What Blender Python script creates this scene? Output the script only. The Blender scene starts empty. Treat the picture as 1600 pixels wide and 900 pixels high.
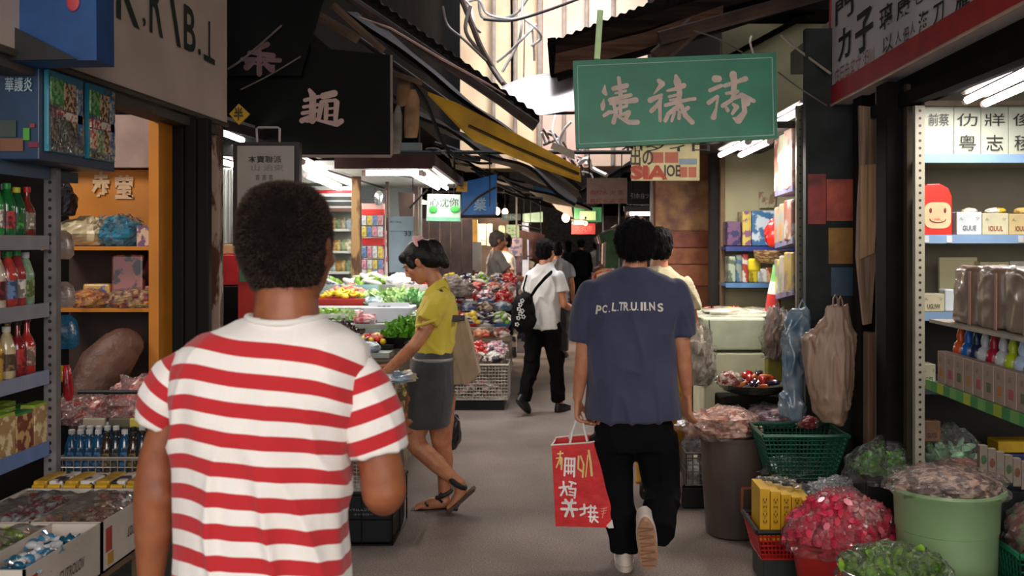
import bpy, math, random
import numpy as np
from mathutils import Vector, Matrix, noise as mnoise
R = random.Random(7)
F, HC, CX, CY = 1555.0, 1.58, 870.0, 380.0      # focal length in px, eye height, vanishing point of the street
def P(px, py, Y):
    return Vector(((px-CX)*Y/F, Y, HC-(py-CY)*Y/F))
scene = bpy.context.scene
COL = scene.collection
def lin(h):
    h = h.lstrip('#'); o = []
    for i in (0, 2, 4):
        c = int(h[i:i+2], 16)/255
        o.append(c/12.92 if c <= .04045 else ((c+.055)/1.055)**2.4)
    return (*o, 1)
# ---------------------------------------------------------------- camera, world, exposure
cd = bpy.data.cameras.new('camera'); cam = bpy.data.objects.new('camera', cd); COL.objects.link(cam)
cam.location = (0, 0, HC); cam.rotation_euler = (math.pi/2, 0, 0)
cd.sensor_width = 36; cd.lens = F/1600*36; cd.shift_x = (800-CX)/1600; cd.shift_y = (CY-450)/1600
cd.clip_start = .05; cd.clip_end = 300
cd.dof.use_dof = True; cd.dof.focus_distance = 4.6; cd.dof.aperture_fstop = 5.6
scene.camera = cam
scene.view_settings.view_transform = 'Standard'; scene.view_settings.look = 'None'
scene.view_settings.gamma = 1; scene.view_settings.use_curve_mapping = False
scene.view_settings.exposure = 0.36
w = bpy.data.worlds.new('sky'); scene.world = w; w.use_nodes = True
bgn = w.node_tree.nodes['Background']
bgn.inputs[0].default_value = lin('#e6e8ee'); bgn.inputs[1].default_value = 1.25
def area(name, loc, target, sx, sy, power, col='#ffffff', parent=None):
    l = bpy.data.lights.new(name, 'AREA'); l.shape = 'RECTANGLE'; l.size = sx; l.size_y = sy; l.energy = power
    l.color = lin(col)[:3]
    o = bpy.data.objects.new(name, l); COL.objects.link(o); o.location = loc
    o.rotation_euler = (Vector(target)-Vector(loc)).to_track_quat('-Z', 'Y').to_euler()
    if parent: 
        o.parent = parent; o.location = Vector(loc)-parent.location
    return o
# open daylight from the wide end of the lane behind the camera
area('street_daylight', (0.5, -3.0, 3.0), (0, 4, .9), 4.0, 2.4, 135, '#ffeedd')
# daylight that falls through the gap between the roofs
area('roof_gap_daylight', (.1, 13.0, 7.2), (-.1, 17.3, 4.6), 1.6, 2.0, 105, '#fff6f0').data.spread = 1.3
area('roof_gap_daylight_near', (-.1, 9.6, 6.0), (-.05, 8.9, 2.5), 1.2, 3.0, 70, '#f6f6ff').data.spread = 1.2

# ---------------------------------------------------------------- materials
MC = {}
def mat(name, col, rough=.6, metal=0., var=.12, vs=8., bump=.0, bs=60., col2=None, emit=0., trans=0., spec=.5, stretch=(1, 1, 1), coat=0., alpha=1., sharp=False, sheen=0.):
    if name in MC: return MC[name]
    m = bpy.data.materials.new(name); m.use_nodes = True; MC[name] = m
    nt = m.node_tree; b = nt.nodes['Principled BSDF']
    b.inputs['Roughness'].default_value = rough; b.inputs['Metallic'].default_value = metal
    b.inputs['Specular IOR Level'].default_value = spec
    if trans: b.inputs['Transmission Weight'].default_value = trans
    if coat: b.inputs['Coat Weight'].default_value = coat
    if sheen: b.inputs['Sheen Weight'].default_value = sheen
    if alpha < 1: b.inputs['Alpha'].default_value = alpha
    c = lin(col)
    tc = nt.nodes.new('ShaderNodeTexCoord'); mp = nt.nodes.new('ShaderNodeMapping'); mp.inputs['Scale'].default_value = stretch
    nt.links.new(tc.outputs['Object'], mp.inputs[0])
    n = nt.nodes.new('ShaderNodeTexNoise'); n.inputs['Scale'].default_value = vs; n.inputs['Detail'].default_value = 4
    nt.links.new(mp.outputs[0], n.inputs['Vector'])
    rmp = nt.nodes.new('ShaderNodeValToRGB')
    d = lin(col2) if col2 else tuple(x*(1-var*2) for x in c[:3])+(1,)
    e = c if col2 else tuple(min(1, x*(1+var)) for x in c[:3])+(1,)
    rmp.color_ramp.elements[0].color = d; rmp.color_ramp.elements[1].color = e
    if col2:
        rmp.color_ramp.elements[0].position = .47 if sharp else .35; rmp.color_ramp.elements[1].position = .53 if sharp else .65
    else:
        rmp.color_ramp.elements[0].position = .3; rmp.color_ramp.elements[1].position = .7
    nt.links.new(n.outputs[0], rmp.inputs[0]); nt.links.new(rmp.outputs[0], b.inputs['Base Color'])
    if emit:
        nt.links.new(rmp.outputs[0], b.inputs['Emission Color']); b.inputs['Emission Strength'].default_value = emit
    if bump:
        n2 = nt.nodes.new('ShaderNodeTexNoise'); n2.inputs['Scale'].default_value = bs; n2.inputs['Detail'].default_value = 5
        nt.links.new(mp.outputs[0], n2.inputs['Vector'])
        bp = nt.nodes.new('ShaderNodeBump'); bp.inputs['Strength'].default_value = bump; bp.inputs['Distance'].default_value = .01
        nt.links.new(n2.outputs[0], bp.inputs['Height']); nt.links.new(bp.outputs[0], b.inputs['Normal'])
    return m
def film(name='clear_film', tint='#ffffff', gloss=.22, milk=.03, bs=30):
    if name in MC: return MC[name]
    m = bpy.data.materials.new(name); m.use_nodes = True; MC[name] = m
    nt = m.node_tree; nt.nodes.clear(); N = nt.nodes.new; L = nt.links.new
    out = N('ShaderNodeOutputMaterial'); tr = N('ShaderNodeBsdfTransparent'); tr.inputs[0].default_value = lin(tint)
    gl = N('ShaderNodeBsdfGlossy'); gl.inputs['Roughness'].default_value = .16
    df = N('ShaderNodeBsdfDiffuse'); df.inputs[0].default_value = lin(tint)
    tc = N('ShaderNodeTexCoord'); n = N('ShaderNodeTexNoise'); n.inputs['Scale'].default_value = bs; n.inputs['Detail'].default_value = 3; n.inputs['Distortion'].default_value = 1.2
    L(tc.outputs['Object'], n.inputs['Vector'])
    bp = N('ShaderNodeBump'); bp.inputs['Strength'].default_value = .9; bp.inputs['Distance'].default_value = .02
    L(n.outputs[0], bp.inputs['Height']); L(bp.outputs[0], gl.inputs['Normal'])
    rp = N('ShaderNodeValToRGB'); rp.color_ramp.elements[0].position = .55; rp.color_ramp.elements[1].position = .72
    rp.color_ramp.elements[0].color = (milk, milk, milk, 1); g2 = milk*3+.05; rp.color_ramp.elements[1].color = (g2, g2, g2, 1)
    L(n.outputs[0], rp.inputs[0])
    m1 = N('ShaderNodeMixShader'); L(rp.outputs[0], m1.inputs[0]); L(tr.outputs[0], m1.inputs[1]); L(df.outputs[0], m1.inputs[2])
    fr = N('ShaderNodeLayerWeight'); fr.inputs[0].default_value = gloss; L(bp.outputs[0], fr.inputs['Normal'])
    m2 = N('ShaderNodeMixShader'); L(fr.outputs['Fresnel'], m2.inputs[0]); L(m1.outputs[0], m2.inputs[1]); L(gl.outputs[0], m2.inputs[2])
    L(m2.outputs[0], out.inputs[0])
    return m
def C(h, rough=.55, **k):        # quick colour material, cached by value
    return mat('paint_%s_%d' % (h.strip('#'), int(rough*100)), h, rough, **k)
def glow(name, h, s):
    return mat(name, h, emit=s, var=.02)

# ---------------------------------------------------------------- mesh builder
class MB:
    def __init__(s): s.v = []; s.f = []; s.m = []; s.mi = 0
    def add(s, vs, fs, M=None):
        b = len(s.v)
        for v in vs: s.v.append(tuple(M @ Vector(v)) if M else tuple(v))
        for f in fs: s.f.append(tuple(b+i for i in f)); s.m.append(s.mi)
        return s
    def mat(s, i): s.mi = i; return s
    def box(s, c, d, rz=0, M=None, taper=1.):
        hx, hy, hz = d[0]/2, d[1]/2, d[2]/2; cs, sn = math.cos(rz), math.sin(rz); vs = []
        for z in (-1, 1):
            t = 1 if z > 0 else taper
            for x, y in ((-1, -1), (1, -1), (1, 1), (-1, 1)):
                X, Y = x*hx*t, y*hy*t
                vs.append((c[0]+X*cs-Y*sn, c[1]+X*sn+Y*cs, c[2]+z*hz))
        return s.add(vs, [(3, 2, 1, 0), (4, 5, 6, 7), (0, 1, 5, 4), (1, 2, 6, 5), (2, 3, 7, 6), (3, 0, 4, 7)], M)
    def bx(s, x0, x1, y0, y1, z0, z1):
        return s.box(((x0+x1)/2, (y0+y1)/2, (z0+z1)/2), (x1-x0, y1-y0, z1-z0))
    def rings(s, rs, cap=True, M=None):
        n = len(rs[0]); vs = [v for r in rs for v in r]; fs = []
        for i in range(len(rs)-1):
            for j in range(n):
                k = (j+1) % n; fs.append((i*n+j, i*n+k, (i+1)*n+k, (i+1)*n+j))
        if cap: fs.append(tuple(range(n-1, -1, -1))); fs.append(tuple((len(rs)-1)*n+j for j in range(n)))
        return s.add(vs, fs, M)
    def tube(s, pts, r, n=8, cap=True, flat=1.):
        pts = [Vector(p) for p in pts]; rs = []
        rr = r if isinstance(r, (list, tuple)) else [r]*len(pts)
        up = Vector((0, 0, 1)); 
        for i, p in enumerate(pts):
            t = (pts[min(i+1, len(pts)-1)]-pts[max(i-1, 0)]).normalized()
            if i == 0:
                a = t.cross(up) if abs(t.z) < .95 else t.cross(Vector((1, 0, 0))); a.normalize()
            else:
                a = (a-t*a.dot(t)).normalized()
            b = t.cross(a)
            rs.append([p+(a*math.cos(2*math.pi*j/n)+b*flat*math.sin(2*math.pi*j/n))*rr[i] for j in range(n)])
        return s.rings(rs, cap)
    def lathe(s, prof, c=(0, 0, 0), n=24, cap=True, sx=1., sy=1., M=None):
        return s.rings([[(c[0]+r*sx*math.cos(2*math.pi*j/n), c[1]+r*sy*math.sin(2*math.pi*j/n), c[2]+z) for j in range(n)] for r, z in prof], cap, M)
    def ell(s, c, r, n=14, m=9, M=None):
        if not hasattr(r, '__len__'): r = (r, r, r)
        return s.rings([[(c[0]+r[0]*math.sin(a)*math.cos(2*math.pi*j/n), c[1]+r[1]*math.sin(a)*math.sin(2*math.pi*j/n), c[2]-r[2]*math.cos(a)) for j in range(n)]
                        for a in [math.pi*(i+.02*(i == 0)-.02*(i == m))/m for i in range(m+1)]], True, M)
    def prism(s, pts, thick, M=None):      # polygon in the x-z plane, thick along y
        n = len(pts); vs = [(x, -thick/2, z) for x, z in pts]+[(x, thick/2, z) for x, z in pts]
        fs = [tuple(range(n)), tuple(range(2*n-1, n-1, -1))]+[(i, i+n, (i+1) % n+n, (i+1) % n) for i in range(n)]
        return s.add(vs, fs, M)
    def slab(s, q, t):                     # four corners extruded along their normal
        q = [Vector(p) for p in q]; nn = (q[1]-q[0]).cross(q[-1]-q[0]).normalized()*t
        n = len(q)
        return s.add(q+[p+nn for p in q], [tuple(range(n-1, -1, -1)), tuple(range(n, 2*n))]+[(i, (i+1) % n, (i+1) % n+n, i+n) for i in range(n)])
    def build(s, name, mats, parent=None, smooth=False, bev=0., base=None, world=True, **tags):
        me = bpy.data.meshes.new(name)
        off = Vector(base) if base is not None else (parent_world(parent) if (parent and world) else Vector((0, 0, 0)))
        me.from_pydata([tuple(Vector(v)-off) for v in s.v], [], s.f); me.validate(clean_customdata=False)
        mats = mats if isinstance(mats, (list, tuple)) else [mats]
        for m in mats: me.materials.append(m)
        if len(mats) > 1 and len(me.polygons) == len(s.m): me.polygons.foreach_set('material_index', s.m)
        if smooth: me.polygons.foreach_set('use_smooth', [True]*len(me.polygons))
        o = bpy.data.objects.new(name, me); COL.objects.link(o)
        if parent: o.parent = parent
        elif base is not None: o.location = base
        if smooth:
            e = o.modifiers.new('edges', 'EDGE_SPLIT'); e.split_angle = math.radians(38)
        if bev:
            bm_ = o.modifiers.new('bevel', 'BEVEL'); bm_.width = bev; bm_.segments = 2; bm_.limit_method = 'ANGLE'
        for k, v in tags.items():
            if v: o[k] = v
        return o
def parent_world(p):
    v = Vector((0, 0, 0))
    while p: v += p.location; p = p.parent
    return v
def thing(name, label, cat, loc=(0, 0, 0), rz=0, group=None):
    o = bpy.data.objects.new(name, None); COL.objects.link(o); o.location = loc; o.rotation_euler = (0, 0, rz)
    o.empty_display_size = .05; o['label'] = label; o['category'] = cat
    if group: o['group'] = group
    return o
def tag(o, label, cat, group=None, kind=None):
    o['label'] = label; o['category'] = cat
    if group: o['group'] = group
    if kind: o['kind'] = kind
    return o
def struct(o): o['kind'] = 'structure'; return o
KIDS = {}
def dup(root, loc, rz=0., label=None, group=None, sc=None, rot=None):
    ch = KIDS.get(root.name)
    if ch is None: ch = KIDS[root.name] = [o for o in COL.objects if o.parent == root]
    r = root.copy(); COL.objects.link(r); r.location = loc; r.rotation_euler = rot if rot else (0, 0, rz)
    if sc: r.scale = sc if hasattr(sc, '__len__') else (sc, sc, sc)
    if label: r['label'] = label
    if group: r['group'] = group
    for c in ch:
        d = c.copy(); COL.objects.link(d); d.parent = r
        for g in KIDS.setdefault(c.name, [o for o in COL.objects if o.parent == c]):
            e = g.copy(); COL.objects.link(e); e.parent = d
    return r
class Proto:          # the first placing moves the original, later ones copy it
    def __init__(s, root): s.root = root; s.used = False; KIDS[root.name] = [o for o in COL.objects if o.parent == root]
    def put(s, loc, rz=0., label=None, group=None, sc=None, rot=None):
        if s.used: return dup(s.root, loc, rz, label, group, sc, rot)
        s.used = True; r = s.root; r.location = loc; r.rotation_euler = rot if rot else (0, 0, rz)
        if sc: r.scale = sc if hasattr(sc, '__len__') else (sc, sc, sc)
        if label: r['label'] = label
        if group: r['group'] = group
        return r
# ---------------------------------------------------------------- lettering
FONT_CACHE = {}
def text(body, c, wd, ht, right, up, m, parent, bold=0., name='lettering', depth=.0015, lift=.002, keep=False, slant=0.):
    k = (body, bold, slant)
    if k not in FONT_CACHE:
        cu = bpy.data.curves.new('t', 'FONT'); cu.body = body; cu.size = 1; cu.resolution_u = 3; cu.offset = bold; cu.shear = slant
        o = bpy.data.objects.new('t', cu); COL.objects.link(o)
        me = bpy.data.meshes.new_from_object(o.evaluated_get(bpy.context.evaluated_depsgraph_get()))
        vs = np.array([v.co[:] for v in me.vertices]); fs = [tuple(p.vertices) for p in me.polygons]
        bpy.data.objects.remove(o); bpy.data.curves.remove(cu); bpy.data.meshes.remove(me); FONT_CACHE[k] = (vs, fs)
    vs, fs = FONT_CACHE[k]
    lo, hi = vs.min(0), vs.max(0); s = np.array([wd/max(1e-6, hi[0]-lo[0]), ht/max(1e-6, hi[1]-lo[1])])
    if keep: s[:] = s.min()
    right = Vector(right).normalized(); up = Vector(up).normalized(); nn = right.cross(up); mid = (lo+hi)/2
    q = MB(); q.add([Vector(c)+right*float((v[0]-mid[0])*s[0])+up*float((v[1]-mid[1])*s[1])+nn*lift for v in vs], fs)
    return q.build(name, m, parent)
def stroke(mb, pts, wds, conv, lift=0.):      # a brush stroke: polyline with a width at each point, in a flat 2-D frame
    n = len(pts); W_ = [wds]*n if not hasattr(wds, '__len__') else list(wds)
    for i in range(n):
        lift = len(mb.f)*5e-5
        for k in ((i, i+1),) if i < n-1 else ():
            a, b = pts[k[0]], pts[k[1]]; dx, dy = b[0]-a[0], b[1]-a[1]; l = math.hypot(dx, dy) or 1; nx, ny = -dy/l/2, dx/l/2
            mb.add([conv(a[0]+nx*W_[i], a[1]+ny*W_[i], lift), conv(b[0]+nx*W_[i+1], b[1]+ny*W_[i+1], lift), conv(b[0]-nx*W_[i+1], b[1]-ny*W_[i+1], lift), conv(a[0]-nx*W_[i], a[1]-ny*W_[i], lift)], [(0, 1, 2, 3)])
        r_ = W_[i]/2; lift += 2.3e-5
        mb.add([conv(pts[i][0]+r_*math.cos(t*math.pi/5), pts[i][1]+r_*math.sin(t*math.pi/5), lift) for t in range(10)], [tuple(range(10))])
FACE_CAM = ((1, 0, 0), (0, 0, 1))            # right, up of a board that faces back down the street
FACE_R = ((0, 1, 0), (0, 0, 1))              # board on the left side, facing the aisle
FACE_L = ((0, -1, 0), (0, 0, 1))             # board on the right side, facing the aisle
# ================================================================ STRUCTURE
asph = mat('asphalt', '#6f6660', .82, var=.25, vs=1.6, bump=.5, bs=140, col2='#85786e')
def floor_mat():
    m = asph; nt = m.node_tree; N = nt.nodes.new; L = nt.links.new
    b = nt.nodes['Principled BSDF']; src = b.inputs['Base Color'].links[0].from_socket
    tc = N('ShaderNodeTexCoord'); n = N('ShaderNodeTexNoise'); n.inputs['Scale'].default_value = 120; L(tc.outputs['Object'], n.inputs['Vector'])
    r = N('ShaderNodeValToRGB'); r.color_ramp.elements[0].position = .35; r.color_ramp.elements[0].color = (.55, .55, .55, 1); r.color_ramp.elements[1].position = .7; r.color_ramp.elements[1].color = (1.25, 1.22, 1.2, 1)
    L(n.outputs[0], r.inputs[0]); mx = N('ShaderNodeMix'); mx.data_type = 'RGBA'; mx.blend_type = 'MULTIPLY'; mx.inputs[0].default_value = 1
    L(src, mx.inputs[6]); L(r.outputs[0], mx.inputs[7])
    v = N('ShaderNodeTexVoronoi'); v.inputs['Scale'].default_value = 9; L(tc.outputs['Object'], v.inputs['Vector'])
    r2 = N('ShaderNodeValToRGB'); r2.color_ramp.elements[0].position = .03; r2.color_ramp.elements[0].color = (.55, .52, .5, 1); r2.color_ramp.elements[1].position = .06; r2.color_ramp.elements[1].color = (1, 1, 1, 1)
    L(v.outputs[0], r2.inputs[0]); m2 = N('ShaderNodeMix'); m2.data_type = 'RGBA'; m2.blend_type = 'MULTIPLY'; m2.inputs[0].default_value = .5
    L(mx.outputs[2], m2.inputs[6]); L(r2.outputs[0], m2.inputs[7]); L(m2.outputs[2], b.inputs['Base Color'])
floor_mat()
struct(MB().bx(-5, 5, -5, 45, -.2, 0).build('floor', asph))
dark = mat('darkened_wall', '#141210', .95, var=.4, vs=3, bump=.3, bs=20, spec=.1)  # base colour lowered to near black to darken walls and ceilings
dark2 = mat('dark_board', '#0f0f0e', .9, var=.3, vs=4, spec=.15)
struct(MB().bx(-1.75, 1.62, .3, 5.85, 3.2, 3.26).build('ceiling_sky_blocker', dark))  # added out of view to block sky light from the roof undersides
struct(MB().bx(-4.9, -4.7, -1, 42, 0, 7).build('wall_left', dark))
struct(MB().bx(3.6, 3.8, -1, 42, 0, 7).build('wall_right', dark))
pinkwall = mat('pale_render_wall', '#d9b8a8', .9, var=.1, vs=2, col2='#bfae9f')
struct(MB().bx(-4.9, 3.8, 42, 42.3, 0, 9).build('wall_back', mat('far_haze_wall', '#4a4038', .9, var=.3)))
# upper storeys over the stalls: dark on both sides, leaving the lane open to the sky
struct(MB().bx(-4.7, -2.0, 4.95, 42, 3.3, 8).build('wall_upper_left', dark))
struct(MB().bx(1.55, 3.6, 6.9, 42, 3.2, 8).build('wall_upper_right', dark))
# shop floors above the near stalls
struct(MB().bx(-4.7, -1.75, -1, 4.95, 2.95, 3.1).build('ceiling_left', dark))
struct(MB().bx(1.62, 3.6, -1, 6.9, 2.75, 2.9).build('ceiling_right', mat('shop_ceiling', '#8a8578', .8)))
# partition walls between stalls (left)
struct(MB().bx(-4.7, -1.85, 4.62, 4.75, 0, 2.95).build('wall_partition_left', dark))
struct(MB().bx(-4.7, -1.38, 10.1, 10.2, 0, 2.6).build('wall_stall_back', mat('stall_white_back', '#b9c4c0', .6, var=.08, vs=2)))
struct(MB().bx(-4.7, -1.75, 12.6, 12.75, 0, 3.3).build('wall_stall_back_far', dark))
# tall pale building seen through the gap between the roofs
bl = thing('tenement_building', 'pale pink rendered building rising behind the gap between the roofs', 'building', (0, 18, 0))
MB().bx(-1.7, -.35, 17.5, 18.5, 2.9, 9).build('wall', mat('pale_cream_wall', '#d8c3a4', .9, var=.15, vs=1.5, col2='#bba58c'), bl)
MB().bx(-.35, .55, 17.3, 18.5, 2.9, 9).build('wall', mat('pink_render', '#cf9c90', .9, var=.15, vs=1.2, col2='#c9b0a5'), bl)
MB().bx(.55, 1.55, 17.0, 18.5, 2.9, 9).build('wall', pinkwall, bl)
q = MB()
for x in (-1.1, -.72, -.3, .12, .5, .95): q.tube([(x, 17.2 if x < .5 else 16.9, 2.9), (x+.02, 17.2 if x < .5 else 16.9, 9)], .035 if x != -.3 else .05, 8)
q.build('drainpipe', mat('grey_pipe', '#8a8078', .6), bl)
# road end: dim passage
# ---- right side partitions
struct(MB().bx(1.42, 3.6, 5.45, 5.6, 0, 2.75).build('wall_partition_right', dark))
yel = mat('cream_stall_back', '#d2cda4', .7, var=.12, vs=2)
struct(MB().bx(1.22, 3.2, 7.35, 7.45, 0, 3.2).build('wall_snack_stall_back', yel))
# shop back wall on the right, behind the packaged goods
struct(MB().bx(1.6, 3.6, 4.95, 5.0, 0, 2.75).build('wall_shop_right', mat('grey_board', '#8b8775', .8, var=.1, vs=2)))
# ---- far lane: flanking walls that close the view
struct(MB().bx(-4.7, -1.9, 20, 20.2, 0, 3.3).build('wall_far_left', dark))
# ================================================================ PEOPLE
def remesh(mb, voxel, smooth=6, fac=.5):
    me = bpy.data.meshes.new('tmp'); me.from_pydata(mb.v, [], mb.f)
    o = bpy.data.objects.new('tmp', me); COL.objects.link(o)
    m = o.modifiers.new('r', 'REMESH'); m.mode = 'VOXEL'; m.voxel_size = voxel
    if smooth:
        s_ = o.modifiers.new('s', 'SMOOTH'); s_.factor = fac; s_.iterations = smooth
    res = bpy.data.meshes.new_from_object(o.evaluated_get(bpy.context.evaluated_depsgraph_get()))
    bpy.data.objects.remove(o); bpy.data.meshes.remove(me)
    return res
def finish(me, name, m, parent, label=None):
    off = parent_world(parent)
    n = len(me.vertices); a = np.empty(n*3, np.float32); me.vertices.foreach_get('co', a); a = a.reshape(-1, 3)-np.array(off, np.float32)
    me.vertices.foreach_set('co', a.ravel()); me.update()
    me.polygons.foreach_set('use_smooth', [True]*len(me.polygons)); me.materials.clear(); me.materials.append(m); me.name = name
    o = bpy.data.objects.new(name, me); COL.objects.link(o); o.parent = parent
    if label: o['label'] = label
    return o
def chain(mb, nodes, n=14):           # nodes: (point, radius)
    for i, (p, r) in enumerate(nodes):
        mb.ell(p, r, n, 8)
        if i+1 < len(nodes):
            q, s = nodes[i+1]; mb.tube([p, q], [r, s], n)
def loft(mb, rows, yaw=0., n=28, pw=2.4):      # rows: (x, y, z, rx, ry), rounded-box cross-sections
    cs, sn = math.cos(yaw), math.sin(yaw); rs = []
    for x, y, z, rx, ry in rows:
        ring = []
        for j in range(n):
            a = 2*math.pi*j/n; c, s = math.cos(a), math.sin(a)
            u = rx*math.copysign(abs(c)**(2/pw), c); v = ry*math.copysign(abs(s)**(2/pw), s)
            ring.append((x+u*cs-v*sn, y+u*sn+v*cs, z))
        rs.append(ring)
    mb.rings(rs)
def folds(me, amp, fx, fz, seed=0., mask=None):
    me.calc_loop_triangles() if False else None
    vs = me.vertices
    nrm = [v.normal.copy() for v in vs]
    for v, nn in zip(vs, nrm):
        p = v.co; a = amp*(mask(p) if mask else 1)
        if a == 0: continue
        d = mnoise.noise(Vector((p.x*fx+seed, p.y*fx, p.z*fz+seed)))+.5*mnoise.noise(Vector((p.x*fx*2.1, p.y*fx*2.1+seed, p.z*fz*1.9)))
        r_ = 1-abs(mnoise.noise(Vector((p.x*fx*.8+seed*2+p.z*fz*.9, p.y*fx*.8, p.z*fz*.8-p.x*fx*.25))))*3.2
        if r_ > 0: d += 1.1*r_*r_
        v.co = p+nn*(d-.25)*a
def frame(yaw, pitch=0., roll=0.):    # columns: right, forward, up ; yaw 0 faces +Y
    return Matrix.Rotation(yaw, 3, 'Z') @ Matrix.Rotation(pitch, 3, 'X') @ Matrix.Rotation(roll, 3, 'Y')
def head_shapes(mb, c, M, s=1., ears=True):
    c = Vector(c)
    def T(p): return c+M @ (Vector(p)*s)
    M4 = Matrix.Translation(c) @ M.to_4x4() @ Matrix.Scale(s, 4)
    def E(p, r): mb.ell(p, r, 16, 11, M4)
    E((0, -.012, .032), (.076, .096, .088)); E((0, .028, -.03), (.062, .066, .078)); E((0, .052, -.083), (.033, .032, .026))
    E((0, .074, .028), (.05, .018, .022)); E((0, .06, -.048), (.036, .033, .036))
    mb.tube([T((0, .088, .02)), T((0, .103, -.008)), T((0, .108, -.026))], [.009*s, .0115*s, .0125*s], 10)
    for sx in (-1, 1):
        E((sx*.012, .095, -.029), (.0095, .012, .008)); E((sx*.04, .058, -.018), (.024, .026, .022))
        E((sx*.031, .078, .008), (.015, .010, .008))
        if ears:
            E((sx*.078, -.004, -.004), (.009, .017, .031)); E((sx*.084, -.012, .008), (.006, .013, .018))
    E((0, .0915, -.053), (.023, .010, .0055)); E((0, .0900, -.064), (.020, .010, .006))
def hand(mb, wrist, d, side, curl=(35, 45, 30), s=1., spread=.0, thumb=(.55, .6)):
    """d: along the hand, side: towards the thumb; the palm faces d x side"""
    d = Vector(d).normalized(); side = Vector(side); side = (side-d*side.dot(d)).normalized(); n = d.cross(side).normalized(); w_ = Vector(wrist)
    tips = []
    for i in range(4):
        k = w_+d*(.083-.004*abs(i-1))*s+side*(.029-.0195*i)*s
        mb_nodes = [(w_+side*(.012-.008*i)*s, .014*s), (w_+d*.045*s+side*(.024-.016*i)*s, .0135*s), (k, .0105*s)]
        L_ = (.072, .08, .075, .058)[i]*s; dd = (d+side*spread*(1.5-i)).normalized(); p = k
        for seg, (fr, cu) in enumerate(zip((.44, .31, .25), curl)):
            R_ = Matrix.Rotation(math.radians(cu), 3, side.cross(d).normalized() if False else (n.cross(dd)).normalized() if n.cross(dd).length > 1e-4 else side)
            dd = (dd*math.cos(math.radians(cu))+n*math.sin(math.radians(cu))).normalized()
            nn2 = (n*math.cos(math.radians(cu))-dd*0).normalized()
            p = p+dd*L_*fr; mb_nodes.append((p, (.0092, .0084, .0074)[seg]*s))
            # keep bending in the same plane
            n_ = n
        chain(mb, mb_nodes, 10); tips.append(p)
    t0 = w_+d*.018*s+side*.02*s; t1 = t0+(d*.6+side*.75+n*.25).normalized()*.04*s; t2 = t1+(d*.9+side*thumb[0]*.6+n*thumb[1]).normalized()*.032*s; t3 = t2+(d*.9+side*.0+n*thumb[1]).normalized()*.026*s
    chain(mb, [(t0, .016*s), (t1, .0125*s), (t2, .0105*s), (t3, .0085*s)], 10)
    return tips
SKIN = {k: None for k in ()}
def skin(name, h, h2):
    m = mat(name, h, .5, var=.08, vs=14, col2=h2, bump=.06, bs=300)
    m.node_tree.nodes['Principled BSDF'].inputs['Subsurface Weight'].default_value = .06
    m.node_tree.nodes['Principled BSDF'].inputs['Subsurface Radius'].default_value = (.02, .008, .004)
    return m
def fabric(name, h, **k):
    k.setdefault('var', .07); k.setdefault('vs', 10); k.setdefault('bump', .25); k.setdefault('bs', 420); k.setdefault('sheen', .15)
    return mat(name, h, .88, **k)
def strands(name, surf, n, length, m, parent, thick=.0009, keep=None, lean=None, seed=1, jit=.4):
    """many tiny tapered hairs standing on a surface mesh"""
    rr = random.Random(seed); surf.calc_loop_triangles(); tr = surf.loop_triangles
    ar = np.array([t.area for t in tr]); cum = np.cumsum(ar); q = MB(); off = parent_world(parent)
    for _ in range(n):
        t = tr[int(np.searchsorted(cum, rr.random()*cum[-1]))]; a, b, c = [surf.vertices[i] for i in t.vertices]
        u, v = rr.random(), rr.random()
        if u+v > 1: u, v = 1-u, 1-v
        p = a.co+(b.co-a.co)*u+(c.co-a.co)*v
        if keep and not keep(p+off): continue
        nn = (a.normal*(1-u-v)+b.normal*u+c.normal*v).normalized()
        dd = (nn+Vector((rr.uniform(-1, 1), rr.uniform(-1, 1), rr.uniform(-1, 1)))*jit+(lean(p+off) if lean else Vector((0, 0, 0)))).normalized()
        sd = dd.cross(Vector((rr.uniform(-1, 1), rr.uniform(-1, 1), rr.uniform(-1, 1)))).normalized()*thick
        b0 = p-nn*.002+off; l = length*rr.uniform(.6, 1.15)
        q.add([b0-sd, b0+sd, b0+dd*l], [(0, 1, 2)])
    return q.build(name, m, parent)

# ---------------------------------------------------------------- man in the striped shirt, nearest the camera
def striped_material():
    m = fabric('red_white_stripes', '#dedad2'); nt = m.node_tree; b = nt.nodes['Principled BSDF']; N = nt.nodes.new; L = nt.links.new
    at = N('ShaderNodeAttribute'); at.attribute_name = 'stripe'
    md = N('ShaderNodeMath'); md.operation = 'FLOORED_MODULO' if False else 'WRAP'; md.inputs[1].default_value = 1; md.inputs[2].default_value = 0
    L(at.outputs['Fac'], md.inputs[0])
    rp = N('ShaderNodeValToRGB'); rp.color_ramp.interpolation = 'LINEAR'; e = rp.color_ramp.elements
    wt, rd = lin('#efe9e2'), lin('#bb1f26')
    e[0].position = 0; e[0].color = rd; e[1].position = .485; e[1].color = rd
    for pos, c in ((.5, wt), (.985, wt), (1., rd)): k = e.new(pos); k.color = c
    L(md.outputs[0], rp.inputs[0]); 
    n = N('ShaderNodeTexNoise'); n.inputs['Scale'].default_value = 25; mx = N('ShaderNodeMix'); mx.data_type = 'RGBA'; mx.blend_type = 'MULTIPLY'; mx.inputs[0].default_value = .1
    L(rp.outputs[0], mx.inputs[6]); L(n.outputs[1], mx.inputs[7]); L(mx.outputs[2], b.inputs['Base Color'])
    return m
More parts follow.
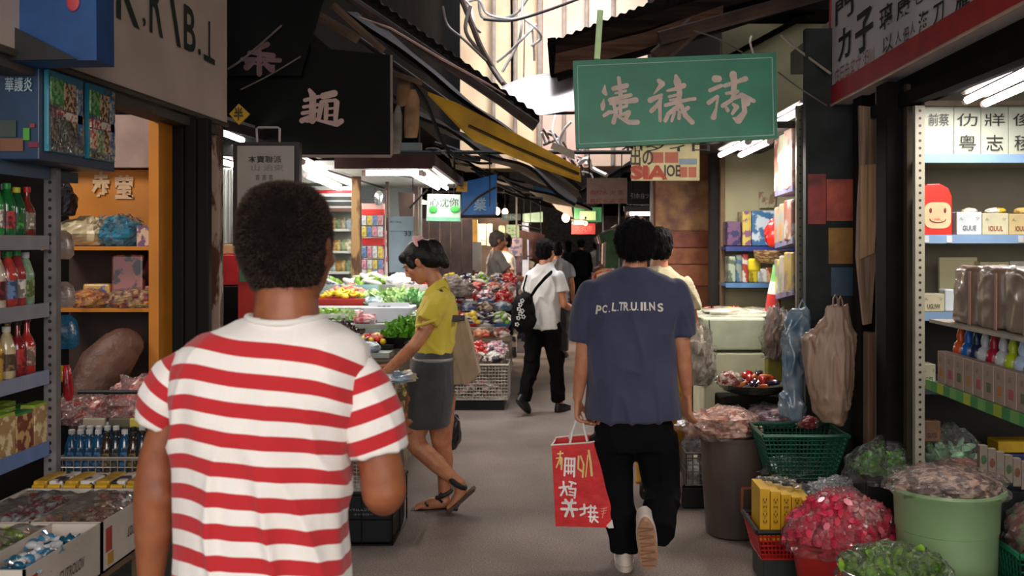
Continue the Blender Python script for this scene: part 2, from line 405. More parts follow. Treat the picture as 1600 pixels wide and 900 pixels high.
def striped_man():
    Y = 1.9; root = thing('person', 'man seen from behind with cropped dark hair and red and white striped tee', 'person', (P(420, 0, Y).x, Y, 0))
    K = skin('tan_skin', '#935836', '#7a4329')
    def p(px, py, dy=0.): return P(px, py, Y)+Vector((0, dy, 0))
    def px(v): return v*Y/F
    b = MB()
    hc = p(447, 388, .01); M = frame(math.radians(-14), math.radians(-2)); head_shapes(b, hc, M, 1.06)
    chain(b, [(p(447, 420, -.005), .062), (p(449, 462, -.005), .058), (p(450, 505, -.01), .064), (p(448, 545, 0), .07)])
    b.ell(p(450, 445, .0), (.063, .062, .07))
    loft(b, [(p(440, 0).x, Y, p(0, 520).z, .09, .06), (p(430, 0).x, Y, p(0, 560).z, .135, .08), (p(420, 0).x, Y, p(0, 640).z, .15, .1), (p(412, 0).x, Y, p(0, 800).z, .14, .09), (p(410, 0).x, Y, p(0, 930).z, .155, .1), (p(410, 0).x, Y, .8, .15, .1)])
    chain(b, [(p(300, 596), .034), (p(262, 670), .035), (p(247, 715), .036), (p(244, 755), .040), (p(242, 785), .040), (p(240, 830), .036), (p(236, 900), .025), (p(234, 950), .022)])
    b.ell(p(247, 770, -.012), (.036, .03, .04))
    hand(b, p(234, 955), (0, .05, -1), (.2, 1, 0), (12, 18, 14), 1.0)
    chain(b, [(p(556, 610), .036), (p(586, 690), .041), (p(597, 740), .043), (p(600, 768), .0435), (p(598, 778, .03), .038), (p(592, 765, .10), .036), (p(580, 745, .2), .025)])
    b.ell(p(600, 772, 0), (.040, .034, .042))
    hand(b, p(578, 742, .21), (-.25, 1, .15), (-.2, 0, 1), (35, 45, 30), 1.0)
    for s in (-1, 1):
        x = p(410, 0).x+s*.085
        chain(b, [((x, Y, .84), .085), ((x+s*.01, Y+.01, .48), .055), ((x+s*.01, Y-.01, .3), .052), ((x+s*.01, Y, .08), .036)])
        chain(b, [((x+s*.01, Y-.03, .05), .04), ((x+s*.02, Y+.12, .035), .035), ((x+s*.02, Y+.17, .025), .025)])
    finish(remesh(b, .0055, 5), 'body', K, root)
    # hair
    h = MB(); rows = [(286, 446, 12, .03), (289, 446, 30, .05), (296, 446, 46, .066), (310, 446, 60, .083), (330, 446, 69, .096), (352, 446, 73, .101), (375, 446, 74, .102), (395, 446, 72, .098), (412, 446, 67, .09), (428, 447, 60, .078), (442, 447, 54, .064), (453, 447, 48, .055)]
    h.rings([[(P(cx, 0, Y).x+px(hw)*math.cos(2*math.pi*j/30), Y-.004+(ry*(1. if math.sin(2*math.pi*j/30) < 0 else .62 if py < 400 else .1))*math.sin(2*math.pi*j/30), P(0, py, Y).z) for j in range(30)] for py, cx, hw, ry in rows])
    hm = remesh(h, .005, 4)
    ho = finish(hm, 'hair', mat('cropped_hair', '#120d0b', .95, spec=.1, var=.3, vs=60, bump=.6, bs=250), root)
    crown = p(452, 345)
    strands('hair_strands', hm, 26000, .0085, mat('cropped_hair_strand', '#3a2b22', .6, spec=.35, var=.3, vs=40), ho, .00055, None, lambda q: Vector(((q.x-crown.x)*6, 0, (q.z-crown.z)*5-.15)), 3, .45)
    # shirt
    S = MB()
    rows = [(492, 449, 56, .060), (500, 449, 66, .066), (512, 444, 92, .078), (526, 437, 122, .09), (545, 428, 146, .1), (575, 424, 152, .112), (620, 418, 149, .118), (660, 415, 141, .118), (710, 412, 136, .115), (770, 411, 134, .112), (840, 411, 134, .112), (920, 411, 137, .115), (975, 410, 140, .118)]
    loft(S, [(P(cx, 0, Y).x, Y-.005, P(0, py, Y).z, px(hw), ry) for py, cx, hw, ry in rows], 0, 36, 2.3)
    sleeves = []
    def sleeve(nodes):
        q_ = MB(); a = [Vector(n[0]) for n in nodes]; q_.tube(a, [n[1] for n in nodes], 26)
        q_.ell(a[0], nodes[0][1]*.98); sleeves.append(remesh(q_, .0055, 6))
    sl = [(p(304, 574), .046), (p(280, 596), .052), (p(258, 625), .052), (p(243, 667), .0385)]
    sr = [(p(548, 582), .050), (p(566, 608), .057), (p(580, 650), .060), (p(591, 708), .0545)]
    sleeve(sl); sleeve(sr)
    sm = remesh(S, .006, 7)
    def msk(q): return .35+.65*min(1, max(0, (P(0, 560, Y).z-q.z)/.25))
    folds(sm, .013, 11, 3.0, 3.3, msk)
    # stripe coordinate per corner, so that the sleeve seam stays crisp
    x0 = P(420, 0, Y).x; z0 = P(0, 528, Y).z; per = 45*Y/F
    la, lb = Vector(sl[0][0]), Vector(sl[-1][0]); ra, rb = Vector(sr[0][0]), Vector(sr[-1][0])
    def paint(me, side):
        at = me.attributes.new('stripe', 'FLOAT', 'POINT'); vals = []
        for vtx in me.vertices:
            q = vtx.co; dx = q.x-x0
            if side == -1: v = ((q-la).dot((lb-la).normalized())+.004)/per*1.08+.06
            elif side == 1: v = ((q-ra).dot((rb-ra).normalized())-.012)/per
            else:
                cz = q.z+.12*dx+3.0*max(0, abs(dx)-.1)**2+.010*mnoise.noise(Vector((q.x*7, 0, q.z*3)))
                v = max(.5, (z0-cz)/per+.02+1) if cz > z0-.005 else (z0-cz)/per+1.02
                if cz > z0+.022: v = .6
            vals.append(v)
        at.data.foreach_set('value', np.array(vals, np.float32))
    paint(sm, 0)
    for i_, me_ in enumerate(sleeves): folds(me_, .0035, 14, 6, 5.5+i_); paint(me_, (-1, 1)[i_])
    tee_ = finish(sm, 'striped_tee', striped_material(), root)
    for me_ in sleeves: finish(me_, 'sleeve', MC['red_white_stripes'], tee_)
    nk = MB(); 
    ring = [(P(449, 0, Y).x+px(58)*math.cos(t), Y-.01+.066*math.sin(t), P(0, 497, Y).z-.006*math.sin(t)*0+.004*math.cos(2*t)) for t in [2*math.pi*j/32 for j in range(33)]]
    nk.tube(ring, .0062, 10); nk.build('neckband', fabric('white_rib', '#dedbd4', bs=600), root, smooth=True)
    T = MB()
    for s in (-1, 1):
        x = p(410, 0).x+s*.085
        loft(T, [(x*1., Y, .9, .09, .115), (x, Y, .8, .092, .115), (x+s*.01, Y, .5, .085, .09), (x+s*.015, Y, .45, .085, .09)])
    finish(remesh(T, .009, 4), 'shorts', fabric('charcoal_cotton', '#2c2d31'), root)
    for s in (-1, 1):
        x = p(410, 0).x+s*.1; q = MB(); q.box((x, Y+.06, .05), (.1, .28, .07)); 
        finish(remesh(q, .008, 8), 'shoe', fabric('grey_canvas', '#5c5a58'), root)
striped_man()

# ---------------------------------------------------------------- man in the navy shirt
def navy_man():
    Y = 4.85; k = Y/F; root = thing('person', 'man in navy blue tee with white lettering walking away with red bag', 'person', (P(990, 0, Y).x, Y, 0))
    K = skin('fair_skin', '#c08463', '#a86a4c')
    def p(px, py, dy=0.): return P(px, py, Y)+Vector((0, dy, 0))
    b = MB(); hc = p(993, 379, .01); head_shapes(b, hc, frame(math.radians(8), math.radians(-6)), 1.08)
    chain(b, [(p(992, 395), .062), (p(992, 412), .060), (p(991, 428), .066)])
    loft(b, [(p(990, 0).x, Y, p(0, 425).z, .08, .06), (p(990, 0).x, Y, p(0, 445).z, .19, .09), (p(986, 0).x, Y, p(0, 520).z, .17, .11), (p(986, 0).x, Y, p(0, 600).z, .16, .105), (p(988, 0).x, Y, p(0, 670).z, .18, .115)])
    chain(b, [(p(922, 462), .055), (p(915, 525), .045), (p(911, 560), .04), (p(907, 590, .01), .036), (p(903, 622, .015), .026)])
    tips = hand(b, p(903, 626, .015), (0, .02, -1), (.25, 1, 0), (55, 75, 55), 1.08)
    chain(b, [(p(1058, 462), .055), (p(1063, 520), .044), (p(1067, 553), .041), (p(1071, 585, .015), .036), (p(1075, 616, .03), .026)])
    hand(b, p(1075, 619, .03), (-.05, .1, -1), (-.5, 1, 0), (30, 35, 25), 1.08)
    rk = p(1034, 762, .02); la = p(975, 856, .0)
    chain(b, [(p(957, 680), .09), (p(968, 765, .02), .062), (p(972, 805, 0), .05), (la, .038)])
    chain(b, [(p(1024, 680), .09), (rk, .062), (p(1022, 792, -.14), .05), (p(1012, 808, -.22), .03)])
    b.tube([la, la+Vector((0, .1, -.03))], [.035, .03], 10)
    finish(remesh(b, .006, 5), 'body', K, root)
    # hair
    h = MB(); h.ell(p(993, 372, -.012), (.101, .115, .105), 20, 14); h.ell(p(993, 384, -.03), (.094, .085, .08), 20, 12); h.ell(p(993, 367, .03), (.092, .095, .09), 20, 12)
    hm = remesh(h, .006, 3); folds(hm, .006, 40, 14, 1.)
    ho = finish(hm, 'hair', mat('black_hair', '#080708', .8, spec=.15, var=.3, vs=60, bump=.8, bs=120, stretch=(1, 1, .25)), root)
    strands('hair_strands', hm, 9000, .02, mat('black_hair_strand', '#0c0b0c', .7, spec=.2), ho, .0009, None, lambda q: Vector((0, -.2, -1.6)), 5, .5)
    # tee
    S = MB()
    rows = [(416, 992, 20, .06), (421, 992, 30, .068), (430, 991, 52, .085), (441, 990, 70, .105), (458, 989, 78, .12), (490, 987, 75, .13), (530, 984, 68, .13), (570, 985, 67, .128), (610, 988, 69, .13), (640, 989, 72, .134), (655, 990, 73, .136)]
    loft(S, [(P(cx, 0, Y).x, Y-.005, P(0, py, Y).z, hw*k, ry) for py, cx, hw, ry in rows], 0, 36, 2.3)
    for nodes in ([(p(924, 456), .065), (p(917, 478), .070), (p(912, 505), .066), (p(908, 533), .058)], [(p(1056, 455), .065), (p(1062, 478), .07), (p(1066, 500), .068), (p(1068, 525), .064)]):
        S.tube([n[0] for n in nodes], [n[1] for n in nodes], 20); S.ell(nodes[0][0], nodes[0][1])
    sm = remesh(S, .0075, 6); folds(sm, .012, 9, 2.4, 9.1, lambda q: .3+.7*min(1, max(0, (p(0, 470).z-q.z)/.3)))
    tee = finish(sm, 'navy_tee', fabric('navy_cotton', '#3a3f5a', vs=6, col2='#32364f'), root)
    # printed letters wrap round the back: placed one by one on the cloth
    from mathutils.bvhtree import BVHTree
    bv = BVHTree.FromPolygons([v.co for v in sm.vertices], [tuple(f.vertices) for f in sm.polygons]); off = parent_world(root)
    L_ = [('P', 934, 482, 8, 14, -8), ('C', 943, 480, 7, 12, -8), ('.', 950, 484, 2, 2, 0), ('L', 957.5, 477, 7, 13, -6), ('.', 963, 482, 2, 2, 0), ('T', 968, 476, 7, 13, -4), ('R', 975.5, 476, 8, 13, -3), ('.', 981, 481, 2, 2, 0), ('U', 987, 476, 9, 13, -1), ('.', 993, 481, 2, 2, 0), ('I', 999, 476, 3.4, 13, 0), ('I', 1004, 476, 3.4, 13, 1), ('.', 1008, 481, 2, 2, 0), ('N', 1015, 476, 9, 13, 3), ('S', 1028, 478, 9, 13, 4)]
    wm = fabric('white_print', '#d8d2c8', bump=.1); mb = MB()
    for ch, cx_, cy_, w_, h_, rot in L_:
        c = p(cx_, cy_); hit = bv.ray_cast(c+Vector((0, -1, 0))-off, Vector((0, 1, 0)))
        y = hit[0].y+off.y if hit[0] else Y-.14
        t = text(ch, (c.x, y-.003, c.z), w_*k, h_*k, (math.cos(math.radians(rot)), 0, -math.sin(math.radians(rot))*-1), (math.sin(math.radians(rot))*-1, 0, math.cos(math.radians(rot))), wm, tee, bold=.03, name='tmp', lift=.0)
        for v in t.data.vertices:
            wv = v.co+parent_world(tee); ht = bv.ray_cast(Vector((wv.x, wv.y-1, wv.z))-off, Vector((0, 1, 0)))
            mb.v.append((wv.x, (ht[0].y+off.y if ht[0] else wv.y)-.0025, wv.z))
        b0 = len(mb.v)-len(t.data.vertices)
        for f in t.data.polygons: mb.f.append(tuple(b0+i for i in f.vertices)); mb.m.append(0)
        me_ = t.data; bpy.data.objects.remove(t); bpy.data.meshes.remove(me_)
    mb.build('lettering', wm, tee, label='arched row of white printed capital letters')
    hem = MB(); hem.v = []
    # trousers
    T = MB()
    loft(T, [(p(990, 0).x, Y, p(0, 640).z, .175, .12), (p(990, 0).x, Y, p(0, 668).z, .19, .13), (p(990, 0).x, Y, p(0, 700).z, .19, .13)])
    T.tube([p(955, 680), p(962, 740, .01), p(968, 790, .01), p(974, 838), p(975, 862)], [.11, .092, .078, .072, .07], 20)
    T.tube([p(1023, 680), p(1030, 735, .02), p(1034, 768, 0), p(1028, 790, -.12), p(1022, 812, -.24)], [.11, .098, .088, .082, .08], 20)
    tm = remesh(T, .009, 5); folds(tm, .008, 9, 4, 2.2)
    finish(tm, 'trousers', fabric('black_denim', '#0d0d10', bump=.2, sheen=0., spec=.1), root)
    # shoes: planted left, right one on its toe with the sole towards us
    w1 = fabric('white_leather', '#cfc4b8', bump=.05); s1 = mat('gum_sole', '#b98e6f', .7, var=.12, vs=30, bump=.6, bs=90)
    a = MB(); fx = p(976, 0).x
    loft(a, [(fx, Y+.06, .012, .044, .135), (fx, Y+.06, .04, .046, .138), (fx, Y+.05, .07, .043, .12), (fx, Y-.0, .1, .036, .06), (fx, Y-.02, .125, .034, .05)], 0, 24, 2.2)
    sh = finish(remesh(a, .006, 5), 'shoe', w1, root)
    a = MB(); a.add([], []); loft(a, [(fx, Y+.06, 0.0, .046, .142), (fx, Y+.06, .028, .048, .145)], 0, 24, 2.2); a.build('sole', mat('white_rubber', '#cdbfb2', .6), sh)
    # right shoe built flat then stood on its toe
    toe = P(1016, 893, Y-.2); toe.z = .03; heel = P(1008, 815, Y-.33)
    fwd = (toe-heel).normalized(); up = Vector((0.05, 1, .15)); up = (up-fwd*up.dot(fwd)).normalized(); rt = fwd.cross(up)
    Mx = Matrix((rt, fwd, up)).transposed().to_4x4(); Mx.translation = heel+fwd*.13
    a = MB(); loft(a, [(0, 0, .012, .046, .138), (0, 0, .04, .049, .142), (0, -.01, .07, .045, .12), (0, -.05, .1, .04, .07), (0, -.06, .13, .038, .055)], 0, 24, 2.2)
    a.v = [tuple(Mx @ Vector(v)) for v in a.v]; sh = finish(remesh(a, .006, 5), 'shoe', w1, root)
    a = MB(); prof = []
    for j in range(28):
        t = 2*math.pi*j/28; y = .146*math.sin(t); wd = .050+.006*math.sin(t*1)-.008*math.exp(-((y+.0)/.05)**2); prof.append((wd*math.cos(t), y))
    a.rings([[(x, y, z) for x, y in prof] for z in (-.012, .018)], True, Mx); so = a.build('sole', s1, sh, bev=.004)
    a = MB()
    for i in range(11):
        y = -.11+i*.022; 
        a.add([tuple(Mx @ Vector(v)) for v in ((-.033, y, -.0145), (.033, y+.008*(-1)**i, -.0145), (.033, y+.008+.008*(-1)**i, -.0145), (-.033, y+.008, -.0145), (-.033, y, -.011), (.033, y+.008*(-1)**i, -.011), (.033, y+.008+.008*(-1)**i, -.011), (-.033, y+.008, -.011))], [(0, 1, 2, 3), (4, 5, 6, 7), (0, 1, 5, 4), (2, 3, 7, 6)])
    a.build('tread', mat('tread_brown', '#94694f', .8), so)
    return tips
navy_tips = navy_man()
# red carrier bag in his left hand
def red_bag():
    Y = 4.86; k = Y/F; root = thing('shopping_bag', 'red paper carrier bag with white and yellow characters in his left hand', 'shopping bag', (P(912, 0, Y).x, Y, P(0, 818, Y).z))
    fr = Y-.09
    def q(px, py, d=0.): v = P(px, py, Y); return Vector((v.x, Y+d, v.z))
    a = MB(); A = [(862, 691), (920, 687), (943, 682), (961, 806), (948, 818), (868, 816)]
    front = [q(x, y, -.07) for x, y in A]; back = [q(x+7, y-3, .07) for x, y in A]
    n = len(A); a.add(front+back, [tuple(range(n)), tuple(range(2*n-1, n-1, -1))]+[(i, i+n, (i+1) % n+n, (i+1) % n) for i in (1, 2, 3, 4, 5)])
    a.build('bag_body', mat('red_paper', '#cf1f22', .45, var=.1, vs=14, bump=.8, bs=9), root)
    a = MB(); a.slab([q(948, 816, -.071), q(961, 796, -.071), q(964, 812, -.071), q(962, 819, -.071)], .002); a.slab([q(946, 815, -.0725), q(961, 800, -.0725), q(962.5, 818, -.0725), q(950, 819, -.0725)], .002)
    a.build('torn_corner', C('#d8d2c8'), root, label='white torn paper corner')
    a = MB(); a.tube([q(862, 691, -.07), q(920, 687, -.07), q(943, 682, -.07), q(950, 682, 0), q(950, 679, .07), q(869, 688, .07), q(866, 690, 0), q(862, 691, -.07)], .004, 6)
    a.build('rim', C('#e2d9d0'), root)
    a = MB()
    for d in (-.065, .065):
        a.tube([q(890, 689, d), q(894, 672, d*.7), q(901, 655, 0), q(905, 650, 0), q(911, 660, d*.5), q(917, 686, d)], .006, 8)
    a.build('handle', mat('white_cord', '#dcd8d2', .8), root, smooth=True)
    W_ = C('#efe6e2'); yl = C('#e6c87a')
    conv = lambda x, y, l: (lambda v: Vector((v.x, Y-.0725-l, v.z)))(P(860+x*110/707, 680+y*140/900, Y))
    g = MB()
    for pts, w_ in (([(75, 155), (125, 150)], 16), ([(100, 130), (95, 200), (60, 290)], 14), ([(60, 200), (110, 190), (95, 260)], 12), ([(115, 200), (110, 310)], 16), ([(280, 180), (275, 300), (315, 330)], 18), ([(300, 180), (330, 260), (320, 385)], 18), ([(370, 170), (350, 380)], 12), ([(380, 125), (400, 250), (410, 370)], 22)):
        stroke(g, pts, w_, conv)
    g.build('yellow_characters', yl, root)
    g = MB()
    for pts, w_ in (([(150, 200), (240, 205)], 20), ([(150, 200), (140, 370)], 20), ([(180, 210), (178, 350)], 16), ([(210, 210), (205, 350)], 16), ([(240, 200), (235, 380)], 20), ([(140, 270), (240, 275)], 16), ([(145, 330), (240, 330)], 16),
        ([(90, 490), (180, 480)], 22), ([(130, 430), (135, 510), (105, 565)], 20), ([(150, 500), (165, 560)], 18), ([(190, 430), (250, 450)], 20), ([(215, 440), (200, 490)], 18), ([(185, 500), (250, 500), (240, 590)], 20), ([(190, 530), (235, 540)], 14), ([(185, 560), (225, 565)], 16),
        ([(120, 640), (250, 640)], 24), ([(110, 700), (265, 705)], 26), ([(150, 610), (190, 670), (150, 770)], 26), ([(215, 610), (200, 670), (225, 770)], 26),
        ([(295, 700), (370, 690)], 22), ([(335, 655), (340, 740), (300, 760)], 20), ([(385, 680), (450, 690)], 18), ([(400, 665), (395, 820)], 18), ([(375, 730), (465, 735)], 18), ([(440, 670), (430, 740)], 16), ([(380, 775), (470, 780)], 16), ([(440, 760), (410, 830)], 16), ([(420, 780), (470, 830)], 18)):
        stroke(g, pts, w_, conv)
    g.build('white_characters', W_, root)
    g = MB()
    for pts, w_ in (([(505, 700), (560, 690)], 10), ([(505, 725), (555, 715)], 9), ([(510, 750), (545, 740)], 9), ([(515, 790), (530, 700)], 9)): stroke(g, pts, w_, conv)
    g.build('small_characters', C('#e08a7a'), root)
red_bag()

# ---------------------------------------------------------------- woman in the yellow shirt
def yellow_woman():
    Y = 5.85; k = Y/F; root = thing('person', 'woman in yellow short sleeved shirt bending over the vegetable stall', 'person', (P(685, 0, Y).x, Y, 0))
    K = skin('warm_skin', '#c28560', '#a66848')
    def p(px, py, dy=0.): return P(px, py, Y)+Vector((0, dy, 0))
    yaw = math.radians(84); M = frame(yaw, math.radians(-33))
    b = MB(); hc = p(657, 411); head_shapes(b, hc, M, 1.0)
    chain(b, [(p(668, 420), .05), (p(678, 436), .05), (p(688, 458), .055)])
    chain(b, [(p(683, 486, 0), .085), (p(680, 520), .09), (p(676, 560), .11), (p(674, 600), .12)])
    # near arm
    chain(b, [(p(686, 474, -.11), .042), (p(674, 505, -.17), .04), (p(655, 535, -.2), .037), (p(630, 558, -.17), .033), (p(603, 582, -.12), .024)])
    hand(b, p(601, 584, -.12), (-.8, .1, -.55), (0, 1, .2), (25, 30, 20), .95)
    chain(b, [(p(684, 476, .11), .042), (p(660, 520, .2), .04), (p(632, 555, .2), .034), (p(608, 572, .16), .024)])
    hand(b, p(606, 574, .16), (-.8, -.1, -.55), (0, -1, .2), (30, 35, 20), .95)
    # legs
    chain(b, [(p(662, 620, -.05), .1), (p(648, 680, -.05), .066), (p(655, 695, -.05), .056), (p(685, 722, -.05), .054), (p(702, 738, -.05), .04), (p(719, 752, -.05), .033)])
    chain(b, [(p(719, 752, -.05), .034), (p(722, 766, -.05), .036), (p(712, 782, -.05), .03), (p(704, 790, -.05), .02)])
    chain(b, [(p(684, 625, .08), .1), (p(688, 700, .08), .058), (p(693, 725, .08), .05), (p(692, 780, .06), .033)])
    chain(b, [(p(694, 788, .06), .036), (p(672, 791, .06), .034), (p(652, 796, .06), .022)])
    for i in range(5): chain(b, [(p(656, 794, .03+.015*i), .011), (p(646+abs(i-1)*1.2, 798, .025+.017*i), .0085)], 8)
    finish(remesh(b, .0055, 4), 'body', K, root)
    # brows, eyes, lips seen in profile
    M4 = Matrix.Translation(hc) @ M.to_4x4()
    for sx in (-1, 1):
        e = MB(); e.tube([M4 @ Vector((sx*.016, .098, .026)), M4 @ Vector((sx*.034, .093, .031)), M4 @ Vector((sx*.05, .077, .027))], .0026, 6)
        e.tube([M4 @ Vector((sx*.018, .0895, .003)), M4 @ Vector((sx*.031, .0895, .0005)), M4 @ Vector((sx*.045, .0815, .003))], .0018, 6); e.build('brow', C('#1c1412'), root)
    e = MB(); e.ell((0, .0955, -.0575), (.02, .0075, .0065), 12, 6, M4); e.build('lips', mat('lip_pink', '#a85a50', .45), root, smooth=True)
    h = MB()
    h.ell((0, -.02, .045), (.087, .103, .09), 20, 14, M4); h.ell((0, -.06, .01), (.08, .066, .085), 18, 12, M4); h.ell((0, -.115, .02), (.055, .05, .07), 18, 12, M4); h.ell((0, -.12, -.045), (.045, .038, .07), 14, 10, M4); h.ell((0, -.08, -.03), (.06, .04, .05), 14, 10, M4); h.ell((0, .055, .075), (.06, .045, .04), 14, 10, M4)
    for sx in (-1, 1): h.ell((sx*.07, .035, .022), (.014, .026, .04), 10, 8, M4)
    hm = remesh(h, .0055, 7)
    finish(hm, 'hair', mat('shiny_black_hair', '#070607', .5, spec=.3, var=.2, bump=.35, bs=130, stretch=(.25, 1, 1)), root)
    h = MB(); ring = [M4 @ Vector((.055*math.cos(t), -.045+.02*math.sin(t*3)*0-.012*math.sin(t), .118+.02*math.sin(t)-.035*math.cos(t)**2)) for t in [2*math.pi*j/16 for j in range(17)]]
    h.ell((0, -.062, .122), (.05, .034, .024), 16, 10, M4); h.tube([M4 @ Vector((.07*math.cos(t), -.052, .05+.092*math.sin(t))) for t in [math.pi*(j+1)/16 for j in range(15)]], [.007+.008*math.sin(j/14*math.pi) for j in range(15)], 10)
    h.build('hair_band', fabric('pink_satin', '#dba9a8'), root, smooth=True)
    # shirt
    S = MB()
    def ring(px, py, rx, ry, dy=0.): v = p(px, py, dy); return (v.x, v.y, v.z, rx, ry)
    loft(S, [ring(686, 446, .05, .06), ring(687, 455, .07, .09), ring(686, 466, .093, .15), ring(683, 485, .115, .165), ring(682, 510, .118, .155), ring(681, 535, .118, .14), ring(680, 552, .112, .13)], 0, 30, 2.2)
    S.tube([p(688, 466, -.1), p(684, 480, -.145), p(674, 500, -.18)], [.058, .068, .07], 18); S.ell(p(688, 466, -.1), .058)
    S.tube([p(686, 466, .1), p(678, 482, .15), p(668, 502, .18)], [.058, .066, .068], 18)
    sm = remesh(S, .007, 5); folds(sm, .008, 12, 4, 6.)
    sh = finish(sm, 'yellow_shirt', fabric('yellow_cotton', '#d2bf42', col2='#c6b238', vs=5), root)
    a = MB(); c0 = [p(700, 442, -.02), p(694, 434, -.06), p(682, 440, -.085), p(668, 452, -.07), p(663, 462, -.03)]
    for s in (-1, 1):
        lo = [Vector((v.x, Y+(v.y-Y)*(-s), v.z)) for v in c0]; up_ = [Vector((v.x+.012, Y+(v.y-Y)*(-s)*1.25, v.z-.045)) for v in c0]
        for i in range(4): a.slab([lo[i], lo[i+1], up_[i+1], up_[i]], .004*(s))
    a.build('collar', MC['yellow_cotton'], sh)
    a = MB(); a.tube([p(674, 500, -.18)+Vector((math.cos(t)*.064, math.sin(t)*.062, math.cos(t)*.022)) for t in [2*math.pi*j/20 for j in range(21)]], .009, 6); a.build('cuff', MC['yellow_cotton'], sh, smooth=True)
    # skirt with belt
    T = MB()
    loft(T, [ring(679, 548, .112, .135), ring(677, 565, .122, .15), ring(674, 600, .14, .17), ring(670, 640, .135, .17), ring(668, 664, .13, .165)], 0, 30, 2.3)
    tm = remesh(T, .008, 4); folds(tm, .0025, 14, 6, 1.)
    sk = finish(tm, 'skirt', fabric('charcoal_skirt', '#3b3d3e', col2='#323435'), root)
    def oval(px, py, rx, ry, r, flat, tilt=0.):
        v = p(px, py); q = MB(); q.tube([v+Vector((rx*math.cos(t), ry*math.sin(t), tilt*math.cos(t))) for t in [2*math.pi*j/30 for j in range(31)]], r, 8); return q
    oval(678, 560, .116, .142, .012, 1, .0).build('belt', mat('grey_belt', '#8c8a86', .5), sk, smooth=True)
    # sandals
    sm_ = mat('sandal_black', '#1b191a', .6); so_ = mat('sandal_sole', '#4a3a30', .8)
    a = MB(); a.slab([p(640, 799, .015), p(714, 797, .025), p(714, 797, .1), p(640, 799, .11)], -.025); s1 = a.build('sandal', sm_, root, bev=.008)
    a = MB(); a.tube([p(690, 772, .02), p(684, 778, .0), p(690, 786, .02)], .008, 8)
    a.tube([p(692, 776, .06)+Vector((math.cos(t)*.042, math.sin(t)*.042, .02*math.cos(t))) for t in [2*math.pi*j/16 for j in range(17)]], .013, 8)
    a.tube([p(668, 790, .0), p(662, 788, .06), p(668, 790, .115)], .008, 8); a.tube([p(662, 788, .06), p(652, 796, .05)], .006, 8)
    a.build('strap', sm_, s1, smooth=True)
    a = MB(); a.slab([p(700, 793, -.1), p(741, 757, -.09), p(741, 757, -.01), p(700, 793, 0)], -.022); s2 = a.build('sandal', so_, root, bev=.007)
    a = MB(); a.tube([p(716, 751, -.05)+Vector((math.cos(t)*.043, math.sin(t)*.042, -.03*math.cos(t))) for t in [2*math.pi*j/16 for j in range(17)]], .016, 8)
    a.tube([p(716, 790, -.1), p(708, 780, -.05), p(716, 790, 0)], .009, 8)
    a.build('strap', sm_, s2, smooth=True)
    # tote
    t = thing('tote_bag', 'beige cloth tote bag hanging behind the woman in yellow', 'bag', (P(728, 0, Y).x, Y+.02, P(0, 600, Y).z))
    S = MB(); A = [(708, 500, .03), (728, 497, .03), (734, 520, .045), (751, 583, .06), (732, 600, .06), (709, 600, .06)]
    fr = [P(x, y, Y)+Vector((0, .02-w_, 0)) for x, y, w_ in A]; bk = [P(x, y, Y)+Vector((0, .02+w_, 0)) for x, y, w_ in A]
    S.add(fr+bk, [tuple(range(6)), tuple(range(11, 5, -1))]+[(i, i+6, (i+1) % 6+6, (i+1) % 6) for i in range(6)])
    m = remesh(S, .006, 6); folds(m, .008, 16, 3, 2.); finish(m, 'bag_body', fabric('beige_canvas', '#a08a6e', bump=.3), t)
    S = MB(); S.tube([p(710, 502, -.01), p(704, 490, -.03), p(700, 468, -.09), p(692, 452, -.12)], .011, 8); S.slab([p(708, 503, -.035), p(727, 500, -.035), p(727, 493, -.03), p(710, 493, -.03)], .07)
    S.build('strap', C('#2d2220'), t)
yellow_woman()

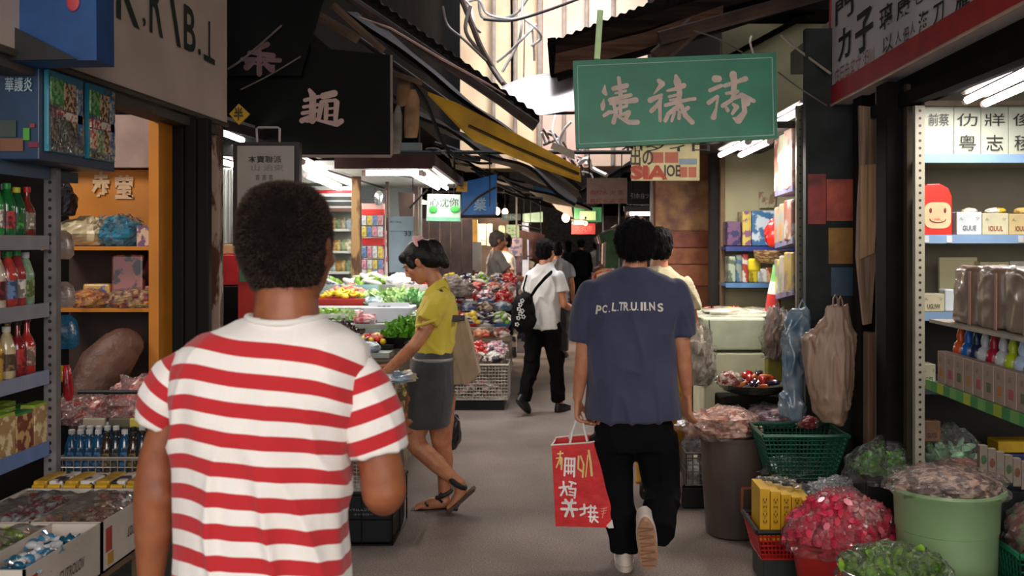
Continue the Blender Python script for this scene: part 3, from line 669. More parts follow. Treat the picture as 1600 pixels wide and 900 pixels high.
# ---------------------------------------------------------------- generic walking or standing figures farther off
def person(label, px, foot_y, hgt, yaw, skinm, hair, top, bottom, shoe, Y=None, arms=(0, 0), stride=.0, lean=0., sleeve=.55, extra=None, vox=.01, long_hair=False, armbend=(0, 0)):
    Y = Y or F*HC/(foot_y-CY); X = (px-CX)*Y/F; s = hgt/1.7
    root = thing('person', label, 'person', (X, Y, 0)); M = frame(yaw)
    def L(x, y, z): return Vector((X, Y, 0))+M @ Vector((x*s, (y+lean*max(0, z-.9))*s, z*s))
    b = MB(); hc = L(0, .02, 1.585); head_shapes(b, hc, frame(yaw, math.radians(-8)), s*1.02)
    chain(b, [(L(0, 0, 1.5), .055*s), (L(0, -.005, 1.42), .06*s)])
    yw = yaw
    def row(z, rx, ry, dx=0.): v = L(dx, 0, z); return (v.x, v.y, v.z, rx*s, ry*s)
    loft(b, [row(.88, .16, .1), row(1., .14, .095), row(1.2, .16, .11), row(1.36, .17, .1), row(1.42, .12, .075)], yw, 24)
    out = {}
    for i, sd in enumerate((-1, 1)):
        a = math.radians(arms[i]); sh = Vector((sd*.172, 0, 1.355)); el = sh+Vector((sd*.05, math.sin(a)*.28, -math.cos(a)*.28)); a2 = a+math.radians(armbend[i]+12)
        wr = el+Vector((0, math.sin(a2)*.25, -math.cos(a2)*.25))
        S, E_, W_ = L(*sh), L(*el), L(*wr); out[i] = (S, E_, W_)
        chain(b, [(S, .043*s), (E_, .038*s), (E_+(W_-E_)*.3, .037*s), (W_, .025*s)])
        hand(b, W_, (W_-E_).normalized(), M @ Vector((-sd*.3, 1, 0)), (30, 35, 25), s)
        st = stride*(1 if i else -1); hip = Vector((sd*.085, 0, .88)); kn = Vector((sd*.09, st*.5+abs(st)*.15, .48)); an = Vector((sd*.09, st-(.0 if st > 0 else .05*abs(st)*5), .085 if st >= 0 else .085+abs(st)*.25))
        out['l%d' % i] = (L(*hip), L(*kn), L(*an), st)
        chain(b, [(L(*hip), .09*s), (L(*kn), .058*s), (L(*(kn*.7+an*.3)), .055*s), (L(*an), .036*s)])
    finish(remesh(b, vox, 4), 'body', skinm, root)
    h = MB(); HM = Matrix.Translation(hc) @ frame(yaw, math.radians(-8)).to_4x4()
    h.ell((0, -.024*s, .045*s), (.09*s, .104*s, .092*s), 18, 12, HM); h.ell((0, -.045*s, .0), (.085*s, .075*s, .085*s), 16, 10, HM)
    if long_hair: h.ell((0, -.075*s, -.08*s), (.075*s, .045*s, .14*s), 16, 10, HM)
    hm = remesh(h, vox*.7, 2); folds(hm, .006, 40, 16, px*.1); finish(hm, 'hair', hair, root)
    S = MB(); loft(S, [row(.84, .19, .135), row(.95, .185, .13), row(1.1, .175, .13), row(1.25, .185, .13), row(1.36, .185, .115), row(1.41, .15, .095), row(1.44, .105, .08), row(1.47, .068, .065)], yw, 28, 2.3)
    for i in (0, 1):
        A, B, W_ = out[i]; e = A+(B-A)*sleeve; S.tube([A+(B-A)*-.02, A+(B-A)*.3, e], [.052*s, .061*s, .066*s], 16); S.ell(A, .052*s)
        if sleeve > 1: S.tube([B, W_], [.05*s, .045*s], 14); S.ell(B, .052*s)
    sm = remesh(S, vox*.9, 4); folds(sm, .014, 9, 3.5, px*.3); finish(sm, 'shirt', top, root)
    T = MB(); loft(T, [row(.8, .16, .12), row(.9, .165, .12), row(.98, .15, .11)], yw, 24)
    for i in (0, 1):
        A, B, W_, st = out['l%d' % i]; T.tube([A+Vector((0, 0, .02)), B, W_+(B-W_)*.06], [.105*s, .082*s, .065*s], 18); T.ell(B, .08*s)
    tm = remesh(T, vox, 4); folds(tm, .012, 10, 5, px*.7); finish(tm, 'trousers', bottom, root)
    for i in (0, 1):
        A, B, W_, st = out['l%d' % i]; q = MB(); pit = math.radians(-38) if st < 0 else 0
        MM = Matrix.Translation(W_) @ frame(yaw, pit).to_4x4()
        loft(q, [(0, .06*s, -.08*s, .045*s, .135*s), (0, .06*s, -.04*s, .045*s, .13*s), (0, .0, .0, .036*s, .06*s)], 0, 18)
        q.v = [tuple(MM @ Vector(v)) for v in q.v]; lo = min(v[2] for v in q.v)
        if lo < 0: q.v = [(v[0], v[1], v[2]-lo) for v in q.v]
        finish(remesh(q, vox*.8, 3), 'shoe', shoe, root)
    return root, L, out
bh = MC['black_hair']; sk2 = skin('mid_skin', '#b57a58', '#9c6243'); blk = fabric('black_cloth', '#0b0b0c', sheen=0., spec=.1); shb = mat('black_leather', '#131213', .4)
rt, L, out = person('person in loose white tee and black trousers with drawstring backpack', 848, 646, 1.60, math.radians(-32), MC['fair_skin'], bh, fabric('white_cotton', '#d9d8d6'), blk, shb, arms=(8, 6), stride=.17, lean=.06, vox=.008, armbend=(10, 55))
Yw = F*HC/(646-CY)
t = thing('backpack', 'black drawstring backpack with white floral print on the white tee', 'backpack', (P(820, 0, Yw-.24).x, Yw-.2, P(0, 520, Yw-.24).z))
S = MB(); yq = Yw-.24
for (x, y, rx, rz) in ((818, 500, .115, .12), (818, 484, .11, .14), (822, 468, .07, .07)): S.ell(P(x, y, yq), (rx, .075, rz), 18, 12)
m = remesh(S, .008, 4); folds(m, .008, 18, 8, 1.); finish(m, 'bag_body', fabric('black_nylon', '#0a0a0b', bump=.1, sheen=0., spec=.2), t)
S = MB(); S.tube([P(821, 466, yq), P(818, 450, yq+.02), P(823, 430, yq+.08)], .009, 6); S.tube([P(824, 472, yq-.02), P(838, 450, yq-.05), P(852, 434, yq-.02), P(861, 426, yq+.1)], .026, 8, flat=.5)
S.build('strap', blk, t)
S = MB()
for x, y in ((816, 470), (811, 483), (816, 486), (813, 490), (810, 497), (818, 495), (808, 507), (813, 476)):
    c = P(x, y, yq-.088)
    for a in range(5): S.ell(c+Vector((.014*math.cos(a*1.257), 0, .014*math.sin(a*1.257))), (.008, .012, .008), 6, 4)
S.build('floral_print', C('#cfcfd0'), t)
person('person in cream knit shirt and mustard trousers walking ahead of navy man', 1030, 780, 1.66, 0, MC['fair_skin'], bh, fabric('cream_knit', '#c2b896', col2='#a89e7e', stretch=(.1, .1, 9), vs=9), fabric('mustard_cloth', '#c18a16'), shb, vox=.009, arms=(-4, 6), stride=.1)
person('balding vendor in grey tee reaching over his goods', 776, 570, 1.72, math.radians(-75), sk2, mat('thin_grey_hair', '#5a5048', .8), fabric('grey_cotton', '#77746f'), fabric('dark_blue_cloth', '#23262f'), shb, arms=(8, 35), armbend=(5, 35))
person('pedestrian with short black hair in pale grey tee, back turned', 871, 560, 1.58, math.radians(-10), sk2, bh, fabric('pale_grey_cotton', '#8d9098'), fabric('dim_cloth', '#2b2a2c'), shb, stride=.1, vox=.012)
person('tall pedestrian all in black walking down the lane centre', 908, 487, 1.66, 0, sk2, bh, blk, blk, shb, stride=.08, vox=.012, sleeve=1.1)
person('slim pedestrian in black beside the shop goods, long dark hair', 888, 476, 1.64, .1, sk2, bh, fabric('off_black', '#1c1a20'), blk, shb, stride=.05, vox=.013, long_hair=True)
person('distant shopper in dusky red top near the lane end', 868, 461, 1.6, .3, sk2, bh, fabric('dusky_red', '#7c3c36'), blk, shb, stride=.1, vox=.014)
person('distant shopper in white shirt by the red banner', 931, 470, 1.6, -.3, sk2, bh, fabric('far_white', '#b9b4ac'), blk, shb, stride=.1, vox=.014)
person('white shirted stallholder standing close behind the balding vendor', 789, 556, 1.70, math.radians(120), sk2, bh, MC['white_cotton'], blk, shb, vox=.013)
# ================================================================ ROOFS, AWNINGS, BIG SIGNS
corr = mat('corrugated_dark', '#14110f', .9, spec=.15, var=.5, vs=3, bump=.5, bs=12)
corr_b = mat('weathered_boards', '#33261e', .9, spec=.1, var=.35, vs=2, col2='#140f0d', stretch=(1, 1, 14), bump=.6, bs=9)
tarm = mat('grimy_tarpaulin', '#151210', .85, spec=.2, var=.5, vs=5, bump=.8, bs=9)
whm = mat('bright_translucent_sheet', '#f4f0f0', .7, var=.03)
def translucent(m, f=.6):
    nt = m.node_tree; b = nt.nodes['Principled BSDF']; o_ = nt.nodes['Material Output']; t = nt.nodes.new('ShaderNodeBsdfTranslucent'); x = nt.nodes.new('ShaderNodeMixShader'); x.inputs[0].default_value = f
    nt.links.new(b.inputs['Base Color'].links[0].from_socket, t.inputs[0]); nt.links.new(b.outputs[0], x.inputs[1]); nt.links.new(t.outputs[0], x.inputs[2]); nt.links.new(x.outputs[0], o_.inputs[0])
translucent(whm, .75)
def sheet(mb, A, B, C_, D, t=.02, waves=0, amp=.02, n=24):
    """quad A-B (near edge), D-C (far edge), optionally corrugated across A-B"""
    A, B, C_, D = map(Vector, (A, B, C_, D)); nn = (B-A).cross(D-A).normalized()
    rows = []
    m_ = 6
    for j in range(m_+1):
        v = j/m_; r_ = []
        for i in range(n+1):
            u = i/n; p = (A*(1-u)+B*u)*(1-v)+(D*(1-u)+C_*u)*v
            r_.append(p+nn*(amp*math.sin(u*waves*2*math.pi) if waves else amp*.8*mnoise.noise(p*2.1)*2))
        rows.append(r_)
    vs = [p for r_ in rows for p in r_]; k = len(vs); vs += [p+nn*t for p in vs]; W_ = n+1; fs = []
    for j in range(m_):
        for i in range(n):
            a = j*W_+i; fs.append((a, a+W_, a+W_+1, a+1)); fs.append((a+k, a+1+k, a+W_+1+k, a+W_+k))
    for i in range(n): fs.append((i, i+1, i+1+k, i+k)); a = m_*W_+i; fs.append((a+1, a, a+k, a+1+k))
    for j in range(m_): a = j*W_; fs.append((a+W_, a, a+k, a+W_+k)); a = j*W_+n; fs.append((a, a+W_, a+W_+k, a+k))
    return mb.add(vs, fs)
# left awnings: each slopes down from the left fronts to the middle of the lane
aw = thing('awning', 'dark sagging awning over the left stalls, the one with a pink lit edge', 'awning', (-1, 6, 2.6))
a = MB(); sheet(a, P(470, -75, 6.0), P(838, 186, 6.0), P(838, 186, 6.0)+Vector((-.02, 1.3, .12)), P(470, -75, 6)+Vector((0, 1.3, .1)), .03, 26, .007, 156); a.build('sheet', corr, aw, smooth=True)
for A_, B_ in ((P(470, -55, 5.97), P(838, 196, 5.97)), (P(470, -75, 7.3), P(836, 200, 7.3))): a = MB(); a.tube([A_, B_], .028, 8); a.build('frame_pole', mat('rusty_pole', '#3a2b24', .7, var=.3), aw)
a = MB(); a.tube([P(560, 26, 5.9), P(610, 44, 5.9), P(690, 92, 5.9), P(760, 130, 5.9), P(790, 148, 5.9)], [.006, .014, .016, .014, .006], 8, flat=.5); a.build('edge_strip', mat('pink_lit_edge', '#c99a90', .5, var=.2, vs=12), aw)  # light along the awning edge put in as a pale pink strip
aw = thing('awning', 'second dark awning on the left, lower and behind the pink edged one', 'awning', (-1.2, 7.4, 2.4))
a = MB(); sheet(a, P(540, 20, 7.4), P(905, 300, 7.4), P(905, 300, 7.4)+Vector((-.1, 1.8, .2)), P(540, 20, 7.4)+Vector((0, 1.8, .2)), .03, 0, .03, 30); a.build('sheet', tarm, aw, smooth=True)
a = MB(); a.tube([P(560, 60, 7.35), P(905, 306, 7.35)], .02, 8); a.build('frame_pole', MC['rusty_pole'], aw)
ya = thing('tarpaulin', 'yellow tarpaulin strip hanging under the dark left awning', 'tarpaulin', P(800, 215, 7.1))
a = MB(); pts = [(668, 143), (712, 160), (800, 205), (906, 262), (908, 280), (845, 258), (740, 216), (712, 190)]
fr = [P(x, y, 7.0) for x, y in pts]; bk = [v+Vector((0, .035, -.02)) for v in fr]
a.add(fr+bk, [tuple(range(8)), tuple(range(15, 7, -1))]+[(i, i+8, (i+1) % 8+8, (i+1) % 8) for i in range(8)])
a.build('tarpaulin_cloth', mat('yellow_tarpaulin', '#e0ac18', .6, var=.2, vs=4, bump=.4, bs=8), ya)
a = MB(); a.tube([P(732, 196, 6.98), P(800, 228, 6.98), P(905, 272, 6.98)], .012, 6); a.build('seam', C('#4a3208'), ya)
a = MB(); a.slab([P(860, 232, 6.97), P(898, 250, 6.97), P(897, 236, 6.97), P(864, 222, 6.97)], .01); a.build('patch', C('#b7ab98'), ya)
# far dark roofs and low tarps that close the lane towards the end
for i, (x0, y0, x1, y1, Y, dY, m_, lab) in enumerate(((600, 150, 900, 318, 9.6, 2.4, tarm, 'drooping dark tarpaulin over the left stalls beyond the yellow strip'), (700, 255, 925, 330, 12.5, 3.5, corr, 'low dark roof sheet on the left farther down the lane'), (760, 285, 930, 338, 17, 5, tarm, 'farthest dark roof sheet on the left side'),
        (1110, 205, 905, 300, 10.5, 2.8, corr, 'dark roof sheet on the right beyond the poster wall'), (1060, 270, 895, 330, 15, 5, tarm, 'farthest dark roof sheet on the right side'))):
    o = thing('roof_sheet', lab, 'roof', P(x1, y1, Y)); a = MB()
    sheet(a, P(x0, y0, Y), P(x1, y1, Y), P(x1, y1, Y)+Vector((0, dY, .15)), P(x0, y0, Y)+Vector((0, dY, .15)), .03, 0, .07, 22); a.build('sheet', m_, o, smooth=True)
# blue and silver tarp scraps
tp = thing('tarpaulin', 'silvery plastic sheet edge by the far roof wires', 'tarpaulin', P(875, 325, 14)); a = MB(); a.slab([P(852, 305, 14), P(893, 322, 14), P(895, 340, 14), P(870, 327, 14)], .03); a.build('sheet', whm, tp)
tp = thing('tarpaulin', 'faded blue tarpaulin scrap among the far roof wires', 'tarpaulin', P(850, 300, 13)); a = MB(); a.slab([P(832, 290, 13), P(880, 302, 13), P(884, 312, 13), P(840, 300, 13)], .03); a.build('sheet', C('#2f5f80'), tp)
# right roofs
o = thing('roof_sheet', 'dark corrugated roof on the right above the green sign', 'roof', P(1000, 60, 6.2)); a = MB()
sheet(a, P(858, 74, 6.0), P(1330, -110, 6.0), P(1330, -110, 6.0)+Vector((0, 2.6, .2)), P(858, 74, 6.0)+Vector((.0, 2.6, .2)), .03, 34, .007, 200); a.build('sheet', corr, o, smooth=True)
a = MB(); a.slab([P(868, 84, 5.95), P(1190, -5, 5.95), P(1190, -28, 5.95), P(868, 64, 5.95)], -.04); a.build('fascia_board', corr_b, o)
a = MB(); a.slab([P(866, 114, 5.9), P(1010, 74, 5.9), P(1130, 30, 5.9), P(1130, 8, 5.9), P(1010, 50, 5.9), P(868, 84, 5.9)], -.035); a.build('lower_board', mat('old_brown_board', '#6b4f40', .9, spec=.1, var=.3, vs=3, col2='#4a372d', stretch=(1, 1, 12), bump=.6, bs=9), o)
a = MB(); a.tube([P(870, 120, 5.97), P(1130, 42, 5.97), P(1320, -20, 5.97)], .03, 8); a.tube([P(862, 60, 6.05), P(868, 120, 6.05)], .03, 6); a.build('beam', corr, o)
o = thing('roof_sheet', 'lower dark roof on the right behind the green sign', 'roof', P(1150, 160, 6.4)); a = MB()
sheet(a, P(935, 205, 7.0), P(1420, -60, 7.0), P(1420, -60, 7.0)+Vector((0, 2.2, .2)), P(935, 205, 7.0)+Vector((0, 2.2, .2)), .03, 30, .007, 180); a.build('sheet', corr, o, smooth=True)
struct(MB().bx(1.55, 3.6, 4.9, 5.0, 2.35, 2.75).build('trim_1', dark2))
o = thing('beam', 'dark slanting timber beam between the right fronts and the roof', 'beam', P(1060, 80, 5.6)); a = MB()
a.tube([P(1085, 40, 5.7), P(1025, 92, 5.7)], .055, 8); a.tube([P(1030, 60, 5.6), P(1320, -20, 5.6)], .04, 8); a.build('timber', mat('old_timber', '#4d382c', .85, var=.35, vs=4, bump=.5, bs=20), o)
# dark mass of the fascia above the right shop
o = thing('fascia', 'dark fascia boards above the right shop front', 'fascia', (1.6, 4.4, 2.3)); a = MB()
a.bx(1.60, 1.70, 2.6, 4.88, 2.22, 2.74); a.bx(1.56, 1.62, 2.6, 4.95, 2.20, 2.26); a.build('boards', dark2, o)
a = MB(); a.tube([(1.58, 2.6, 2.24), (1.58, 4.9, 2.24)], .012, 6); a.build('edge_strip', mat('pale_edge', '#8c8578', .6), o)
# white canvas in the gap
o = thing('canvas_sheet', 'white canvas sheet stretched across the lane left of the green sign', 'canvas', P(860, 150, 8)); a = MB()
sheet(a, P(785, 140, 8), P(925, 108, 8), P(925, 176, 9.2), P(820, 176, 9.2), .015, 0, .05); a.build('cloth', whm, o, smooth=True)
a = MB(); a.tube([P(815, 178, 9.2), P(925, 176, 9.2)], .015, 6); a.build('pole', dark2, o)

# ---- signs
def board(name, label, cat, quad, t, m, border=None, bm=None, bw=.02, base=None):
    """quad: lower-left, lower-right, upper-right, upper-left as seen from its front"""
    q = [Vector(v) for v in quad]; c = sum(q, Vector((0, 0, 0)))/4; r = thing(name, label, cat, base or c); nn = (q[1]-q[0]).cross(q[3]-q[0]).normalized()
    a = MB(); a.add(q+[v-nn*t for v in q], [(0, 1, 2, 3), (7, 6, 5, 4), (0, 4, 5, 1), (1, 5, 6, 2), (2, 6, 7, 3), (3, 7, 4, 0)]); a.build('panel', m, r)
    if border:
        a = MB()
        for i in range(4):
            p0, p1 = q[i], q[(i+1) % 4]; a.slab([p0+nn*.001, p1+nn*.001, p1+(c-p1)*bw+nn*.001, p0+(c-p0)*bw+nn*.001], border)
        a.build('frame', bm, r)
    return r, nn
# green sign
Yg = 5.0; qg = [P(900, 232, Yg), P(1215, 216, Yg), P(1213, 82, Yg), P(895, 95, Yg)]
gs, nn = board('hanging_sign', 'large green hanging sign with three pale brushed characters', 'sign', qg, .05, mat('sign_green', '#05805f', .45, var=.14, vs=5))
a = MB(); conv = lambda x, y, l: P(x, y, Yg)+Vector((0, -.003-l, 0))
stroke(a, [(902, 103), (1206, 90), (1209, 211), (905, 225), (902, 103)], 1.3, conv); a.build('border_line', C('#9fc4b4'), gs)
cg = lambda x, y, l: conv(920+x*160/1200, 90+y*120/900, l); ch = lambda x, y, l: conv(1060+x*160/1200, 90+y*120/900, l)
glyph = mat('pale_pink_paint', '#d8c0b4', .6, var=.1, vs=15)
G1 = [([(188, 320), (180, 400), (200, 430)], [10, 60, 40]), ([(175, 490), (165, 560), (162, 605)], [14, 62, 40]), ([(180, 680), (240, 640), (300, 640)], [44, 50, 30]), ([(350, 240), (362, 330), (375, 470)], [46, 46, 50]), ([(290, 365), (440, 330)], [56, 62]), ([(310, 420), (430, 390)], [24, 34]), ([(250, 500), (490, 440)], [60, 46]), ([(255, 540), (400, 520), (550, 500)], [40, 50, 70]), ([(280, 520), (320, 640), (290, 760)], [40, 46, 56]), ([(300, 610), (440, 570), (450, 520)], [36, 36, 36]), ([(330, 690), (470, 640)], [30, 50]), ([(370, 560), (370, 650)], 40), ([(465, 650), (430, 720)], [60, 50]), ([(340, 695), (470, 760), (570, 760)], [24, 60, 60])]
G2 = [([(820, 270), (860, 310), (760, 430)], [50, 70, 10]), ([(720, 500), (850, 440)], [70, 40]), ([(735, 625), (800, 560), (850, 480)], [56, 50, 30]), ([(838, 450), (830, 600), (835, 740)], [44, 44, 40]), ([(1020, 215), (1035, 280), (1065, 420), (1035, 600)], [40, 90, 60, 60]), ([(920, 390), (1010, 370), (1110, 330)], [30, 46, 66]), ([(940, 460), (1060, 430)], [36, 30]), ([(900, 560), (1040, 520), (1190, 490), (1240, 485)], [46, 46, 40, 44]), ([(950, 500), (1060, 480)], 30), ([(1010, 600), (930, 660), (895, 740)], [60, 50, 50]), ([(1000, 650), (970, 745)], [40, 34]), ([(1060, 640), (1055, 715)], [40, 44]), ([(1080, 560), (1130, 680), (1210, 760)], [50, 60, 60]), ([(1090, 640), (1160, 590)], [40, 50])]
G3 = [([(430, 250), (470, 250)], [86, 80]), ([(370, 385), (500, 330)], [50, 46]), ([(355, 530), (455, 455)], [56, 40]), ([(462, 460), (440, 600), (410, 700)], [30, 30, 70]), ([(640, 200), (655, 300), (640, 420)], [90, 70, 60]), ([(545, 330), (700, 280), (785, 250)], [50, 50, 66]), ([(560, 420), (690, 400)], [36, 50]), ([(520, 565), (620, 500), (660, 420)], [56, 46, 50]), ([(640, 490), (740, 440), (880, 510)], [30, 60, 50]), ([(780, 460), (800, 530)], [60, 90]), ([(760, 480), (775, 640), (700, 735), (640, 710)], [60, 60, 90, 20]), ([(560, 590), (575, 620)], [40, 50]), ([(640, 550), (680, 580), (630, 660)], [40, 60, 36])]
for G, cv in ((G1, cg), (G2, cg), (G3, ch)):
    a = MB(); 
    for pts, w_ in G: stroke(a, pts, w_, cv)
    a.build('character', glyph, gs)
# neon rod and wires that carry it
o = thing('sign_hanger', 'pale green tube hanger above the left corner of the green sign', 'hanger', P(934, 92, 5.02)); a = MB(); a.tube([P(933, 92, 5.02), P(938, 16, 5.02)], .016, 10); a.build('tube', mat('pale_green_tube', '#a9bd8c', .4, emit=.35), o); a = MB(); a.ell(P(938.5, 10, 5.02), (.02, .02, .026)); a.build('lamp_cap', glow('hot_lamp', '#fff0f4', 3.5), o)
a = MB(); a.tube([P(932, 95, 5.02), P(933, 88, 5.02)], .01); a.build('hook', C('#4aa38c'), o)
# menu sign under it
ms, nn = board('menu_sign', 'cream menu sign with orange pictures hanging under the green sign', 'sign', [P(987, 282, 5.07), P(1093, 282, 5.07), P(1093, 221, 5.07), P(987, 225, 5.07)], .03, mat('cream_panel', '#d6c690', .5, emit=.12))
cm = lambda x, y, l=0: P(900+x/4, 225+y/4, 5.07)+Vector((0, -.004-l, 0))
def rects(name, m, parent, conv_, rs):
    a = MB()
    for x0, y0, x1, y1 in rs: a.add([conv_(x0, y1), conv_(x1, y1), conv_(x1, y0), conv_(x0, y0)], [(0, 1, 2, 3)])
    return a.build(name, m, parent)
rects('orange_pictures', C('#d9785a'), ms, cm, [(465, 52, 545, 118), (556, 52, 638, 118), (366, 145, 460, 208), (470, 180, 548, 208), (645, 145, 695, 208), (703, 145, 752, 208)])
rects('blue_strip', C('#9db4c4'), ms, cm, [(645, 92, 755, 128)])
text('出の', cm(410, 82), .118, .09, *FACE_CAM, C('#4b4234'), ms, bold=.02); text('SIA', cm(455, 178, .002), .19, .073, *FACE_CAM, C('#c64b33'), ms, bold=.04); text('JOE', cm(597, 178), .09, .077, *FACE_CAM, C('#3d3a34'), ms, bold=.02)
text('和夕ィ口', cm(560, 20), .45, .045, *FACE_CAM, C('#332e28'), ms, bold=.02)
# dark board on the left
Yb = 5.5
db, nn = board('signboard', 'large black signboard on the left with a pale pink character', 'sign', [P(345, 243, Yb), P(611, 243, Yb), P(612, 86, Yb), P(345, 60, Yb)], .06, mat('black_board', '#0b0d0d', .7, spec=.15, var=.3, vs=3))
cb = lambda x, y, l: P(370+x*240/1350, 50+y*160/900, Yb)+Vector((0, -.004-l, 0))
a = MB()
for pts, w_ in (([(640, 510), (670, 560), (665, 780)], [30, 60, 60]), ([(600, 600), (720, 570)], 34), ([(590, 660), (715, 640)], 30), ([(580, 715), (720, 690)], 34), ([(575, 780), (650, 740)], [50, 30]), ([(620, 770), (700, 770)], [60, 30]), ([(760, 565), (860, 540)], [60, 60]), ([(750, 620), (720, 770)], [46, 40]), ([(770, 610), (870, 600), (880, 620), (870, 770)], [30, 30, 50, 40]), ([(790, 640), (785, 760)], 40), ([(800, 675), (860, 670)], 20), ([(800, 735), (860, 730)], 20), ([(720, 780), (880, 810), (920, 785)], [20, 50, 50])): stroke(a, pts, w_, cb)
a.build('character', mat('dusty_pink_paint', '#b99c94', .7, var=.1), db)
a = MB(); a.tube([P(611.5, 86, Yb-.01), P(612, 243, Yb-.01)], .008, 6); a.tube([P(470, 244, Yb-.01), P(612, 244, Yb-.01)], .009, 6); a.build('edge_trim', C('#8d7a70'), db)
d2, nn = board('signboard', 'upper black board with a dim faded character above the large board', 'sign', [P(345, 118, 5.42), P(470, 118, 5.42), P(520, -60, 5.42), P(345, -60, 5.42)], .03, MC['black_board'])
cb2 = lambda x, y, l: P(370+x*240/1350, 50+y*160/900, 5.42)+Vector((0, -.004-l, 0)); a = MB()
for pts, w_ in (([(270, 110), (110, 190)], [50, 30]), ([(110, 180), (320, 210)], [30, 50]), ([(50, 240), (380, 250)], [40, 40]), ([(200, 170), (200, 370)], [40, 50]), ([(90, 310), (150, 270)], [60, 30]), ([(250, 280), (310, 330)], [40, 60]), ([(80, 270), (330, 300)], 20)): stroke(a, pts, w_, cb2)
a.build('character', mat('faded_paint', '#72585a', .8), d2)
ds, nn = board('warning_sign', 'small yellow diamond sign at the left edge of the black board', 'sign', [P(373, 195, 4.95), P(390, 178, 4.95), P(373, 162, 4.95), P(358, 178, 4.95)], .012, C('#b98f0e')); text('半', P(373, 178, 4.945)+Vector((0, -.003, 0)), .045, .065, *FACE_CAM, C('#3a2c08'), ds, bold=.03)
ds, nn = board('warning_sign', 'small yellow warning plate left of the blue hanging sign', 'sign', [P(712, 299, 9.5), P(730, 300, 9.5), P(730, 284, 9.5), P(716, 284, 9.5)], .012, C('#b98f0e')); text('▲', P(722, 292, 9.49)+Vector((0, -.006, 0)), .05, .05, *FACE_CAM, C('#7a5c08'), ds)
# beige sign on the left, seen edge-on
XL = -1.62; zb = 2.165
bs_, nn = board('shop_sign', 'long beige shop sign with black letters above the left stall', 'sign', [(XL, 2.3, zb-.02), (XL, 4.89, zb), (XL, 4.89, 2.93), (XL, 2.3, 2.93)], .1, mat('beige_sign', '#cdb9ab', .6, var=.08, vs=3))
def onL(px, py): Y = F*XL/(px-CX); return Vector((XL+.003, Y, HC-(py-CY)*Y/F))
for c_, x0, x1, yt, yb in (('K', 160, 176, -60, 12), ('K', 180, 216, -60, 37), (',', 221, 226, 28, 42), ('R', 232, 253, -48, 55), ('\\', 261, 281, -14, 70), ('B', 286, 304, 11, 81), ('.', 308, 312, 76, 86), ('⊥', 317, 334, 33, 98)):
    a_, b_ = onL(x0, yb), onL(x1, yb); top = onL((x0+x1)/2, yt); c = (a_+b_)/2; hgt = top.z-((a_.z+b_.z)/2)
    text(c_, (XL+.003, c.y, c.z+hgt/2), (b_-a_).length, hgt, *FACE_R, C('#28362e'), bs_, bold=.012, name='letter')
a = MB(); a.bx(XL-.12, XL-.02, 2.3, 4.9, zb-.06, zb-.02); a.tube([(XL-.0, 2.3, zb-.02), (XL, 4.89, zb-.005)], .012, 6); a.build('lower_rail', mat('grimy_rail', '#4c433b', .7), bs_)
# blue sign box top left
o, nn = board('hanging_sign', 'dark blue sign box in the top left corner', 'sign', [P(-60, 97, 3.0), P(151, 94, 3.0), P(150, -60, 3.0), P(-60, -60, 3.0)], .12, mat('deep_blue', '#15467e', .5, var=.15)); a = MB(); a.ell(P(114, 2, 2.995), (.02, .004, .03)); a.build('red_lantern_mark', C('#b03a44'), o)
a = MB(); a.add([P(-60, 10, 2.985), P(5, 33, 2.985), P(122, 93, 2.985), P(-60, 97, 2.985)], [(3, 2, 1, 0)]); a.slab([P(-60, 10, 2.984), P(5, 33, 2.984), P(122, 93, 2.984), P(-60, 97, 2.984)], -.01); a.build('dark_underside', C('#171b1c'), o)  # flat dark wedge drawn for the underside of the sign box
# right sign
XR = 1.5
def onR(px, py): Y = F*XR/(px-CX); return Vector((XR, Y, HC-(py-CY)*Y/F))
rs, nn = board('shop_sign', 'white shop sign with red border and black characters at top right', 'sign', [(XR, 5.46, 2.335), (XR, 2.5, 2.36), (XR, 2.5, 3.2), (XR, 5.46, 3.2)], .1, mat('worn_white_sign', '#d6d0d2', .55, var=.08, vs=3))
red = mat('sign_red', '#b02a2e', .5, var=.15); a = MB(); a.slab([(XR-.004, 5.46, 2.335), (XR-.004, 2.5, 2.36), (XR-.004, 2.5, 2.46), (XR-.004, 5.46, 2.435)], .003); a.build('red_border', red, rs); a = MB(); a.slab([(XR-.0045, 5.46, 2.335), (XR-.0045, 5.43, 2.335), (XR-.0045, 5.43, 3.2), (XR-.0045, 5.46, 3.2)], .003); a.build('red_border', mat('sign_red_thin', '#a8282c', .5), rs)
a = MB(); a.tube([(XR-.005, 5.46, 2.33), (XR-.005, 2.5, 2.355)], .008, 6); a.build('lower_trim', C('#c0a896'), rs)
ink = C('#1c2422')
def rtext(b_, x0, x1, yt, yb, m=ink, bold=.015, slant=0.):
    A, B = onR(x0, yb), onR(x1, yb); t_ = onR((x0+x1)/2, yt); c = (A+B)/2; cz = onR((x0+x1)/2, (yt+yb)/2)
    h_ = (onR((x0+x1)/2, yb)-t_).length*.96
    text(b_, (XR-.005, c.y, cz.z), abs(A.y-B.y), h_, *FACE_L, m, rs, bold=bold, name='character', lift=.001)
rtext('門', 1307, 1335, -8, 32); rtext('力', 1311, 1331, 42, 94, bold=.03); rtext('子', 1338, 1366, 14, 82, bold=.03); rtext('璃', 1376, 1396, 6, 46); rtext('康', 1403, 1425, -6, 28); rtext('以', 1381, 1397, 54, 82, bold=.0); rtext('人', 1401, 1410, 48, 68, bold=0); rtext('佃', 1413, 1422, 42, 66, bold=0); rtext('人', 1424, 1432, 32, 54, bold=0); rtext('海', 1437, 1453, 16, 52); rtext('刀', 1460, 1477, 4, 38); rtext('乜', 1430, 1445, -14, 6); rtext('雁', 1495, 1518, -12, 12)
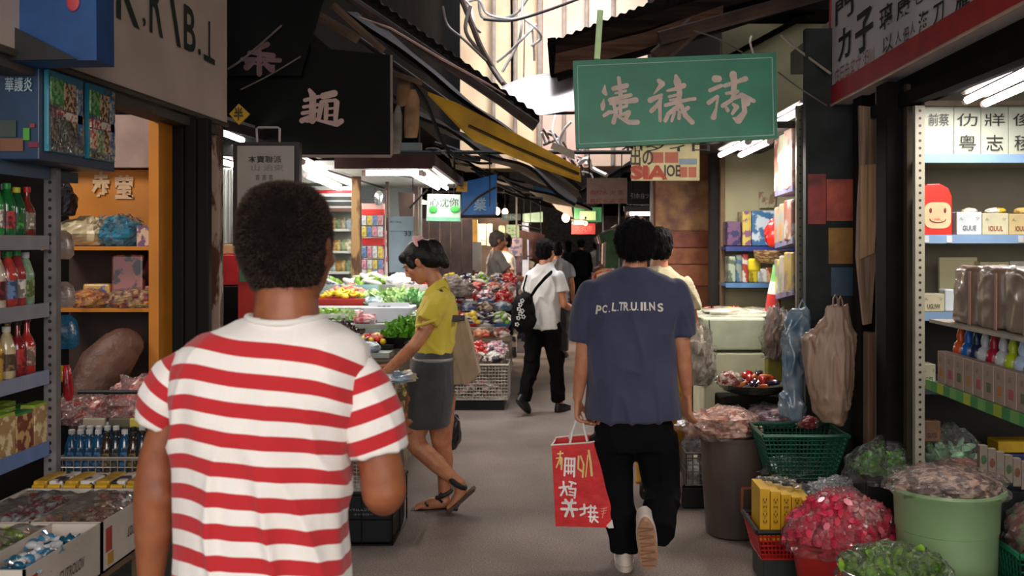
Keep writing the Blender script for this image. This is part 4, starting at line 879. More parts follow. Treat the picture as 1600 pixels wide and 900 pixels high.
rtext('店巨色名文 湖川', 1306, 1368, 88, 126, C('#9a6a68'), 0)
# notice board hanging on the left
nb, nn = board('notice_board', 'grey notice board with small black characters hanging above the front man', 'notice board', [P(364, 384, 5.0), P(467, 384, 5.0), P(468, 222, 5.0), P(364, 222, 5.0)], .05, mat('board_frame', '#2d2320', .6))
a = MB(); q4 = [P(371, 378, 4.98), P(460, 378, 4.98), P(460, 228, 4.98), P(371, 228, 4.98)]; a.slab(q4, .004); a.build('paper', mat('grey_paper', '#9a948f', .7, var=.06), nb)
for s_, x, y, w_, h_, m_ in (('本寶聯派', 414, 249, 52, 11, '#1f1f1f'), ('山 治東', 418, 262, 50, 10, '#77716d'), ('言 言 言', 413, 277, 28, 9, '#4a4644'), ('大 小', 400, 299, 30, 10, '#4f4b49'), ('日 用', 420, 320, 40, 10, '#5a5654')):
    text(s_, P(x, y, 4.975), w_*5/F, h_*5/F, *FACE_CAM, C(m_), nb, bold=.01)
a = MB(); a.tube([P(402, 222, 5.0), P(401, 201, 5.0), P(404, 199, 5.0), P(434, 199, 5.0), P(437, 201, 5.0), P(437, 222, 5.0)], .006, 6); a.build('hanger', C('#a89f98'), nb)
# signs farther down the lane
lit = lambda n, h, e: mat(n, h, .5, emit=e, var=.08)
s_, nn = board('lit_sign', 'small lit white and green sign hanging at the lamp corner', 'sign', [P(666, 345, 8.4), P(719, 346, 8.4), P(719, 304, 8.4), P(668, 303, 8.4)], .06, lit('lit_pale', '#8fa598', .0))
a = MB(); a.ell(P(677, 327, 8.39), (.035, .004, .03)); a.build('green_leaf', lit('lit_green', '#1f8e2c', .2), s_); a = MB(); a.ell(P(711, 327, 8.39), (.04, .004, .028)); a.build('green_leaf', lit('lit_green', '#1f8e2c', .2), s_)
text('心沈你', P(694, 316, 8.395), .24, .08, *FACE_CAM, C('#2c4036'), s_, bold=.01); a = MB(); a.add([P(667, 345, 8.395), P(719, 346, 8.395), P(719, 340, 8.395), P(667, 339, 8.395)], [(0, 1, 2, 3)]); a.build('base_band', C('#5d9b7d'), s_)
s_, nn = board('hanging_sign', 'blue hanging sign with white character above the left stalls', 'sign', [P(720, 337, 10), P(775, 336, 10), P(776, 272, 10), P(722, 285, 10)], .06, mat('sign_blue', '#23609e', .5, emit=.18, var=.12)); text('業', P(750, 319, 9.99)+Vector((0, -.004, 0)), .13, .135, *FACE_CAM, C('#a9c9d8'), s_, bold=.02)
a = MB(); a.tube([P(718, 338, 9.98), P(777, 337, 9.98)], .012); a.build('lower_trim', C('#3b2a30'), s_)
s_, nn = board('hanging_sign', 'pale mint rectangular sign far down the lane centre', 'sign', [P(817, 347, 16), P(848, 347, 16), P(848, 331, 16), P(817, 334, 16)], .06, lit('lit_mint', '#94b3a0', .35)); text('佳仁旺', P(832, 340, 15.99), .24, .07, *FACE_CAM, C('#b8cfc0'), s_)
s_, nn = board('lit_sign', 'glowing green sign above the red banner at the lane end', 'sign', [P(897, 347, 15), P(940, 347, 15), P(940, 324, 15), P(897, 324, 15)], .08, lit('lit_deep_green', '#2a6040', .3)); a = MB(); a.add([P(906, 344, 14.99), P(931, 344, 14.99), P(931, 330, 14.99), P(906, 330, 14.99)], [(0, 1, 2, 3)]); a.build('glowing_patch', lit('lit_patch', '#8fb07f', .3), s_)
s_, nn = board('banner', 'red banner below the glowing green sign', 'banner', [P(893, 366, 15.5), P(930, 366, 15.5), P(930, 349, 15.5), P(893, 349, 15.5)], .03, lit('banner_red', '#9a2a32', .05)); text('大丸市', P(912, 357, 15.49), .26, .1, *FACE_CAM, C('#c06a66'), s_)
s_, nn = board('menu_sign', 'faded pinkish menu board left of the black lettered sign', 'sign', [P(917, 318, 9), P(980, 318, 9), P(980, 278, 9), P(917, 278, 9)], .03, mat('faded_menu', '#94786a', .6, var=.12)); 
for yy in (301, 314): text('商招水 火 花', P(948, yy, 8.99), .3, .045, *FACE_CAM, C('#8a4a38'), s_, bold=.02)
s_, nn = board('hanging_sign', 'black sign with white letters right of the faded menu board', 'sign', [P(980, 320, 9.2), P(1017, 320, 9.2), P(1017, 283, 9.2), P(980, 283, 9.2)], .04, C('#15181c')); text('FAMILY', P(1000, 307, 9.19), .17, .05, *FACE_CAM, C('#b9bcc0'), s_) if False else text('引命自ツ', P(1000, 306, 9.19), .17, .05, *FACE_CAM, C('#b9bcc0'), s_)
for y0, y1, c_, lab in ((322, 330, '#4c4a48', 'grey shutter slat panel under the black lettered sign'),):
    o, nn = board('shutter_panel', lab, 'shutter', [P(975, y1, 9.2), P(1017, y1, 9.2), P(1017, y0, 9.2), P(975, y0, 9.2)], .04, C(c_))
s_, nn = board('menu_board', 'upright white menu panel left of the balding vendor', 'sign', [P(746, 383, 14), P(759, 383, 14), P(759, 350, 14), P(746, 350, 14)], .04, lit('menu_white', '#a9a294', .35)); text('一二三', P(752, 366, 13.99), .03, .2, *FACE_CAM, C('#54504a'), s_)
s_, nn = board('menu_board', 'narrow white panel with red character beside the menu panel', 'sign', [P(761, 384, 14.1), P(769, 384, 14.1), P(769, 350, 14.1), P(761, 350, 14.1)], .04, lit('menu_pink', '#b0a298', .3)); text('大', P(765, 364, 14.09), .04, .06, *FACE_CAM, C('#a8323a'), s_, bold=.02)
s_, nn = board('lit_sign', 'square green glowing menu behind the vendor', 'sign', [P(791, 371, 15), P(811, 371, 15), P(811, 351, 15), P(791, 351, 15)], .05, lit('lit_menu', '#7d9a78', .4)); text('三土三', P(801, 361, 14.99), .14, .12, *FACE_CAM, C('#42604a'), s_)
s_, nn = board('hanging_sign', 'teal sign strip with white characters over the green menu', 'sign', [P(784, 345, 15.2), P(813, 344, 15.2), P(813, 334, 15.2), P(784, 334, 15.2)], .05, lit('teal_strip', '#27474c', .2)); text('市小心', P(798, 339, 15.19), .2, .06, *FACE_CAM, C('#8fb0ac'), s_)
# ================================================================ LIGHT FITTINGS
tube_m = glow('fluorescent_tube', '#fff4f2', 9.0)
def tubes(label, cat, A, B, r=.016, power=0, down=None, gap=None, group=None, tgt=None, col='#fff6ee', name='tube_light', aw_=.12, hang=0):
    A, B = Vector(A), Vector(B); o = thing(name, label, cat, (A+B)/2, group=group)
    a = MB(); a.tube([A, B], r, 10); a.build('tube', tube_m, o)
    a = MB(); d = (B-A).normalized(); a.tube([A-d*.03, A], r*1.1, 8); a.tube([B, B+d*.03], r*1.1, 8)
    u = Vector((0, 0, r*2.4)); a.tube([A-d*.04+u, B+d*.04+u], r*1.0, 6, flat=.7); a.build('batten', C('#d8c8c2'), o)
    if hang:
        for q_ in (A, B): a = MB(); a.tube([q_+u, Vector((q_.x, q_.y, hang))], .006, 5); a.build('hanging_rod', dark2, o)
    if power:
        m_ = (A+B)/2+Vector((0, 0, -r*1.5)); l = area('tube_glow', m_, tgt or (m_.x, m_.y, 0), aw_, (B-A).length*.9, power, col)
        rel = Vector(B-A); l.parent = o; l.location = m_-o.location
        if tgt is None: l.rotation_euler = (0, 0, math.atan2(-rel.x, rel.y))
    return o
WARM = '#fff2e4'
tubes('near pair tube under the left stall canopy, upper one', 'light', (-1.72, 5.06, 2.15), (-1.76, 6.0, 2.15), power=9)
tubes('near pair tube under the left stall canopy, lower one', 'light', (-1.95, 5.2, 2.06), (-1.98, 6.1, 2.06))
tubes('long slanting tube under the left canopy above the front man', 'light', P(474, 254, 6.6), P(552, 290, 9.4), power=8)
tubes('shorter slanting tube beside the white shelves', 'light', P(478, 274, 6.8), P(531, 296, 9.0), power=5)
tubes('front cross tube of the big bright stall lamp', 'light', (-1.34, 7.0, 2.075), (-.97, 7.0, 2.075), r=.02, power=10)
tubes('long side tube of the big bright stall lamp, outer one', 'light', (-.94, 7.05, 2.07), (-1.02, 9.2, 2.09), r=.018, power=17)
tubes('long side tube of the big bright stall lamp, inner one', 'light', (-1.02, 7.05, 2.07), (-1.10, 9.2, 2.09), r=.018)
tubes('left tube under the right snack stall canopy', 'light', P(1126, 242, 6.6), P(1168, 222, 5.75), r=.017, power=9)
tubes('right tube under the right snack stall canopy', 'light', P(1158, 242, 6.5), P(1202, 221, 5.7), r=.017, power=9)
tubes('tube at the top of the snack stall beside the green sign', 'light', P(1214, 192, 6.2), P(1252, 172, 5.7), r=.02, power=10)
tubes('outer ceiling tube in the right shop', 'light', P(1512, 156, 4.3), P(1640, 94, 3.5), r=.016, power=7)
tubes('inner ceiling tube in the right shop', 'light', P(1541, 161, 4.3), P(1670, 104, 3.5), r=.016, power=4.5)
tubes('small horizontal pink tube beyond the navy man', 'light', P(984, 334, 9.5), P(1016, 334, 9.5), r=.018, power=8)
tubes('tiny tube below the glowing green sign', 'light', P(897, 348.5, 14.8), P(912, 348.5, 14.8), r=.02)
tubes('added ceiling tube out of view, brightening the left drinks shop', 'light', (-2.7, 3.0, 2.88), (-2.7, 4.0, 2.88), power=26, tgt=(-2.0, 4.2, 1.2))  # added outside the view to brighten the orange cabinet and rack
tubes('added unseen tube brightening the second left stall from under the dark awnings', 'light', (-1.25, 10.4, 2.33), (-1.25, 12.2, 2.33), power=22, hang=2.6)  # extra tube added to lift the dim second stall and vendor
# warm distant bulbs
for (x, y, Y, r_, pw, lab) in ((776, 330, 14, .05, 40, 'round bulb at the corner of the blue sign'), (789, 331, 16, .05, 25, 'amber bulb above the teal sign strip'), (884, 340, 15, .06, 40, 'amber bulb above the clothes left of the glowing green sign'), (915, 349, 15, .03, 0, 'tiny bulb between the green sign and red banner'), (740, 362, 13.5, .05, 25, 'yellow bulb inside the narrow lit doorway')):
    o = thing('light_bulb', lab, 'light', P(x, y, Y)); a = MB(); a.ell(P(x, y, Y), (r_, r_, r_*1.15)); a.build('bulb', glow('warm_bulb', '#ffdcb4', 4), o, smooth=True); a = MB(); a.tube([P(x, y, Y)+Vector((0, 0, r_)), P(x, y, Y)+Vector((0, 0, r_+.07))], .016); a.tube([P(x, y, Y)+Vector((0, 0, r_+.06)), P(x, y, Y)+Vector((0, 0, r_+.5))], .005, 5); a.build('socket', dark2, o)
    if pw:
        l = bpy.data.lights.new('bulb_glow', 'POINT'); l.energy = pw; l.color = lin('#ffd9b0')[:3]; l.shadow_soft_size = r_*1.2; lo = bpy.data.objects.new('bulb_glow', l); COL.objects.link(lo); lo.parent = o; lo.location = (0, -.12, -.1)
# far-lane shop light: strips inside open fronts
for i, (x, y, Y, sd, lab) in enumerate(((-1.9, 2.2, 14, -1, 'ceiling strip light inside the far left stalls'), (1.9, 2.2, 13.5, 1, 'ceiling strip light inside the far right stalls'), (1.9, 2.2, 18.5, 1, 'ceiling strip light inside the farthest right stalls'))):
    tubes(lab, 'light', (x*1.1, Y, y), (x*1.1, Y+2, y), r=.02, power=75, hang=3.3 if x < 0 else 3.2)

# ================================================================ LEFT FRONT STALL
steel = mat('grey_steel', '#7d7878', .45, metal=.4, var=.15, vs=10)
def upright(name, label, x, y, z0, z1, w_=.045, d=.03, m=steel, pitch=.03, face='y', hole='#161412'):
    o = thing(name, label, 'shelf post', (x, y, z0)); a = MB(); a.bx(x-w_/2, x+w_/2, y-.004, y, z0, z1); a.bx(x-w_/2, x-w_/2+.004, y, y+d, z0, z1); a.bx(x+w_/2-.004, x+w_/2, y, y+d, z0, z1); a.build('channel', m, o)
    a = MB(); z = z0+.02
    while z < z1-.02:
        n = 8; c = (x, y-.0046, z); vs = [(c[0]+.0065*math.cos(2*math.pi*j/n), c[1], c[2]+.0065*math.sin(2*math.pi*j/n)) for j in range(n)]; a.add(vs, [tuple(range(n-1, -1, -1))]); z += pitch
    a.build('punched_holes', C(hole), o, kind='stuff'); return o
XS = -1.75
upright('shelf_post', 'grey perforated steel post of the left drinks rack', XS-.0, 3.44, 0, 1.84, .042)
sh_lv = [(1.84, 'dark blue top', '#2a4a68'), (1.60, 'upper', '#8d8a90'), (1.37, 'middle', '#8f8f9a'), (1.14, 'lower', '#8a93ac'), (.895, 'second lowest', '#6480b4'), (.60, 'lowest', '#6a7690')]
for z, nm_, c_ in sh_lv:
    o = thing('rack_shelf', '%s metal shelf of the left drinks rack' % nm_, 'shelf', (-1.95, 2.9, z)); a = MB(); a.bx(-2.25, XS, 2.3, 3.42, z-.012, z); a.build('shelf_board', C(c_), o)
    a = MB(); a.bx(XS, XS+.006, 2.3, 3.42, z-.042, z+.006); a.build('price_rail', C(c_, .4), o)
ORD = ['first', 'second', 'third', 'fourth', 'fifth', 'sixth', 'seventh', 'eighth', 'ninth', 'tenth', 'eleventh', 'twelfth', 'thirteenth', 'fourteenth', 'fifteenth', 'sixteenth', 'seventeenth', 'eighteenth', 'nineteenth', 'twentieth', 'twenty-first', 'twenty-second', 'twenty-third', 'twenty-fourth']
def bottle(kind, body, cap, label_c, h, r, glass=False):
    o = thing('bottle', 'x', 'bottle'); a = MB()
    if kind == 'round': prof = [(.001, 0), (r*.92, .002), (r, .012), (r, h*.55), (r*.96, h*.62), (r*.5, h*.84), (r*.36, h*.88), (r*.36, h*.93)]
    elif kind == 'slim': prof = [(.001, 0), (r*.9, .002), (r, .01), (r, h*.5), (r*.7, h*.62), (r*.34, h*.72), (r*.3, h*.92)]
    else: prof = [(.001, 0), (r*.95, .002), (r, .012), (r*.88, h*.25), (r, h*.4), (r, h*.62), (r*.55, h*.82), (r*.4, h*.88), (r*.4, h*.93)]
    a.lathe(prof, n=16); a.build('bottle_body', mat('liquid_%s' % body.strip('#'), body, .12, var=.2, vs=30, spec=.7, coat=.5), o, smooth=True, world=False)
    a = MB(); a.lathe([(r*.44, h*.89), (r*.46, h*.9), (r*.46, h*.99), (r*.4, h)], n=14); a.build('cap', C(cap, .4), o, smooth=True, world=False)
    a = MB(); a.rings([[((r*1.015)*math.cos(2*math.pi*j/16), (r*1.015)*math.sin(2*math.pi*j/16), z) for j in range(16)] for z in (h*.16, h*.48)], False); lb = a.build('wrapper', mat('wrap_%s' % label_c.strip('#'), label_c, .4, var=.3, vs=60, col2='#%02x%02x%02x' % tuple(max(0, int(int(label_c[i:i+2], 16)*.55)) for i in (1, 3, 5)), sharp=True), o, smooth=True, world=False)
    return Proto(o)
def row_of(protos, names, z, ys, x0, depth_rows, rowname, group, dx=.07, jitter=.004, base='on the {} shelf of the left drinks rack'):
    for d in range(depth_rows):
        for i, y in enumerate(ys):
            k = R.randrange(len(protos)) if d else (i*7+int(z*10)) % len(protos)
            pr, nm_ = protos[k], names[k]
            pos = ORD[len(ys)-1-i] if len(ys)-1-i < len(ORD) else 'far'
            pr.put((x0-d*dx+R.uniform(-jitter, jitter), y+R.uniform(-jitter, jitter), z), R.uniform(0, 6), '%s, %s from the post, %s row of the %s shelf' % (nm_, pos, ('front', 'second', 'third')[d], rowname), group)
ys = [2.98+.062*i for i in range(8)][:7]
pA = [bottle('round', '#1c6b35', '#2a9a48', '#c23b3b', .175, .027), bottle('round', '#2f8f3f', '#d8d8d8', '#e3ddd0', .18, .027), bottle('slim', '#7a3024', '#c22c2c', '#e0d2b4', .17, .026), bottle('round', '#1f5a34', '#c8c83a', '#49a048', .165, .028)]
nA = ['green soda bottle with red wrapper', 'green bottle with white cap', 'brown sauce bottle with red cap', 'dark green bottle with yellow cap']
row_of(pA, nA, 1.60, ys, -1.785, 2, 'upper', 'green soda bottles on the upper rack shelf')
pB = [bottle('round', '#a03a3c', '#2c9a42', '#e6dcd0', .19, .029), bottle('round', '#b9443a', '#2b8f3a', '#6f88b8', .185, .029), bottle('sport', '#c9b7a4', '#b04848', '#7a2a34', .185, .029), bottle('round', '#8fae8c', '#d0d0d0', '#9db46a', .18, .028)]
nB = ['red drink with green cap', 'red tea bottle with blue wrapper', 'milky drink with maroon wrapper', 'pale green drink with white cap']
row_of(pB, nB, 1.37, ys, -1.785, 2, 'middle', 'red tea and juice bottles on the middle rack shelf')
pC = [bottle('slim', '#d6a83c', '#c99a3a', '#b98a3a', .19, .027), bottle('slim', '#b8322a', '#7a2430', '#d6a89a', .195, .027), bottle('slim', '#7c1f22', '#2c2424', '#b03030', .19, .027), bottle('round', '#c8b890', '#e0dccc', '#8a6a4a', .17, .028)]
nC = ['amber juice bottle', 'bright red syrup bottle', 'dark red wine bottle', 'cream soy milk bottle']
row_of(pC, nC, 1.14, ys, -1.785, 2, 'lower', 'juice and syrup bottles on the lower rack shelf')
# cartons with green tops on the second lowest shelf
def carton(w_, d, h, m_front, m_top, m_side=None, stamp=None):
    o = thing('carton', 'x', 'carton'); a = MB(); a.box((0, 0, h/2), (w_, d, h)); a.build('box', m_front, o, world=False, bev=.002)
    a = MB(); a.box((0, 0, h+.004), (w_*.96, d*.96, .008)); a.build('lid', m_top, o, world=False)
    if stamp: text(stamp[0], (w_/2+.001, 0, h*.45), d*.7, h*.3, *FACE_R, C(stamp[1]), o, bold=.02, name='lettering')
    return Proto(o)
pk = [carton(.05, .105, .13, mat('pack_print', '#b08a5c', .4, col2='#e6d3a4', sharp=True, vs=26), C('#9cc23a')), carton(.05, .105, .12, mat('pack_print2', '#7a3b2a', .4, col2='#caa46a', sharp=True, vs=30), C('#2e8c3c'))]
for d in range(3):
    for i in range(5):
        k = (i+d) % 2; pk[k].put((-1.785-d*.06, 3.0+.112*i-.04, .895), 0, '%s snack carton, %s from the post, %s row of the second lowest shelf' % (('lime topped', 'green topped')[k], ORD[4-i], ORD[d]), 'snack cartons on the second lowest rack shelf')
pk2 = [carton(.05, .07, .105, mat('pack_print3', '#d7b45c', .4, col2='#efe3c4', sharp=True, vs=34), C('#d9c81e')), carton(.05, .07, .1, mat('pack_print4', '#c9bda6', .4, col2='#4a3a30', sharp=True, vs=24), C('#d9c81e'))]
for d in range(2):
    for i in range(8):
        k = (i*3+d) % 2; pk2[k].put((-1.785-d*.06, 2.92+.066*i, .60), 0, '%s small carton, %s from the post, %s row of the lowest shelf' % (('yellow', 'cream printed')[k], ORD[7-i], ORD[d]), 'small yellow cartons on the lowest rack shelf')
# blue printed carton on top of the rack
o = thing('display_carton', 'large blue carton with glossy toy packs on top of the left rack', 'carton', (-1.86, 3.38, 1.842))
a = MB(); a.bx(-2.2, XL-.005, 3.125, 3.66, 1.842, 2.15); a.build('box', mat('carton_blue', '#103252', .4, var=.15), o, bev=.004)
text('華護炎', P(30, 132, 3.12)+Vector((0, -.001, 0)), .085, .045, *FACE_CAM, C('#9fb2b8'), o, bold=.01, name='lettering'); text('益策恒', P(14, 108, 3.12)+Vector((0, -.001, 0)), .05, .012, *FACE_CAM, C('#5f7f98'), o, name='lettering')
for (x0, y0, x1, y1, c_) in ((0, 188, 25, 214, '#3d4a40'), (0, 216, 36, 236, '#7a5038'), (36, 200, 46, 219, '#4f9a34'), (47, 193, 54, 199, '#9c2f2a'), (44, 222, 60, 230, '#7a2440')):
    a = MB(); a.add([P(x0, y1, 3.119), P(x1, y1, 3.119), P(x1, y0, 3.119), P(x0, y0, 3.119)], [(0, 1, 2, 3)]); a.build('print', C(c_), o)
toy = mat('toy_pack_print', '#8a6a52', .15, col2='#c9c2a0', sharp=True, vs=26, coat=1., bump=.6, bs=30, spec=.8)
def onX(y, z, e=.0): return Vector((XL-.003+e, y, z))
for j, (ya, yb_) in enumerate(((3.15, 3.38), (3.42, 3.62))):
    pk_ = thing('toy_pack', '%s of the two glossy toy packs on the side of the blue carton' % ('nearer', 'farther')[j], 'toy pack', onX((ya+yb_)/2, 1.87), group=None)
    a = MB(); a.bx(XL-.003, XL+.012, ya, yb_, 1.872, 2.13); a.build('tray', mat('pack_teal', '#2c7f96', .25, coat=.6), pk_)
    for (u0, u1, v0, v1, c_, nm_) in ((.04, .4, .6, .92, '#3f8a4a', 'green_panel'), (.42, .75, .55, .9, '#6a4836', 'brown_toy'), (.05, .95, .42, .53, '#b9453c', 'red_title'), (.06, .28, .14, .4, '#c9504a', 'red_fin'), (.32, .52, .1, .4, '#a9b88a', 'pale_toy'), (.54, .78, .1, .42, '#7a5a42', 'brown_toy'), (.8, .95, .1, .88, '#a8a49c', 'grey_strip'), (.05, .5, .02, .08, '#9c9a6a', 'caption')):
        a = MB(); A_, B_ = ya+(yb_-ya)*u0, ya+(yb_-ya)*u1; z0_, z1_ = 1.872+.258*v0, 1.872+.258*v1; a.bx(XL+.010, XL+.0155, A_, B_, z0_, z1_); a.build(nm_, mat('toyp_%s' % nm_, c_, .2, col2={'green_panel': '#8fae7a', 'brown_toy': '#c9b090', 'red_title': '#e0d8c8', 'red_fin': '#d8c8a8', 'pale_toy': '#5f7f5a', 'grey_strip': '#3f6a9a', 'caption': '#3a4a3a'}[nm_], vs=70, sharp=True, coat=.6), pk_)
    a = MB()
    sheet(a, onX(ya, 1.875, .02), onX(yb_, 1.875, .02), onX(yb_, 2.128, .02), onX(ya, 2.128, .02), .001, 0, .008, 16); a.build('clear_window', film('clear_film'), pk_, smooth=True)
struct(MB().bx(-2.3, -1.76, 2.2, 3.66, 1.80, 1.838).build('trim_3', C('#2a3c44')))
# orange cabinet behind
YO = 4.3; org = mat('orange_paint', '#c57a1c', .5, var=.12, vs=3)
def PO(x, y, d=0.): return P(x, y, YO+d)
cab = thing('shelf_cabinet', 'orange painted open shelf cabinet behind the drinks rack', 'cabinet', (PO(165, 0).x, YO+.1, 0))
xa, xb = PO(60, 0).x, PO(232, 0).x; xc = PO(248, 0).x; zt = PO(0, 170).z
a = MB(); a.bx(xb, xc, YO, YO+.3, 0, zt+.15); a.build('side_panel', org, cab, bev=.003)
a = MB(); a.bx(xa, xb, YO+.27, YO+.3, PO(0, 380).z, PO(0, 258).z); a.build('back_panel', org, cab, label='orange painted back panel')
a = MB(); a.bx(xa, xb, YO+.27, YO+.3, 0, PO(0, 384).z); a.build('back_panel', mat('dark_brown_back', '#3a2820', .8, var=.2), cab, label='dark brown lower back panel')
a = MB(); a.bx(xa, xb, YO+.2, YO+.3, PO(0, 256).z, PO(0, 170).z); a.build('pelmet', mat('dusty_pink_panel', '#9c8478', .7), cab)
for y in (388, 485): a = MB(); a.bx(xa, xb, YO+.02, YO+.27, PO(0, y+3).z, PO(0, y-3).z); a.build('shelf', org, cab)
text('赤', P(158, 288, YO+.265), .085, .115, *FACE_CAM, C('#d9b48a'), cab, bold=.045); text('莹', P(194, 292, YO+.265), .085, .11, *FACE_CAM, C('#d9b48a'), cab, bold=.045)
# goods on its shelves
def lump(name, label, cat, c, r, m, film_m=None, seed=0., amp=.25, group=None, knot=False, squash=.3, part='bag_body', n=28, mm=16):
    """a crumpled bag: an ellipsoid pushed about by noise, flattened below"""
    o = thing(name, label, cat, c, group=group); c = Vector(c)
    def skin_(scale, freq, am, sd):
        a = MB(); rows = []
        for i in range(mm+1):
            t = math.pi*(i+.03*(i == 0)-.03*(i == mm))/mm; row = []
            for j in range(n):
                p = 2*math.pi*j/n; d = Vector((math.sin(t)*math.cos(p), math.sin(t)*math.sin(p), -math.cos(t)))
                k = 1+am*(mnoise.noise(d*freq+Vector((sd, sd*.7, 0)))+.5*mnoise.noise(d*freq*2.3+Vector((0, sd, 0))))
                v = Vector((d.x*r[0], d.y*r[1], d.z*r[2]))*k*scale
                if v.z < -r[2]*(1-squash): v.z = -r[2]*(1-squash)
                row.append(c+v+Vector((0, 0, r[2]*(1-squash))))
            rows.append(row)
        a.rings(rows); return a
    skin_(1, 2.2, amp, seed).build(part, m, o, smooth=False)
    if film_m: skin_(1.1, 3.4, amp*1.5, seed+5).build('plastic_wrap', film_m, o)
    if knot:
        t = c+Vector((0, 0, r[2]*1.75)); a = MB()
        for k in range(7): an = k*.9; a.tube([t+Vector((0, 0, -.03)), t+Vector((.012*math.cos(an), .012*math.sin(an), .02)), t+Vector((.05*math.cos(an), .05*math.sin(an), .05+.02*(k % 3)))], [.012, .006, .012], 5, flat=.4)
        a.build('knot', film_m or m, o)
    return o
fl = film('clear_film'); flb = film('cloudy_film', '#e8eef2', .5, .28, 60); flp = film('pink_film', '#f0c8c4', .45, .2, 50)
lump('plastic_bag', 'cream bulging plastic bag on the orange cabinet shelf', 'bag', (PO(112, 0).x, YO+.12, PO(0, 384).z), (.12, .1, .075), mat('cream_plastic', '#c6b58e', .4, bump=.5, bs=14), None, 1.)
lump('plastic_bag', 'teal blue plastic bag beside the cream one on the shelf', 'bag', (PO(173, 0).x, YO+.11, PO(0, 384).z), (.095, .09, .075), mat('teal_plastic', '#2f7f9c', .3, var=.3, bump=.8, bs=14), fl, 2.)
lump('plastic_bag', 'dark hanging bag at the left end of the orange panel', 'bag', (PO(90, 0).x, YO+.05, PO(0, 337).z), (.055, .05, .085), mat('black_plastic', '#1b1a20', .3, bump=.6, bs=16), None, 3.)
o = thing('snack_packet', 'small patterned box at the right end of the top cabinet shelf', 'box', (PO(219, 0).x, YO+.1, PO(0, 385).z)); a = MB(); a.bx(PO(206, 0).x, PO(231, 0).x, YO+.05, YO+.14, PO(0, 385).z, PO(0, 352).z); a.build('box', mat('patterned_print', '#c9a98c', .4, col2='#6a4a6c', sharp=True, vs=30), o)
z485 = PO(0, 482).z
for x0, x1, yt, c1, c2, lab in ((108, 152, 445, '#3c62a4', '#d9a648', 'blue and orange snack box on the lower cabinet shelf'), (154, 205, 398, '#3a2a2a', '#a05a50', 'dark printed snack bag propped on the lower cabinet shelf'), (206, 230, 448, '#c9962a', '#7a3a2a', 'yellow snack packet at the shelf end')):
    o = thing('snack_packet', lab, 'packet', (PO((x0+x1)/2, 0).x, YO+.1, z485)); a = MB(); a.bx(PO(x0, 0).x, PO(x1, 0).x, YO+.12, YO+.2, z485, PO(0, yt).z); a.build('packet', mat('pk%d' % x0, c1, .3, col2=c2, sharp=True, vs=14, coat=.5), o, bev=.01)
lump('snack_bag', 'clear bag of orange biscuits at the front of the lower cabinet shelf', 'bag', (PO(130, 0).x, YO+.06, z485), (.08, .05, .045), mat('biscuit', '#c98a3c', .6, col2='#a8552a', sharp=True, vs=30), fl, 4.)
lump('snack_bag', 'clear bag of nuts and dried fruit on the lower cabinet shelf', 'bag', (PO(198, 0).x, YO+.06, z485), (.11, .05, .045), mat('nuts_mix', '#b58a4c', .6, col2='#7a3230', sharp=True, vs=34), fl, 5.)
# big wrapped roll leaning in the dark
o = thing('wrapped_roll', 'large brown plastic wrapped roll leaning in the dark cabinet base', 'roll', (PO(160, 0).x, YO-.05, .4)); a = MB(); a.tube([P(130, 640, 4.15), P(165, 570, 4.2), P(192, 540, 4.25)], [.1, .105, .085], 18); a.ell(P(192, 540, 4.25), (.086, .08, .075)); a.build('roll_body', mat('brown_wrap', '#6b4838', .55, var=.35, vs=8, bump=.9, bs=26), o, smooth=True)
# hanging sachets left of the cabinet
for x, y0, y1, w_, c_, lab in ((93, 360, 405, .05, '#a58a7c', 'silvery snack sachet clipped to the rack post'), (97, 492, 545, .06, '#1f5f80', 'blue foil sachet hanging below the shelf'), (104, 570, 626, .018, '#c0202a', 'slim red packet hanging by the post'), (92, 571, 596, .03, '#c8a018', 'small yellow tag hanging by the post'), (95, 440, 480, .05, '#a89088', 'clear snack sachet hanging beside the bottles')):
    Yq = 3.75; o = thing('hanging_sachet', lab, 'sachet', P(x, y1, Yq)); a = MB(); A = P(x, y0, Yq); B = P(x+4, y1, Yq)
    a.rings([[(p_.x+w_*k_*math.cos(t), p_.y+.02*k_*math.sin(t), p_.z) for t in [2*math.pi*j/12 for j in range(12)]] for p_, k_ in ((A, .5), (A*.85+B*.15, .9), (A*.5+B*.5, 1), (A*.15+B*.85, .95), (B, .6))]); a.build('sachet', mat('foil_%d' % x, c_, .2, var=.3, vs=20, bump=.7, bs=25, coat=.6), o, smooth=True)
# dark folding shutter leaves and painted post
o = thing('folding_shutter', 'dark green black folding shutter leaves right of the orange cabinet', 'shutter', P(290, 500, 4.5))
for i in range(4):
    x0 = P(249+i*19.5, 0, 4.45).x; x1 = P(249+(i+1)*19.5-1.5, 0, 4.45).x; a = MB(); a.bx(x0, x1, 4.45, 4.5, 0, 2.14); a.build('leaf', mat('shutter_dark', '#101210', .7, spec=.2, var=.3, vs=6, stretch=(1, 1, .1)), o, bev=.006)
o = thing('wooden_post', 'flaking white painted timber post left of the notice board', 'post', P(335, 500, 4.85)); a = MB()
a.bx(P(325, 0, 4.85).x, P(345, 0, 4.85).x, 4.83, 4.89, 0, 2.2); a.build('post', mat('flaking_paint', '#b3a190', .8, col2='#5a3c2e', vs=14, stretch=(1, 1, .35), sharp=True, bump=.5, bs=30), o, bev=.003)
